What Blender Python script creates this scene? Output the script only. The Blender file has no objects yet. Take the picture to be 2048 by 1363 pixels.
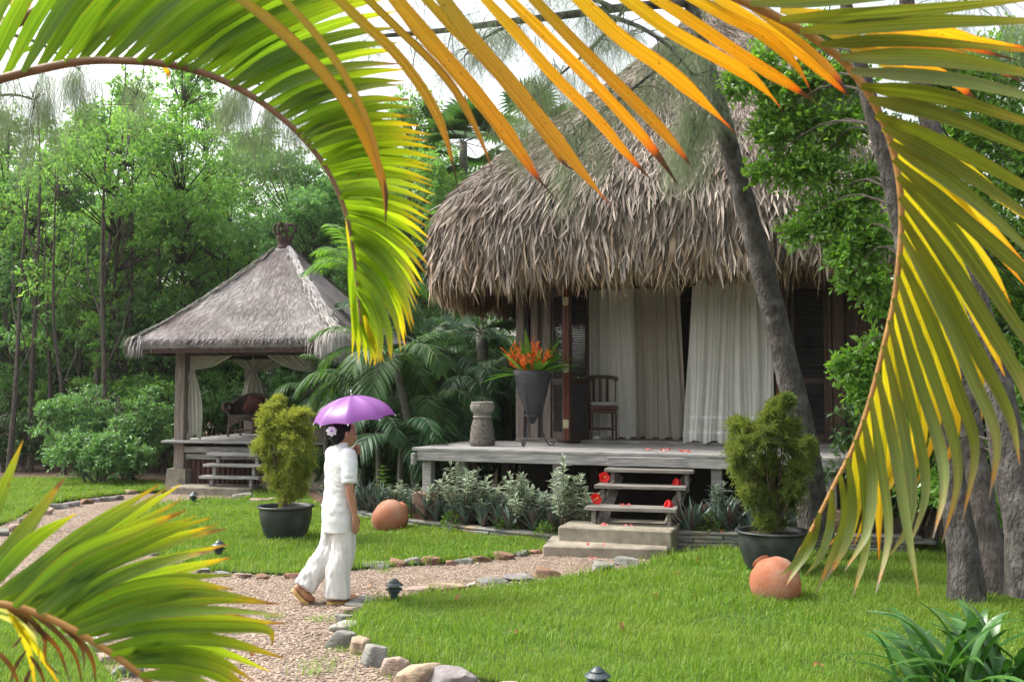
import bpy, bmesh, math, random
import numpy as np
from mathutils import Vector, Matrix, noise as mnoise

random.seed(7)
rng = np.random.default_rng(11)
scene = bpy.context.scene
COL = scene.collection
R = math.radians
pi = math.pi

# ------------------------------------------------------------------ camera
CAMZ = 1.84
F = 35 / 36 * 2048.0
PITCH = math.atan(98.5 / F)
cam_data = bpy.data.cameras.new('camera')
cam = bpy.data.objects.new('camera', cam_data)
COL.objects.link(cam)
cam.location = (0, 0, CAMZ)
cam.rotation_euler = (pi / 2 + PITCH, 0, 0)
cam_data.lens = 35
cam_data.sensor_width = 36
cam_data.clip_start = 0.05
cam_data.clip_end = 2000
cam_data.dof.use_dof = True
cam_data.dof.focus_distance = 10.0
cam_data.dof.aperture_fstop = 7.5
scene.camera = cam


def ray(px, py):
    a = (px - 1024) / F
    b = (681.5 - py) / F
    c, s = math.cos(PITCH), math.sin(PITCH)
    return Vector((a, c - b * s, s + b * c))


def W(px, py, Y):
    """world point seen at photo pixel px, py, standing Y metres ahead"""
    d = ray(px, py)
    k = Y / d.y
    return Vector((d.x * k, Y, CAMZ + d.z * k))


def G(px, py, z=0.0):
    """world point on the level z"""
    d = ray(px, py)
    k = (z - CAMZ) / d.z
    return Vector((d.x * k, d.y * k, z))


# ------------------------------------------------------------------ tags
def tag(o, label=None, cat=None, group=None, kind=None):
    if label: o['label'] = label
    if cat: o['category'] = cat
    if group: o['group'] = group
    if kind: o['kind'] = kind
    return o


def empty(name, loc=(0, 0, 0), rz=0.0, label=None, cat=None, group=None):
    o = bpy.data.objects.new(name, None)
    COL.objects.link(o)
    o.location = loc
    o.rotation_euler = (0, 0, rz)
    o.empty_display_size = 0.1
    return tag(o, label, cat, group)


def copy_tree(o, parent=None, **kw):
    c = o.copy()
    COL.objects.link(c)
    if parent is not None:
        c.parent = parent
    for ch in list(o.children):
        copy_tree(ch, c)
    return c


# ------------------------------------------------------------------ mesh builder
class MB:
    def __init__(self):
        self.v = []; self.f = []; self.n = 0; self.uv = []; self.has_uv = False

    def add(self, verts, faces, uv=None):
        verts = np.asarray(verts, dtype=float).reshape(-1, 3)
        b = self.n
        self.v.append(verts)
        self.n += len(verts)
        for f in faces:
            self.f.append([i + b for i in f])
        if uv is not None:
            self.has_uv = True
            self.uv.append(np.asarray(uv, dtype=float).reshape(-1, 2))
        else:
            self.uv.append(np.zeros((len(verts), 2)))
        return self

    def box(self, c, s, rz=0.0, M=None, taper=1.0):
        x, y, z = s[0] / 2, s[1] / 2, s[2] / 2
        vs = [(-x, -y, -z), (x, -y, -z), (x, y, -z), (-x, y, -z),
              (-x * taper, -y * taper, z), (x * taper, -y * taper, z), (x * taper, y * taper, z), (-x * taper, y * taper, z)]
        out = []
        m = M if M is not None else Matrix.Rotation(rz, 3, 'Z')
        for v in vs:
            p = m @ Vector(v) + Vector(c)
            out.append(tuple(p))
        return self.add(out, [(0, 3, 2, 1), (4, 5, 6, 7), (0, 1, 5, 4), (1, 2, 6, 5), (2, 3, 7, 6), (3, 0, 4, 7)])

    def bbox(self, c, s, b=0.008, rz=0.0):
        """box with chamfered vertical and top edges"""
        x, y, z = s[0] / 2, s[1] / 2, s[2] / 2
        rings = []
        def ring(ix, zz):
            xx, yy = x - ix, y - ix
            return [(-xx + b, -yy, zz), (xx - b, -yy, zz), (xx, -yy + b, zz), (xx, yy - b, zz),
                    (xx - b, yy, zz), (-xx + b, yy, zz), (-xx, yy - b, zz), (-xx, -yy + b, zz)]
        for ix, zz in ((b, -z), (0, -z + b), (0, z - b), (b, z)):
            rings.append(ring(ix, zz))
        m = Matrix.Rotation(rz, 3, 'Z')
        vs = [tuple(m @ Vector(v) + Vector(c)) for r_ in rings for v in r_]
        fs = [tuple(range(7, -1, -1)), tuple(range(24, 32))]
        for k in range(3):
            for i in range(8):
                j = (i + 1) % 8
                fs.append((k * 8 + i, k * 8 + j, (k + 1) * 8 + j, (k + 1) * 8 + i))
        return self.add(vs, fs)

    def tube(self, pts, rad, n=8, cap=True, squash=None, wob=0.0):
        pts = [Vector(p) for p in pts]
        m = len(pts)
        if not hasattr(rad, '__len__'):
            rad = [rad] * m
        vs = []; uv = []
        up = None
        for i, p in enumerate(pts):
            t = (pts[min(i + 1, m - 1)] - pts[max(i - 1, 0)]).normalized()
            if up is None:
                a = Vector((0, 0, 1)) if abs(t.z) < .9 else Vector((1, 0, 0))
                up = (a - t * a.dot(t)).normalized()
            else:
                up = (up - t * up.dot(t)).normalized()
            s = t.cross(up)
            for k in range(n):
                an = 2 * pi * k / n
                rr = rad[i] * (1 + (random.uniform(-wob, wob) if wob else 0))
                c, q = math.cos(an), math.sin(an)
                if squash: q *= squash
                vs.append(p + up * (rr * c) + s * (rr * q))
                uv.append((k / n, i / max(1, m - 1)))
        fs = []
        for i in range(m - 1):
            for k in range(n):
                j = (k + 1) % n
                fs.append((i * n + k, i * n + j, (i + 1) * n + j, (i + 1) * n + k))
        if cap:
            fs.append(tuple(range(n - 1, -1, -1)))
            fs.append(tuple(range((m - 1) * n, m * n)))
        return self.add([tuple(v) for v in vs], fs, uv)

    def lathe(self, prof, n=24, c=(0, 0, 0), M=None, cap_b=True, cap_t=False, ripple=0.0, rn=0):
        vs = []
        for r_, z in prof:
            for k in range(n):
                a = 2 * pi * k / n
                rr = r_ * (1 + (ripple * math.cos(rn * a) if rn else 0))
                v = Vector((rr * math.cos(a), rr * math.sin(a), z))
                if M is not None: v = M @ v
                vs.append(tuple(v + Vector(c)))
        fs = []
        for i in range(len(prof) - 1):
            for k in range(n):
                j = (k + 1) % n
                fs.append((i * n + k, i * n + j, (i + 1) * n + j, (i + 1) * n + k))
        if cap_b: fs.append(tuple(range(n - 1, -1, -1)))
        if cap_t: fs.append(tuple(range((len(prof) - 1) * n, len(prof) * n)))
        return self.add(vs, fs)

    def grid(self, fn, nu, nv, closed=False):
        vs = []; uv = []
        for j in range(nv + 1):
            for i in range(nu + (0 if closed else 1)):
                vs.append(tuple(fn(i / nu, j / nv)))
                uv.append((i / nu, j / nv))
        w = nu if closed else nu + 1
        fs = []
        for j in range(nv):
            for i in range(nu):
                k = (i + 1) % w if closed else i + 1
                fs.append((j * w + i, j * w + k, (j + 1) * w + k, (j + 1) * w + i))
        return self.add(vs, fs, uv)

    def ribbon(self, pts, widths, nrm, fold=0.0):
        """leaf strip along pts; nrm = face normal hint(s); fold = depth of the V as share of width"""
        pts = [Vector(p) for p in pts]
        m = len(pts)
        vs = []; uv = []
        for i, p in enumerate(pts):
            t = (pts[min(i + 1, m - 1)] - pts[max(i - 1, 0)]).normalized()
            nn = nrm[i] if isinstance(nrm, (list, tuple)) else nrm
            s = t.cross(nn)
            if s.length < 1e-6: s = Vector((1, 0, 0))
            s.normalize()
            n2 = s.cross(t).normalized()
            w = widths[i] / 2
            if fold:
                vs += [p - s * w + n2 * (w * fold), p - n2 * (w * fold * .0), p + s * w + n2 * (w * fold)]
                uv += [(0, i / (m - 1)), (.5, i / (m - 1)), (1, i / (m - 1))]
            else:
                vs += [p - s * w, p + s * w]
                uv += [(0, i / (m - 1)), (1, i / (m - 1))]
        k = 3 if fold else 2
        fs = []
        for i in range(m - 1):
            for q in range(k - 1):
                fs.append((i * k + q, i * k + q + 1, (i + 1) * k + q + 1, (i + 1) * k + q))
        return self.add([tuple(v) for v in vs], fs, uv)

    def build(self, name, mat, parent=None, smooth=False):
        vs = np.concatenate(self.v) if self.v else np.zeros((0, 3))
        me = bpy.data.meshes.new(name)
        me.from_pydata(vs.tolist(), [], self.f)
        if self.has_uv:
            uvs = np.concatenate(self.uv)
            l = me.uv_layers.new(name='UVMap')
            idx = np.zeros(len(me.loops), dtype=np.int32)
            me.loops.foreach_get('vertex_index', idx)
            l.data.foreach_set('uv', uvs[idx].astype(np.float32).ravel())
        if smooth:
            me.polygons.foreach_set('use_smooth', np.ones(len(me.polygons), dtype=bool))
        me.materials.append(mat)
        me.update()
        return link(name, me, parent)


def link(name, me, parent=None):
    o = bpy.data.objects.new(name, me)
    COL.objects.link(o)
    if parent is not None:
        o.parent = parent
    return o


def quads_mesh(name, V, mat, parent=None, nper=4, uv=None, tri=False, smooth=False):
    """V: (N, nper, 3) numpy; each row one face"""
    V = np.asarray(V, dtype=np.float32)
    N = V.shape[0]
    me = bpy.data.meshes.new(name)
    me.vertices.add(N * nper)
    me.vertices.foreach_set('co', V.reshape(-1))
    me.loops.add(N * nper)
    me.loops.foreach_set('vertex_index', np.arange(N * nper, dtype=np.int32))
    me.polygons.add(N)
    me.polygons.foreach_set('loop_start', np.arange(0, N * nper, nper, dtype=np.int32))
    me.polygons.foreach_set('loop_total', np.full(N, nper, dtype=np.int32))
    if uv is not None:
        l = me.uv_layers.new(name='UVMap')
        l.data.foreach_set('uv', np.asarray(uv, dtype=np.float32).ravel())
    me.update(calc_edges=True)
    me.materials.append(mat)
    return link(name, me, parent)


def strips_mesh(name, P, mat, parent=None, smooth=True):
    """P: (N, m, 2, 3) strips of m cross sections. UV: across, along"""
    P = np.asarray(P, dtype=np.float32)
    N, m = P.shape[0], P.shape[1]
    me = bpy.data.meshes.new(name)
    me.vertices.add(N * m * 2)
    me.vertices.foreach_set('co', P.reshape(-1))
    base = (np.arange(N) * m * 2)[:, None, None]
    seg = (np.arange(m - 1) * 2)[None, :, None]
    q = np.array([0, 1, 3, 2])[None, None, :]
    idx = (base + seg + q).astype(np.int32)
    nf = N * (m - 1)
    me.loops.add(nf * 4)
    me.loops.foreach_set('vertex_index', idx.ravel())
    me.polygons.add(nf)
    me.polygons.foreach_set('loop_start', np.arange(0, nf * 4, 4, dtype=np.int32))
    me.polygons.foreach_set('loop_total', np.full(nf, 4, dtype=np.int32))
    l = me.uv_layers.new(name='UVMap')
    uvv = np.zeros((N, m, 2, 2), dtype=np.float32)
    uvv[:, :, 1, 0] = 1
    uvv[:, :, :, 1] = np.linspace(0, 1, m)[None, :, None]
    l.data.foreach_set('uv', uvv.reshape(-1, 2)[idx.ravel()].ravel())
    if smooth:
        me.polygons.foreach_set('use_smooth', np.ones(nf, dtype=bool))
    me.update(calc_edges=True)
    me.materials.append(mat)
    return link(name, me, parent)


def unit(a):
    return a / np.maximum(1e-9, np.linalg.norm(a, axis=-1, keepdims=True))


def leaf_quads(C, D, L, Wd, droop=0.0, rs=None):
    """diamond leaves: C centres (N,3) D direction (N,3) L length (N) Wd width (N); returns (N*2,4,3) folded halves"""
    r_ = rs or rng
    N = len(C)
    D = unit(D)
    up = np.tile(np.array([0, 0, 1.0]), (N, 1)) + r_.normal(0, .6, (N, 3))
    S = unit(np.cross(D, up))
    U = np.cross(S, D)
    L = L[:, None]; Wd = Wd[:, None]
    a = C
    b1 = C + D * L * .5 + S * Wd * .5 + U * Wd * .14
    b2 = C + D * L * .5 - S * Wd * .5 + U * Wd * .14
    e = C + D * L - U * L * droop
    m1 = C + D * L * .5
    h1 = np.stack([a, b1, e, m1 - U * L * droop * .25], 1)
    h2 = np.stack([a, m1 - U * L * droop * .25, e, b2], 1)
    return np.concatenate([h1, h2], 0)


def catmull(pts, n):
    """smooth curve through Vectors, n samples"""
    P = [Vector(p) for p in pts]
    if len(P) == 2:
        return [P[0].lerp(P[1], i / (n - 1)) for i in range(n)]
    Q = [P[0] * 2 - P[1]] + P + [P[-1] * 2 - P[-2]]
    segs = len(P) - 1
    out = []
    for i in range(n):
        t = i / (n - 1) * segs
        k = min(int(t), segs - 1)
        f = t - k
        p0, p1, p2, p3 = Q[k], Q[k + 1], Q[k + 2], Q[k + 3]
        out.append(.5 * ((2 * p1) + (p2 - p0) * f + (2 * p0 - 5 * p1 + 4 * p2 - p3) * f * f + (3 * p1 - p0 - 3 * p2 + p3) * f ** 3))
    return out


# ------------------------------------------------------------------ materials
def _nt(name):
    m = bpy.data.materials.new(name)
    m.use_nodes = True
    nt = m.node_tree
    for n in list(nt.nodes): nt.nodes.remove(n)
    out = nt.nodes.new('ShaderNodeOutputMaterial')
    return m, nt, out


def c4(c): return (c[0], c[1], c[2], 1.0)


def ramp(nt, fac, stops, interp='LINEAR'):
    r_ = nt.nodes.new('ShaderNodeValToRGB')
    r_.color_ramp.interpolation = interp
    e = r_.color_ramp.elements
    while len(e) < len(stops): e.new(0.5)
    for i, (p, c) in enumerate(stops):
        e[i].position = p; e[i].color = c4(c)
    nt.links.new(fac, r_.inputs[0])
    return r_.outputs[0]


def noise_tex(nt, scale, detail=4, stretch=None, coord='Object', rough=.55):
    tc = nt.nodes.new('ShaderNodeTexCoord')
    n = nt.nodes.new('ShaderNodeTexNoise')
    n.inputs['Scale'].default_value = scale
    n.inputs['Detail'].default_value = detail
    n.inputs['Roughness'].default_value = rough
    src = tc.outputs[coord]
    if stretch:
        mp = nt.nodes.new('ShaderNodeMapping')
        mp.inputs['Scale'].default_value = stretch
        nt.links.new(src, mp.inputs[0]); src = mp.outputs[0]
    nt.links.new(src, n.inputs['Vector'])
    return n


def mixc(nt, fac, a, b, blend='MIX'):
    n = nt.nodes.new('ShaderNodeMix')
    n.data_type = 'RGBA'; n.blend_type = blend
    if isinstance(fac, float): n.inputs[0].default_value = fac
    else: nt.links.new(fac, n.inputs[0])
    for k, x in ((6, a), (7, b)):
        if isinstance(x, (tuple, list)): n.inputs[k].default_value = c4(x)
        else: nt.links.new(x, n.inputs[k])
    return n.outputs[2]


def mat_solid(name, c1, c2=None, scale=6, detail=5, stretch=None, rough=.7, bump=0.0, bscale=None, spec=.3, lo=.35, hi=.65,
              c3=None, s3=1.5, metal=0.0, island=0.0, bdist=.02, bstretch=None, objrand=0.0, sheen=0.0, coat=0.0):
    m, nt, out = _nt(name)
    b = nt.nodes.new('ShaderNodeBsdfPrincipled')
    b.inputs['Roughness'].default_value = rough
    b.inputs['Specular IOR Level'].default_value = spec
    b.inputs['Metallic'].default_value = metal
    if sheen: b.inputs['Sheen Weight'].default_value = sheen
    if coat: b.inputs['Coat Weight'].default_value = coat
    nt.links.new(b.outputs[0], out.inputs[0])
    n = noise_tex(nt, scale, detail, stretch)
    col = ramp(nt, n.outputs['Fac'], [(lo, c1), (hi, c2 or c1)])
    if c3:
        n3 = noise_tex(nt, s3, 6)
        f3 = ramp(nt, n3.outputs['Fac'], [(.5, (0, 0, 0)), (.68, (1, 1, 1))])
        col = mixc(nt, f3, col, c3)
    if island:
        g = nt.nodes.new('ShaderNodeNewGeometry')
        f = ramp(nt, g.outputs['Random Per Island'], [(0, (1 - island,) * 3), (1, (1 + island,) * 3)])
        col = mixc(nt, 1.0, col, f, 'MULTIPLY')
    if objrand:
        g = nt.nodes.new('ShaderNodeObjectInfo')
        f = ramp(nt, g.outputs['Random'], [(0, (1 - objrand,) * 3), (1, (1 + objrand,) * 3)])
        col = mixc(nt, 1.0, col, f, 'MULTIPLY')
    nt.links.new(col, b.inputs['Base Color'])
    if bump:
        nb = noise_tex(nt, bscale or scale * 4, 6, bstretch or stretch)
        bp = nt.nodes.new('ShaderNodeBump')
        bp.inputs['Strength'].default_value = bump
        bp.inputs['Distance'].default_value = bdist
        nt.links.new(nb.outputs['Fac'], bp.inputs['Height'])
        nt.links.new(bp.outputs[0], b.inputs['Normal'])
    return m


def mat_leaf(name, stops, tcol=None, transl=.35, rough=.45, spec=.35, along=None, vary=.25, big=None, bigs=.6):
    """stops: ramp over random-per-leaf; along: optional ramp over the leaf's length (UV v) mixed on top"""
    m, nt, out = _nt(name)
    g = nt.nodes.new('ShaderNodeNewGeometry')
    col = ramp(nt, g.outputs['Random Per Island'], stops)
    if big:
        n = noise_tex(nt, bigs, 3)
        f = ramp(nt, n.outputs['Fac'], [(.4, (0, 0, 0)), (.62, (1, 1, 1))])
        col = mixc(nt, f, col, big)
    if along:
        uv = nt.nodes.new('ShaderNodeTexCoord')
        sp = nt.nodes.new('ShaderNodeSeparateXYZ')
        nt.links.new(uv.outputs['UV'], sp.inputs[0])
        col = ramp(nt, sp.outputs[1], along)
    b = nt.nodes.new('ShaderNodeBsdfPrincipled')
    b.inputs['Roughness'].default_value = rough
    b.inputs['Specular IOR Level'].default_value = spec
    nt.links.new(col, b.inputs['Base Color'])
    t = nt.nodes.new('ShaderNodeBsdfTranslucent')
    tc = mixc(nt, 1.0, col, tcol or (1.5, 1.6, .7), 'MULTIPLY')
    nt.links.new(tc, t.inputs[0])
    mx = nt.nodes.new('ShaderNodeMixShader')
    mx.inputs[0].default_value = transl
    nt.links.new(b.outputs[0], mx.inputs[1]); nt.links.new(t.outputs[0], mx.inputs[2])
    nt.links.new(mx.outputs[0], out.inputs[0])
    return m


def mat_frond(name, stops, streak=(.62, 1.28), transl=.55, tmul=(1.7, 1.6, .7), rough=.4, spec=.4, spots=.0):
    """long palm leaflet: colour ramp along the leaf, fine veins across it, a paler midrib"""
    m, nt, out = _nt(name)
    tc = nt.nodes.new('ShaderNodeTexCoord')
    sp = nt.nodes.new('ShaderNodeSeparateXYZ')
    nt.links.new(tc.outputs['UV'], sp.inputs[0])
    oi = nt.nodes.new('ShaderNodeObjectInfo')
    # position along, jittered per leaflet and by a noise so that ages differ
    jit = nt.nodes.new('ShaderNodeMath'); jit.operation = 'MULTIPLY_ADD'
    jit.inputs[1].default_value = .16; jit.inputs[2].default_value = -.08
    nt.links.new(oi.outputs['Random'], jit.inputs[0])
    ad = nt.nodes.new('ShaderNodeMath'); ad.operation = 'ADD'
    nt.links.new(sp.outputs[1], ad.inputs[0]); nt.links.new(jit.outputs[0], ad.inputs[1])
    nz = noise_tex(nt, 9, 3)
    n2 = nt.nodes.new('ShaderNodeMath'); n2.operation = 'MULTIPLY_ADD'
    n2.inputs[1].default_value = .22; nt.links.new(nz.outputs['Fac'], n2.inputs[0])
    sb = nt.nodes.new('ShaderNodeMath'); sb.operation = 'ADD'; sb.inputs[1].default_value = -.11
    nt.links.new(ad.outputs[0], sb.inputs[0]); nt.links.new(sb.outputs[0], n2.inputs[2])
    # keep the very tip
    col = ramp(nt, n2.outputs[0], stops)
    # veins: noise over (u*30, v*1)
    mp = nt.nodes.new('ShaderNodeMapping'); mp.inputs['Scale'].default_value = (22, .8, 1)
    nt.links.new(tc.outputs['UV'], mp.inputs[0])
    ofs = nt.nodes.new('ShaderNodeVectorMath'); ofs.operation = 'ADD'
    cmb = nt.nodes.new('ShaderNodeCombineXYZ')
    ml = nt.nodes.new('ShaderNodeMath'); ml.operation = 'MULTIPLY'; ml.inputs[1].default_value = 57
    nt.links.new(oi.outputs['Random'], ml.inputs[0]); nt.links.new(ml.outputs[0], cmb.inputs[2])
    nt.links.new(mp.outputs[0], ofs.inputs[0]); nt.links.new(cmb.outputs[0], ofs.inputs[1])
    vn = nt.nodes.new('ShaderNodeTexNoise'); vn.inputs['Scale'].default_value = 1.0; vn.inputs['Detail'].default_value = 2
    nt.links.new(ofs.outputs[0], vn.inputs['Vector'])
    st = ramp(nt, vn.outputs['Fac'], [(.3, (streak[0],) * 3), (.7, (streak[1],) * 3)])
    col = mixc(nt, 1.0, col, st, 'MULTIPLY')
    # midrib
    mr = ramp(nt, sp.outputs[0], [(.44, (0, 0, 0)), (.48, (1, 1, 1)), (.52, (1, 1, 1)), (.56, (0, 0, 0))])
    hs = mixc(nt, 1.0, col, (1.35, 1.25, 1.0), 'MULTIPLY')
    col = mixc(nt, mr, col, hs)
    # brown freckles
    fr = noise_tex(nt, 130, 2)
    ff = ramp(nt, fr.outputs['Fac'], [(.68, (0, 0, 0)), (.73, (1, 1, 1))])
    col = mixc(nt, ff, col, (.16, .07, .015))
    # browned, dried margins in patches
    eg = ramp(nt, sp.outputs[0], [(0, (1, 1, 1)), (.07, (0, 0, 0)), (.93, (0, 0, 0)), (1, (1, 1, 1))])
    en = noise_tex(nt, 14, 4)
    em = ramp(nt, en.outputs['Fac'], [(.52, (0, 0, 0)), (.6, (1, 1, 1))])
    col = mixc(nt, mixc(nt, 1.0, eg, em, 'MULTIPLY'), col, (.20, .095, .02))
    b = nt.nodes.new('ShaderNodeBsdfPrincipled')
    b.inputs['Roughness'].default_value = rough
    b.inputs['Specular IOR Level'].default_value = spec
    nt.links.new(col, b.inputs['Base Color'])
    bp = nt.nodes.new('ShaderNodeBump'); bp.inputs['Strength'].default_value = .25; bp.inputs['Distance'].default_value = .002
    nt.links.new(vn.outputs['Fac'], bp.inputs['Height']); nt.links.new(bp.outputs[0], b.inputs['Normal'])
    t = nt.nodes.new('ShaderNodeBsdfTranslucent')
    tcx = mixc(nt, 1.0, col, tmul, 'MULTIPLY')
    nt.links.new(tcx, t.inputs[0])
    mx = nt.nodes.new('ShaderNodeMixShader'); mx.inputs[0].default_value = transl
    nt.links.new(b.outputs[0], mx.inputs[1]); nt.links.new(t.outputs[0], mx.inputs[2])
    nt.links.new(mx.outputs[0], out.inputs[0])
    return m


def mat_fabric(name, c, transl=.35, rough=.8, bands=False, bump=.0):
    m, nt, out = _nt(name)
    b = nt.nodes.new('ShaderNodeBsdfPrincipled')
    b.inputs['Roughness'].default_value = rough
    b.inputs['Specular IOR Level'].default_value = .2
    n = noise_tex(nt, 3, 4)
    col = ramp(nt, n.outputs['Fac'], [(.3, tuple(x * .93 for x in c)), (.7, c)])
    nt.links.new(col, b.inputs['Base Color'])
    t = nt.nodes.new('ShaderNodeBsdfTranslucent'); nt.links.new(col, t.inputs[0])
    mx = nt.nodes.new('ShaderNodeMixShader'); mx.inputs[0].default_value = transl
    nt.links.new(b.outputs[0], mx.inputs[1]); nt.links.new(t.outputs[0], mx.inputs[2])
    nt.links.new(mx.outputs[0], out.inputs[0])
    if bump:
        nb = noise_tex(nt, 9, 4)
        bp = nt.nodes.new('ShaderNodeBump'); bp.inputs['Strength'].default_value = bump; bp.inputs['Distance'].default_value = .03
        nt.links.new(nb.outputs['Fac'], bp.inputs['Height']); nt.links.new(bp.outputs[0], b.inputs['Normal'])
    return m
# ------------------------------------------------------------------ world and sun
SUN_EL, SUN_AZ = 52.0, -72.0      # azimuth from +Y (ahead), negative = left
wd = bpy.data.worlds.new("World")
scene.world = wd
wd.use_nodes = True
wn = wd.node_tree
bg = wn.nodes['Background']
sky = wn.nodes.new('ShaderNodeTexSky')
sky.sky_type = 'NISHITA'
sky.sun_disc = False
sky.sun_elevation = R(SUN_EL)
sky.sun_rotation = R(SUN_AZ)
sky.air_density = 1.6
sky.dust_density = 6.0
sky.ozone_density = 1.0
hs = wn.nodes.new('ShaderNodeHueSaturation')
hs.inputs['Saturation'].default_value = 0.35
wn.links.new(sky.outputs[0], hs.inputs['Color'])
wn.links.new(hs.outputs[0], bg.inputs['Color'])
bg.inputs['Strength'].default_value = 0.15
sun_d = bpy.data.lights.new('sun', 'SUN')
sun_d.energy = 1.35
sun_d.angle = R(14)
sun_d.color = (1.0, .95, .86)
sun = bpy.data.objects.new('sun', sun_d)
COL.objects.link(sun)
_d = Vector((math.sin(R(SUN_AZ)) * math.cos(R(SUN_EL)), math.cos(R(SUN_AZ)) * math.cos(R(SUN_EL)), math.sin(R(SUN_EL))))
sun.rotation_euler = (-_d).to_track_quat('-Z', 'Y').to_euler()
scene.view_settings.view_transform = 'Standard'
scene.view_settings.look = 'None'
scene.view_settings.gamma = 1
scene.view_settings.exposure = 1.42
scene.cycles.max_bounces = 10
scene.cycles.diffuse_bounces = 5
scene.cycles.transmission_bounces = 6
scene.cycles.use_denoising = True

# ------------------------------------------------------------------ materials
M = {}
M['dirt'] = mat_solid('forest_soil', (.045, .032, .022), (.11, .075, .05), scale=14, bump=.6, bscale=60, rough=.95, c3=(.16, .075, .035), s3=9)
M['lawn_soil'] = mat_solid('lawn_soil', (.035, .065, .012), (.06, .10, .02), scale=25, rough=.95, bump=.5, bscale=120)
M['wet_stone'] = mat_solid('slate', (.13, .14, .135), (.28, .27, .24), scale=5, stretch=(1, 1, 5), bump=.5, bscale=30, rough=.75, island=.3, c3=(.30, .23, .14), s3=4)
M['concrete'] = mat_solid('old_concrete', (.19, .168, .13), (.32, .285, .225), scale=5, bump=.4, bscale=70, rough=.9, c3=(.11, .10, .075), s3=2.2)
M['deck'] = mat_solid('weathered_deck_wood', (.17, .165, .16), (.36, .35, .34), scale=3, stretch=(1.2, 14, 14), bump=.4, bscale=8, rough=.7, island=.22)
M['stairwood'] = mat_solid('worn_stair_wood', (.12, .105, .09), (.27, .25, .225), scale=3, stretch=(1.2, 14, 14), bump=.4, bscale=8, rough=.75, island=.2)
M['postwood'] = mat_solid('weathered_post_wood', (.12, .095, .085), (.26, .215, .19), scale=3, stretch=(12, 12, 1), bump=.4, bscale=6, rough=.75, island=.12)
M['darkwood'] = mat_solid('dark_hardwood', (.035, .02, .015), (.08, .042, .03), scale=3, stretch=(12, 12, 1), bump=.25, bscale=6, rough=.5, island=.25)
M['redwood'] = mat_solid('red_hardwood', (.10, .028, .018), (.17, .05, .03), scale=3, stretch=(12, 12, 1), bump=.2, bscale=6, rough=.45, island=.2)
M['blackpot'] = mat_solid('dark_glazed_clay', (.018, .022, .022), (.035, .042, .042), scale=7, bump=.15, bscale=40, rough=.42, spec=.4, c3=(.07, .075, .07), s3=3)
M['terracotta'] = mat_solid('terracotta', (.30, .105, .055), (.42, .165, .09), scale=4, detail=8, bump=.3, bscale=40, rough=.85, c3=(.37, .22, .15), s3=3.0)
M['lamp_green'] = mat_solid('dark_green_lamp_metal', (.022, .035, .04), (.04, .06, .065), scale=20, rough=.4, spec=.5)
M['lamp_pale'] = mat_solid('frosted_lamp_glass', (.35, .38, .33), (.45, .48, .42), scale=10, rough=.4)
M['iron'] = mat_solid('black_iron', (.02, .02, .022), (.04, .04, .042), scale=30, rough=.5, spec=.5)
M['soil_pot'] = mat_solid('potting_soil', (.02, .014, .01), (.05, .035, .025), scale=40, rough=1, bump=1, bscale=120)

# gravel sheet
def mat_gravel():
    m, nt, out = _nt('tan_gravel')
    b = nt.nodes.new('ShaderNodeBsdfPrincipled'); b.inputs['Roughness'].default_value = .9
    b.inputs['Specular IOR Level'].default_value = .2
    tc = nt.nodes.new('ShaderNodeTexCoord')
    v = nt.nodes.new('ShaderNodeTexVoronoi'); v.inputs['Scale'].default_value = 58; v.inputs['Randomness'].default_value = 1
    nt.links.new(tc.outputs['Object'], v.inputs['Vector'])
    sp = nt.nodes.new('ShaderNodeSeparateColor'); nt.links.new(v.outputs['Color'], sp.inputs[0])
    col = ramp(nt, sp.outputs[0], [(0, (.10, .072, .052)), (.35, (.20, .145, .108)), (.7, (.28, .215, .165)), (1, (.39, .33, .27))])
    n = noise_tex(nt, 1.1, 4)
    f = ramp(nt, n.outputs['Fac'], [(.45, (1, 1, 1)), (.7, (.72, .68, .62))])
    col = mixc(nt, 1.0, col, f, 'MULTIPLY')
    nt.links.new(col, b.inputs['Base Color'])
    bp = nt.nodes.new('ShaderNodeBump'); bp.inputs['Strength'].default_value = 1; bp.inputs['Distance'].default_value = .012
    iv = nt.nodes.new('ShaderNodeMath'); iv.operation = 'SUBTRACT'; iv.inputs[0].default_value = 1
    nt.links.new(v.outputs['Distance'], iv.inputs[1]); nt.links.new(iv.outputs[0], bp.inputs['Height'])
    nt.links.new(bp.outputs[0], b.inputs['Normal'])
    nt.links.new(b.outputs[0], out.inputs[0])
    return m
M['gravel'] = mat_gravel()
M['pebble'] = mat_solid('pebbles', (.20, .147, .11), (.30, .235, .185), scale=4, rough=.9, island=.55)
M['grass'] = mat_leaf('lawn_grass', [(0, (.085, .185, .018)), (.35, (.125, .25, .025)), (.7, (.175, .31, .035)), (.9, (.235, .34, .05)), (.96, (.31, .31, .10)), (1, (.36, .30, .15))], transl=.42, tcol=(1.3, 1.35, .6), rough=.5, spec=.25, big=(.19, .285, .04), bigs=.75)


def stone_mat(name, a, b, c=None):
    return mat_solid(name, a, b, scale=4, detail=8, stretch=(1, 1, 3), bump=.6, bscale=22, rough=.85, c3=c or tuple(x * .6 for x in a), s3=5)
SM = {
    'grey': stone_mat('grey_stone', (.145, .143, .13), (.265, .258, .23)),
    'tan': stone_mat('tan_stone', (.26, .19, .125), (.40, .31, .22)),
    'brown': stone_mat('brown_stone', (.15, .09, .055), (.27, .165, .105)),
    'red': stone_mat('red_stone', (.25, .125, .085), (.34, .19, .14)),
    'pink': stone_mat('pinkish_stone', (.27, .195, .155), (.38, .29, .24)),
    'white': stone_mat('pale_stone', (.29, .275, .24), (.40, .38, .335)),
    'purple': stone_mat('purplish_grey_stone', (.16, .145, .145), (.28, .25, .24)),
}

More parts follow.
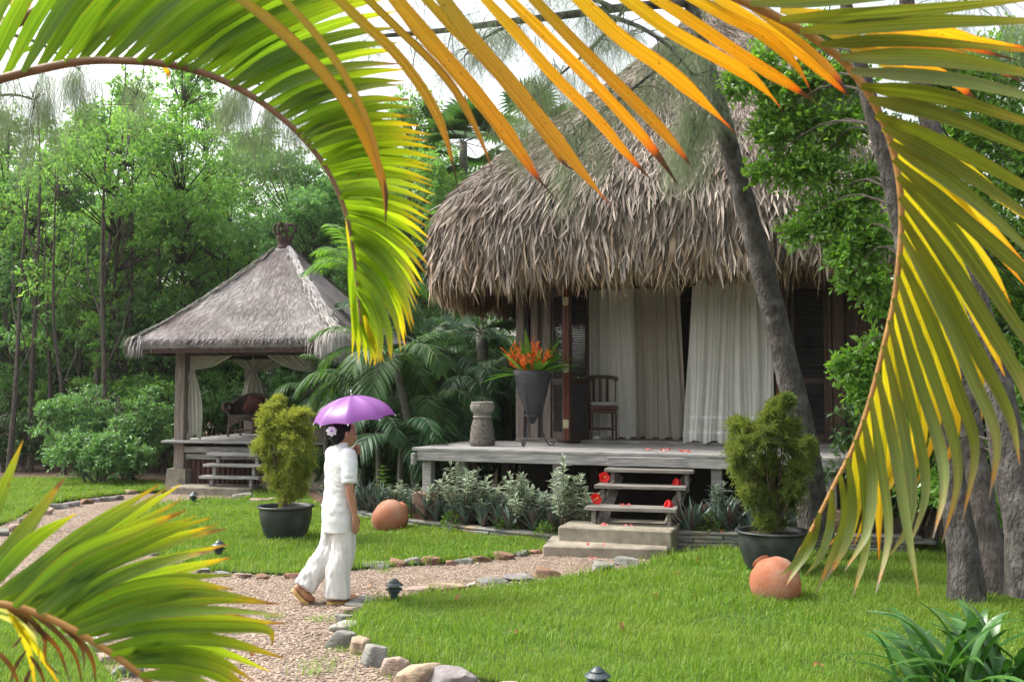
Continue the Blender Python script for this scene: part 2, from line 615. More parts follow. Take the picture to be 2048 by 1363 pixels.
# ------------------------------------------------------------------ ground sheets
def sheet(name, pts, z, mat, kind='structure', skirt=0.0, dz=0.0, sub=0):
    bm = bmesh.new()
    vs = [bm.verts.new((p[0], p[1], z)) for p in pts]
    f = bm.faces.new(vs)
    if f.normal.z < 0: bmesh.ops.reverse_faces(bm, faces=[f])
    bm.normal_update()
    if skirt:
        lo = [bm.verts.new((p[0], p[1], z - skirt)) for p in pts]
        n = len(pts)
        for i in range(n):
            j = (i + 1) % n
            try: bm.faces.new((vs[i], vs[j], lo[j], lo[i]))
            except ValueError: pass
    bmesh.ops.triangulate(bm, faces=[x for x in bm.faces if len(x.verts) > 4])
    bmesh.ops.recalc_face_normals(bm, faces=bm.faces[:])
    me = bpy.data.meshes.new(name); bm.to_mesh(me); bm.free()
    me.materials.append(mat)
    o = link(name, me); o['kind'] = kind
    return o


def smooth_poly(pts, n_per=4):
    P = [Vector((p[0], p[1], 0)) for p in pts]
    m = len(P); out = []
    for i in range(m):
        p0, p1, p2, p3 = P[i - 1], P[i], P[(i + 1) % m], P[(i + 2) % m]
        for k in range(n_per):
            f = k / n_per
            out.append(.5 * ((2 * p1) + (p2 - p0) * f + (2 * p0 - 5 * p1 + 4 * p2 - p3) * f * f + (3 * p1 - p0 - 3 * p2 + p3) * f ** 3))
    return out

sheet('ground', [(-400, -60), (400, -60), (400, 700), (-400, 700)], -0.03, M['dirt'])
PATH_PX = [(-600, 1420), (-600, 1100), (-150, 1075), (0, 1052), (60, 1022), (130, 1004), (250, 988), (345, 986), (480, 992), (760, 985), (1100, 1085), (1345, 1098), (1360, 1130), (1100, 1180), (1120, 1420)]
path_pts = [G(*p) for p in PATH_PX]
path_pts = [Vector((-9, 3.2, 0))] + path_pts[1:-1] + [Vector((.9, 3.2, 0))]
sheet('gravel_path', path_pts, 0.0, M['gravel'])

LAWNS = {
    'near_lawn': [G(*p) for p in [(1340, 1116), (1275, 1138), (1180, 1153), (1100, 1167), (1000, 1177), (900, 1189), (830, 1195), (745, 1210), (712, 1240), (702, 1268), (728, 1298), (780, 1318), (860, 1340), (960, 1362), (1080, 1390)]]
    + [Vector((1.2, 4.6, 0)), Vector((1.6, 3.4, 0)), Vector((9, 3.4, 0)), Vector((11, 9, 0)), Vector((9, 11.6, 0))] + [G(*p) for p in [(1900, 1088), (1640, 1098), (1480, 1103), (1400, 1106)]],
    'island_lawn': [G(*p) for p in [(1108, 1097), (1060, 1108), (960, 1122), (850, 1130), (730, 1138), (640, 1148), (560, 1150), (430, 1143), (340, 1120), (258, 1080), (243, 1050), (300, 1018), (400, 1002), (480, 1004), (520, 988), (560, 975), (700, 968), (735, 1006), (816, 1046), (958, 1062), (1105, 1084)]],
    'corner_lawn': [G(*p) for p in [(45, 1225), (95, 1250), (150, 1285), (185, 1312), (212, 1345), (228, 1380)]] + [Vector((-2.1, 4.4, 0)), Vector((-2.2, 3.4, 0)), Vector((-9, 3.4, 0)), Vector((-9, 8.0, 0))],
    'far_lawn': [G(*p) for p in [(335, 980), (255, 987), (130, 1003), (60, 1021), (0, 1050), (-150, 1072), (-500, 1090), (-700, 1000), (-300, 965), (0, 960), (180, 958), (320, 968)]],
}
for k, p in LAWNS.items():
    sheet(k, smooth_poly(p, 3), 0.025, M['lawn_soil'], skirt=.05)


def in_poly(x, y, poly):
    inside = np.zeros(len(x), dtype=bool)
    n = len(poly)
    for i in range(n):
        x1, y1 = poly[i][0], poly[i][1]; x2, y2 = poly[(i + 1) % n][0], poly[(i + 1) % n][1]
        if y1 == y2: continue
        c = ((y1 > y) != (y2 > y)) & (x < (x2 - x1) * (y - y1) / (y2 - y1) + x1)
        inside ^= c
    return inside


def sample_poly(poly, dens, vis=True):
    xs = [p[0] for p in poly]; ys = [p[1] for p in poly]
    A = (max(xs) - min(xs)) * (max(ys) - min(ys))
    n = int(A * dens)
    x = rng.uniform(min(xs), max(xs), n); y = rng.uniform(min(ys), max(ys), n)
    k = in_poly(x, y, poly)
    if vis:   # only as far to the sides as a camera near this one could see
        k &= (np.abs(x) < y * .60 + .8)
    return x[k], y[k]


def grass(name, poly, dens, h=(.05, .10), w=.0055, fall=8.0):
    x, y = sample_poly(poly, dens)
    keep = rng.uniform(0, 1, len(x)) < np.clip((fall / np.maximum(y, 1)) ** 1.3, .12, 1)
    x, y = x[keep], y[keep]
    n = len(x)
    # tufts: modulate height by a few sine waves
    hm = .80 + .20 * np.sin(x * 5.1 + np.sin(y * 3.3) * 2) * np.sin(y * 4.7 + 1.3) + .16 * np.sin(x * 1.7 + y * .9) * np.sin(y * 1.3 - x * .6)
    dry = np.sin(x * 2.3 + 1.1 * np.sin(y * 1.9)) * np.sin(y * 2.9 + .7 * np.sin(x * 1.3))
    hm *= np.where(dry > .72, .62, 1)
    hm *= np.where(rng.uniform(0, 1, n) < .04, 1.55, 1)
    H = rng.uniform(h[0], h[1], n) * hm
    a = rng.uniform(0, 2 * pi, n)
    lean = rng.uniform(.15, 1.1, n)
    d = np.stack([np.cos(a), np.sin(a), np.zeros(n)], 1)
    az = a + pi / 2 + rng.normal(0, .5, n)
    s = np.stack([np.cos(az), np.sin(az), np.zeros(n)], 1)
    ww = (w * rng.uniform(.7, 1.3, n) * np.clip(y / 8, .85, 2.2))[:, None]
    p0 = np.stack([x, y, np.full(n, .018)], 1)
    Z = np.array([0, 0, 1.0])
    p1 = p0 + Z * (H * .6)[:, None] + d * (H * lean * .25)[:, None]
    p2 = p0 + Z * (H * (1 - .25 * lean))[:, None] + d * (H * lean * .8)[:, None]
    P = np.stack([np.stack([p0 - s * ww / 2, p0 + s * ww / 2], 1),
                  np.stack([p1 - s * ww * .4, p1 + s * ww * .4], 1),
                  np.stack([p2 - s * ww * .06, p2 + s * ww * .06], 1)], 1)
    o = strips_mesh(name, P, M['grass'], smooth=False)
    return o

def edge_grass(poly, n_per_m, h=(.07, .15)):
    """longer unmown blades leaning over the stones at the rim of a lawn"""
    P = [np.array([p[0], p[1]]) for p in poly]; xs = []; ys = []
    for a_, b_ in zip(P, P[1:] + P[:1]):
        n = int(np.linalg.norm(b_ - a_) * n_per_m)
        if n < 1: continue
        f = rng.uniform(0, 1, n)[:, None]; q = a_ + (b_ - a_) * f + rng.normal(0, .035, (n, 2))
        tuft = np.sin(q[:, 0] * 9 + q[:, 1] * 5) * np.sin(q[:, 1] * 11 - q[:, 0] * 4)
        k = (rng.uniform(0, 1, n) < .45 + .5 * tuft) & (np.abs(q[:, 0]) < q[:, 1] * .6 + .8) & (q[:, 1] < 19)
        xs.append(q[k, 0]); ys.append(q[k, 1])
    x = np.concatenate(xs); y = np.concatenate(ys); n = len(x)
    H = rng.uniform(*h, n); a = rng.uniform(0, 2 * pi, n); lean = rng.uniform(.2, 1.1, n)
    d = np.stack([np.cos(a), np.sin(a), np.zeros(n)], 1); s_ = np.stack([-np.sin(a), np.cos(a), np.zeros(n)], 1)
    p0 = np.stack([x, y, np.full(n, .01)], 1); Z = np.array([0, 0, 1.0]); w = (.006 * np.clip(y / 8, .85, 2))[:, None]
    p1 = p0 + Z * (H * .6)[:, None] + d * (H * lean * .25)[:, None]; p2 = p0 + Z * (H * (1 - .3 * lean))[:, None] + d * (H * lean * .8)[:, None]
    return np.stack([np.stack([p0 - s_ * w / 2, p0 + s_ * w / 2], 1), np.stack([p1 - s_ * w * .4, p1 + s_ * w * .4], 1), np.stack([p2 - s_ * w * .05, p2 + s_ * w * .05], 1)], 1)
for k_ in ('near_lawn', 'island_lawn', 'corner_lawn', 'far_lawn'):
    tag(strips_mesh('tall_grass', edge_grass(smooth_poly(LAWNS[k_], 3), 170), M['grass'], smooth=False), {'near_lawn': 'longer grass blades along the stones of the near lawn', 'island_lawn': 'longer grass blades around the rim of the island lawn', 'corner_lawn': 'longer grass along the stones in the bottom left corner', 'far_lawn': 'longer grass behind the far stone row'}[k_], 'grass', kind='stuff')
tag(grass('grass', LAWNS['near_lawn'], 5200), 'short bright green lawn grass right of the gravel path', 'grass', kind='stuff')
tag(grass('grass', LAWNS['island_lawn'], 3600, h=(.05, .10), fall=11), 'bright lawn grass between the gravel path and the villa bed', 'grass', kind='stuff')
tag(grass('grass', LAWNS['corner_lawn'], 5200), 'pale sunlit lawn grass in the bottom left corner', 'grass', kind='stuff')
tag(grass('grass', LAWNS['far_lawn'], 2600, fall=14), 'lawn grass beyond the curved stone row, left of the pavilion', 'grass', kind='stuff')

# loose pebbles lying on the path
def pebbles():
    lawn = list(LAWNS.values())
    x, y = sample_poly(path_pts, 1500)
    k = np.ones(len(x), dtype=bool)
    for l in lawn: k &= ~in_poly(x, y, l)
    k &= rng.uniform(0, 1, len(x)) < np.clip((8.0 / np.maximum(y, 1)) ** 1.5, .08, 1)
    x, y = x[k], y[k]
    n = len(x)
    base = np.array([(1, 0, 0), (0, 1, 0), (-1, 0, 0), (0, -1, 0), (.1, .1, .8), (-.1, 0, -.8)])
    fc = np.array([(0, 1, 4), (1, 2, 4), (2, 3, 4), (3, 0, 4)])
    a = rng.uniform(0, 2 * pi, n); s = rng.uniform(.005, .0145, n)
    sc = np.stack([s * rng.uniform(.8, 1.5, n), s * rng.uniform(.7, 1.1, n), s * rng.uniform(.5, .9, n)], 1)
    v = base[None] * sc[:, None] * (1 + rng.normal(0, .15, (n, 6, 1)))
    ca, sa = np.cos(a)[:, None], np.sin(a)[:, None]
    vx = v[..., 0] * ca - v[..., 1] * sa + x[:, None]
    vy = v[..., 0] * sa + v[..., 1] * ca + y[:, None]
    vz = v[..., 2] + .006
    V = np.stack([vx, vy, vz], -1)
    me = bpy.data.meshes.new('pebbles')
    me.vertices.add(n * 6); me.vertices.foreach_set('co', V.astype(np.float32).ravel())
    idx = (np.arange(n)[:, None, None] * 6 + fc[None]).astype(np.int32)
    nf = n * 4
    me.loops.add(nf * 3); me.loops.foreach_set('vertex_index', idx.ravel())
    me.polygons.add(nf); me.polygons.foreach_set('loop_start', np.arange(0, nf * 3, 3, dtype=np.int32))
    me.polygons.foreach_set('loop_total', np.full(nf, 3, dtype=np.int32))
    me.update(calc_edges=True); me.materials.append(M['pebble'])
    return link('pebbles', me)
tag(pebbles(), 'loose tan and pink pebbles covering the garden path', 'gravel', kind='stuff')

# small weeds on the gravel
def weed_clumps():
    spots = [(640, 1240, .05), (655, 1330, .07), (735, 1310, .05), (628, 1345, .05), (545, 1235, .04), (690, 1300, .05), (350, 1010, .1), (420, 1012, .12), (500, 1010, .12), (770, 1142, .05), (795, 1350, .06)]
    xs = []; ys = []
    for px, py, r_ in spots:
        g = G(px, py); n = int(40 + r_ * 500)
        xs.append(rng.normal(g.x, r_ * 1.2, n)); ys.append(rng.normal(g.y, r_ * 1.2, n))
    x = np.concatenate(xs); y = np.concatenate(ys); n = len(x)
    H = rng.uniform(.015, .05, n); a = rng.uniform(0, 2 * pi, n)
    d = np.stack([np.cos(a), np.sin(a), np.zeros(n)], 1); s = np.stack([-np.sin(a), np.cos(a), np.zeros(n)], 1)
    p0 = np.stack([x, y, np.full(n, .002)], 1)
    p1 = p0 + d * (H * .6)[:, None] + np.array([0, 0, 1]) * (H * .7)[:, None]
    p2 = p0 + d * (H * 1.2)[:, None] + np.array([0, 0, 1]) * (H * .9)[:, None]
    w = .005
    P = np.stack([np.stack([p0 - s * w / 2, p0 + s * w / 2], 1), np.stack([p1 - s * w / 2, p1 + s * w / 2], 1), np.stack([p2 - s * w * .05, p2 + s * w * .05], 1)], 1)
    return strips_mesh('weeds', P, M['grass'], smooth=False)
tag(weed_clumps(), 'small green weeds sprouting through the gravel', 'weeds', kind='stuff')

# ------------------------------------------------------------------ edging stones
def rock_mesh(name, w, d, h, mat, seed, flat=.55, rough=.16):
    bm = bmesh.new()
    bmesh.ops.create_icosphere(bm, subdivisions=4, radius=1)
    off = Vector((seed * 3.7, seed * 1.3, seed * 2.1))
    cr_ = random.Random(seed * 17 + 3)
    cuts = []
    for _ in range(5):
        n_ = Vector((cr_.gauss(0, 1), cr_.gauss(0, 1), cr_.gauss(0, .6))).normalized(); cuts.append((n_, cr_.uniform(.55, .8)))
    cuts.append((Vector((cr_.uniform(-.2, .2), cr_.uniform(-.2, .2), 1)).normalized(), cr_.uniform(.5, .7)))
    for v in bm.verts:
        p = v.co.copy()
        # squared-off lump
        q = Vector([math.copysign(abs(c) ** flat, c) for c in p])
        q = q * .62 + p * .38
        k = 1 + rough * mnoise.noise(p * 1.1 + off) * 2.2 + .07 * mnoise.noise(p * 3 + off) + .03 * mnoise.noise(p * 7 + off)
        q *= k
        # a few flat cleaved faces
        for (n_, d_) in cuts:
            e_ = q.dot(n_) - d_
            if e_ > 0: q -= n_ * (e_ * .85)
        # sheared facets
        q.z += .12 * mnoise.noise(Vector((p.x * 1.3, p.y * 1.3, 0)) + off)
        v.co = Vector((q.x * w / 2, q.y * d / 2, q.z * h / 2))
    for f in bm.faces: f.smooth = True
    me = bpy.data.meshes.new(name); bm.to_mesh(me); bm.free()
    me.materials.append(mat)
    return me

ORD = ['first', 'second', 'third', 'fourth', 'fifth', 'sixth', 'seventh', 'eighth', 'ninth', 'tenth', 'eleventh', 'twelfth', 'thirteenth', 'fourteenth', 'fifteenth', 'sixteenth']
CN = {'grey': 'grey', 'tan': 'tan', 'brown': 'brown', 'red': 'reddish', 'pink': 'pinkish', 'white': 'pale', 'purple': 'purplish grey'}
ROWS = {
    ('island lawn edge', 'stone from the concrete steps along the island lawn', 'stones edging the gravel path'): [
        (1072, 1108, 26, 15, 'red'), (1040, 1113, 42, 16, 'grey'), (1000, 1119, 52, 27, 'brown'), (962, 1124, 38, 24, 'brown'), (930, 1128, 38, 20, 'grey'), (900, 1131, 24, 18, 'red'), (862, 1130, 48, 28, 'brown'), (822, 1131, 36, 25, 'purple'), (792, 1133, 52, 23, 'brown'), (745, 1138, 62, 19, 'grey')],
    ('near lawn edge', 'stone left of the concrete steps, along the near lawn', 'stones edging the gravel path'): [
        (1258, 1131, 54, 24, 'grey'), (1206, 1143, 54, 28, 'grey'), (1097, 1158, 56, 34, 'brown'), (1042, 1163, 64, 20, 'purple'), (984, 1168, 62, 22, 'grey'), (942, 1176, 20, 15, 'white'), (897, 1184, 76, 27, 'tan'), (836, 1188, 60, 24, 'pink')],
    ('curve', 'stone of the curve below the walking woman', 'stones edging the gravel path'): [
        (724, 1207, 60, 15, 'grey'), (711, 1217, 58, 14, 'grey'), (694, 1232, 54, 26, 'pink'), (692, 1247, 56, 24, 'grey'), (686, 1264, 66, 24, 'white'), (682, 1298, 66, 50, 'grey'), (716, 1309, 58, 48, 'tan'), (750, 1333, 64, 56, 'grey'), (785, 1353, 66, 52, 'pink'), (832, 1378, 98, 58, 'tan'), (900, 1386, 104, 52, 'purple'), (1008, 1398, 90, 36, 'pink')],
    ('far row', 'stone of the far lawn row, counted from the pavilion', 'stones edging the gravel path'): [
        (259, 988, 30, 16, 'tan'), (231, 1000, 36, 13, 'purple'), (210, 1003, 26, 17, 'grey'), (188, 1004, 25, 17, 'purple'), (168, 1008, 26, 19, 'brown'), (142, 1013, 34, 19, 'purple'), (111, 1018, 42, 21, 'grey'), (84, 1029, 34, 23, 'pink'), (64, 1041, 26, 22, 'brown'), (48, 1051, 26, 26, 'grey'), (26, 1062, 30, 24, 'pink'), (-2, 1072, 34, 24, 'grey')],
    ('island front', 'stone behind the woman, along the front of the island lawn', 'stones edging the gravel path'): [
        (612, 1157, 22, 12, 'purple'), (582, 1157, 36, 18, 'red'), (520, 1158, 30, 10, 'brown'), (484, 1156, 34, 12, 'pink'), (444, 1153, 42, 14, 'grey'), (400, 1146, 30, 10, 'grey'), (342, 1130, 46, 14, 'pink'), (300, 1112, 32, 12, 'grey'), (258, 1088, 30, 12, 'brown'), (236, 1068, 24, 14, 'pink')],
    ('pavilion rocks', 'rock between the pavilion steps and the fern pot', 'rocks beside the pavilion steps'): [
        (470, 987, 22, 13, 'pink'), (486, 998, 44, 22, 'white'), (515, 1006, 38, 18, 'pink'), (543, 1003, 22, 14, 'tan'), (609, 1006, 32, 14, 'grey'), (637, 1009, 26, 15, 'pink')],
    ('corner lawn edge', 'stone under the lower left palm leaf, from the bottom', 'stones edging the gravel path'): [
        (262, 1388, 64, 34, 'white'), (243, 1354, 66, 40, 'grey'), (212, 1328, 60, 34, 'pink'), (178, 1306, 64, 36, 'white'), (142, 1282, 42, 24, 'pink'), (122, 1266, 40, 18, 'white'), (97, 1250, 44, 24, 'grey'), (72, 1238, 40, 20, 'white'), (40, 1222, 44, 20, 'tan'), (0, 1206, 44, 20, 'grey')],
}
_sd = 0
SHAPE = ['rounded', 'flat', 'rough', 'blocky', 'lumpy', 'smooth']
for (row, phrase, grp), lst in ROWS.items():
    for i, (px, py, w, h, c) in enumerate(lst):
        _sd += 1
        g = G(px, py)
        k = g.y / F
        ww = w * k * (.92 if row == 'curve' else 1.0)
        # the picture height mixes the front and the top of the stone
        hh = max(.05, h * k * (.85 if row == 'curve' else .68))
        dd = max(.14, min(ww * random.uniform(.6, .9), .34))
        me = rock_mesh('edging_stone', ww, dd, hh * 1.35, SM[c], _sd, flat=random.uniform(.55, .85))
        o = link('edging_stone', me)
        o.location = (g.x, g.y + dd * .4, hh * .30)
        o.rotation_euler = (random.uniform(-.12, .12), random.uniform(-.1, .1), random.uniform(-.35, .35))
        o.name = 'edging_stone' if 'rocks' not in grp else 'garden_rock'
        big = 'large' if ww > .3 else ('small' if ww < .16 else 'middling')
        tag(o, f"{big} {CN[c]} {ORD[i]} {phrase}", 'stone', grp)

# ------------------------------------------------------------------ path lights
def path_light(px, py, label, D=None, sc=1.0):
    g = G(px, py) if D is None else Vector((W(px, 900, D).x, D, 0))
    root = empty('path_light', (g.x, g.y, 0), 0, label, 'garden light', 'pagoda lights along the path')
    m = MB(); m.tube([(0, 0, -.02), (0, 0, .10)], .032, 12); m.lathe([(.045, .095), (.05, .10), (.05, .11), (.03, .115)], 16, cap_t=True)
    m.build('post', M['lamp_green'], root)
    m = MB(); m.lathe([(.034, .112), (.034, .165)], 16, cap_t=True); m.build('glass', M['lamp_pale'], root, True)
    m = MB(); m.lathe([(.056, .118), (.074, .122), (.074, .127), (.045, .142), (.036, .143)], 20, cap_t=True); m.build('lower_shade', M['lamp_green'], root)
    m = MB(); m.lathe([(.05, .158), (.078, .160), (.080, .165), (.052, .184), (.044, .186), (.044, .194), (.022, .212), (.008, .219)], 20, cap_t=True)
    m.build('cap', M['lamp_green'], root)
    root.scale = (sc, sc, sc)
    return root
path_light(1193, 1380, 'dark green pagoda light at the bottom edge on the near lawn', D=5.95)
path_light(788, 1207, 'dark green pagoda light on the near lawn beside the woman\'s feet')
path_light(437, 1120, 'dark green pagoda light on the island lawn above the palm leaf tips')
path_light(272, 1064, 'dark pagoda light at the left end of the island lawn')
path_light(387, 1010, 'dark pagoda light where the island lawn meets gravel below the pavilion')
path_light(504, 978, 'dark pagoda light right of the pavilion bottom step')

# ------------------------------------------------------------------ slate edging, soil beds, concrete steps
def slab_line(name, pts, z0, courses, depth, label):
    """dry-laid slate: courses of thin irregular slabs along a polyline"""
    mb = MB()
    P = [Vector((p.x, p.y, 0)) for p in pts]
    L = [0]
    for i in range(1, len(P)): L.append(L[-1] + (P[i] - P[i - 1]).length)
    def at(s):
        for i in range(1, len(P)):
            if s <= L[i] or i == len(P) - 1:
                f = (s - L[i - 1]) / (L[i] - L[i - 1])
                return P[i - 1].lerp(P[i], f), (P[i] - P[i - 1]).normalized()
    z = z0
    for c in range(courses):
        th = random.uniform(.035, .055)
        s = random.uniform(-.1, 0)
        while s < L[-1]:
            l = random.uniform(.25, .6)
            p, t = at(max(0, s + l / 2))
            n = Vector((-t.y, t.x, 0))
            o = random.uniform(-.018, .018)
            mb.bbox((p.x + n.x * (depth / 2 + o), p.y + n.y * (depth / 2 + o), z + th / 2), (l - .008, depth, th - .006 + random.uniform(-.006, .004)), .006, math.atan2(t.y, t.x) + random.uniform(-.03, .03))
            s += l
        z += th
    o = mb.build(name, M['wet_stone'])
    return tag(o, label, 'stone edging'), z
SL = [G(640, 1008, .1), G(720, 1025, .1), G(816, 1040, .1), G(958, 1053, .12), G(1108, 1065, .14)]
slab_line('slate_edging', SL, -.01, 3, .22, 'low slate edging between the island lawn and purple leaved bed')
SR = [G(1346, 1100), G(1480, 1103), G(1640, 1108), G(1800, 1112)]
slab_line('slate_edging', SR, -.01, 5, .25, 'dry stacked slate edging right of the concrete steps')

def step_block(pl, pr, z0, z1, depth, mb):
    a = Vector((pl.x, pl.y, 0)); b = Vector((pr.x, pr.y, 0))
    t = (b - a).normalized(); n = Vector((-t.y, t.x, 0))
    c = (a + b) / 2 + n * depth / 2
    mb.bbox((c.x, c.y, (z0 + z1) / 2), ((b - a).length, depth, z1 - z0), .015, math.atan2(t.y, t.x))
s1 = MB(); step_block(G(1085, 1112), G(1336, 1119), -.04, .12, .75, s1)
s2 = MB(); step_block(G(1116, 1080, .12), G(1343, 1091, .12), -.03, .28, .9, s2)
st = empty('concrete_steps', (0, 0, 0), 0, 'two worn concrete steps at the end of the gravel path', 'steps')
s1.build('lower_step', M['concrete'], st); s2.build('upper_step', M['concrete'], st)

bedL = [Vector((p.x, p.y, 0)) + Vector((.06, .12, 0)) for p in SL]
sheet('planting_bed', bedL + [Vector((.95, 11.6, 0)), Vector((1.1, 13.5, 0)), Vector((-1.5, 19, 0)), Vector((-4.5, 20, 0))], .09, M['dirt'], skirt=.15)
bedR = [Vector((p.x, p.y, 0)) + Vector((.02, .1, 0)) for p in SR]
sheet('planting_bed', [bedR[0]] + bedR[1:] + [Vector((7, 15, 0)), Vector((2.2, 14, 0))], .18, M['dirt'], skirt=.25)

# fallen leaves on the lawn
M['dead_leaf'] = mat_leaf('fallen_leaf', [(0, (.22, .06, .02)), (.5, (.30, .13, .04)), (1, (.16, .09, .05))], transl=.2)
for i, (px, py, lb) in enumerate([(1353, 1163, 'curled tan fallen leaf near the top of the near lawn, below the stair'), (1243, 1272, 'rust brown fallen leaf lying mid lawn'), (1158, 1266, None),
                   (1637, 1352, 'large orange brown fallen leaf at the bottom of the lawn'), (1395, 1134, 'orange fallen leaf near the slate edging'), (1310, 1207, 'dark fallen leaf on the lawn left of the clay jar'), (505, 1312, 'dark fallen leaf on the gravel right of the palm leaf'),
                   (1037, 1284, 'pale dry leaf on the lawn beside the corner stones'), (915, 1212, 'brown twig like leaf standing in the lawn grass'), (740, 1175, 'tiny brown leaf on the gravel by the woman')]):
    if lb is None: continue
    g = G(px, py)
    mb = MB()
    L = .038
    pts = [Vector((-L + 2 * L * k / 4, 0, .02 * math.sin(k * 1.4))) for k in range(5)]
    mb.ribbon(pts, [.003, .026, .032, .022, .002], Vector((0, 0, 1)), fold=.5)
    o = mb.build('fallen_leaf', M['dead_leaf'])
    z = .075 if px > 760 else .012
    o.location = (g.x, g.y, z); o.rotation_euler = (random.uniform(-.4, .4), random.uniform(-.4, .4), random.uniform(0, 6))
    tag(o, lb, 'leaf', 'fallen leaves')
# ------------------------------------------------------------------ villa
VP = Vector((1.70, 12.26, 0)); VA = R(-22)
VR = Matrix.Rotation(VA, 4, 'Z'); VM = Matrix.Translation(VP) @ VR
def V(u, s, z): return VM @ Vector((u, s, z))
DZ = 1.07
villa = empty('thatched_villa', VP, VA, 'large dark wooden villa under a tall shaggy thatched roof, raised on a grey deck', 'house')

M['thatch'] = mat_solid('weathered_thatch', (.20, .17, .143), (.365, .315, .272), scale=2.4, rough=.95, spec=.1, island=.32, c3=(.18, .14, .11), s3=1.1)
M['fringe'] = mat_solid('tan_thatch_fringe', (.28, .21, .145), (.45, .35, .25), scale=2.5, rough=.95, spec=.1, island=.42, c3=(.21, .135, .085), s3=2.2)
M['under'] = mat_solid('thatch_underside', (.09, .07, .055), (.16, .125, .10), scale=8, stretch=(1, 1, .3), rough=1, bump=.8, bscale=30)
M['brass'] = mat_solid('pale_brass', (.48, .42, .27), (.6, .54, .38), scale=20, rough=.45, metal=.6)
M['brick'] = mat_solid('brown_stone_pier', (.14, .085, .06), (.24, .16, .12), scale=6, bump=.4, bscale=40, rough=.95)
M['louver'] = mat_solid('dark_louvre_wood', (.022, .02, .02), (.045, .04, .04), scale=4, rough=.5, island=.2)
M['floorwood'] = mat_solid('brown_floor_boards', (.12, .075, .05), (.2, .13, .09), scale=3, stretch=(1, 12, 12), rough=.4, island=.2)
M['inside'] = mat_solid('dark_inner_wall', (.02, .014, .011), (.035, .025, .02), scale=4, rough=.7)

# deck boards run along the front
mb = MB()
s = 0.0
while s < 2.0:
    w = .135
    mb.bbox((-.47 + random.uniform(-.012, .012), s + w / 2, DZ - .02 + random.uniform(-.002, .002)), (5.66, w - .006, .04), .005)
    s += w
mb.build('deck', M['deck'], villa)
mb = MB(); mb.bbox((-.47, .035, DZ - .105), (5.5, .05, .13), .006); mb.bbox((-3.2, 1.0, DZ - .105), (.05, 1.85, .13), .006); mb.bbox((2.25, 1.0, DZ - .105), (.05, 1.85, .13), .006)
mb.build('deck_beam', M['deck'], villa)
for u in (-3.12, -2.62, -1.25, .78, 2.1):
    mb = MB(); mb.bbox((u, .17, .72), (.13, .13, .52), .008); mb.build('deck_post', M['deck'], villa)
    mb = MB(); mb.bbox((u, .2, .2), (.36, .34, .54), .02); mb.build('stone_footing', M['brick'], villa)
    mb = MB(); mb.bbox((u, 1.75, .48), (.13, .13, .98), .008); mb.build('deck_post', M['darkwood'], villa)
# corbel at the left corner
mb = MB(); mb.bbox((-3.25, -.02, .92), (.05, .09, .16), .01); mb.build('corbel', M['deck'], villa)
mb = MB(); mb.box((.2, 2.12, .52), (5.4, .04, 1.0)); mb.box((-2.53, 4.6, .52), (.04, 4.9, 1.0)); mb.build('skirting', M['inside'], villa)  # dark sheets added under the house to stand in for underdeck shade
mb = MB()
for k in range(34):
    mb.bbox((.175, 2.02 + .075 + k * .15, 1.085), (5.4, .145, .05), .004)
mb.build('floor', M['floorwood'], villa)
mb = MB(); mb.bbox((-.05, 1.96, 1.095), (2.95, .12, .05), .006); mb.bbox((2.1, 1.98, 1.10), (1.35, .14, .06), .006); mb.bbox((-2.05, 1.98, 1.10), (1.0, .14, .06), .006)
mb.build('door_sill', M['stairwood'], villa)

# walls
WZ0, WZ1 = 1.11, 3.55
def boards(u0, u1, s, mat, name, z0=WZ0, z1=WZ1, w=.14, along='u', th=.03):
    mb = MB(); n = max(1, round((u1 - u0) / w)); w = (u1 - u0) / n
    for k in range(n):
        c = u0 + (k + .5) * w
        if along == 'u': mb.bbox((c, s + random.uniform(-.002, .002), (z0 + z1) / 2), (w - .006, th, z1 - z0), .004)
        else: mb.bbox((s + random.uniform(-.002, .002), c, (z0 + z1) / 2), (th, w - .006, z1 - z0), .004)
    return mb.build(name, mat, villa)
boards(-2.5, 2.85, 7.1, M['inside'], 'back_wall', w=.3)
boards(2.15, 7.1, 2.88, M['darkwood'], 'side_wall', along='s', w=.2)
boards(6.4, 7.1, -2.5, M['darkwood'], 'side_wall', along='s', w=.2)
boards(2.3, 3.0, -2.5, M['darkwood'], 'side_wall', along='s', w=.2)
boards(3.0, 6.4, -2.5, M['darkwood'], 'side_wall', along='s', w=.2, z1=1.3)
boards(2.16, 2.86, 2.1, M['redwood'] if False else M['darkwood'], 'front_panel', w=.17, th=.05)
for u, w in ((-2.515, .13), (-2.28, .12), (-2.08, .12), (1.37, .12), (1.97, .05), (2.08, .15), (2.83, .14)):
    mb = MB(); mb.bbox((u, 2.1 - .03, (WZ0 + WZ1) / 2), (w, .14, WZ1 - WZ0), .008); mb.build('post', M['postwood'] if u < 0 else M['darkwood'], villa)
mb = MB(); mb.bbox((-2.42, 2.1, 1.6), (.09, .04, .98), .004); mb.bbox((-2.18, 2.12, 2.3), (.08, .04, 2.4), .004); mb.build('front_panel', M['postwood'], villa)
mb = MB(); mb.bbox((.17, 2.08, 3.42), (5.5, .16, .2), .01); mb.build('lintel', M['darkwood'], villa)
# thin red casing beside the right hand opening
mb = MB(); mb.bbox((1.28, 2.03, 2.3), (.05, .1, 2.36), .006); mb.build('door_casing', M['redwood'], villa)

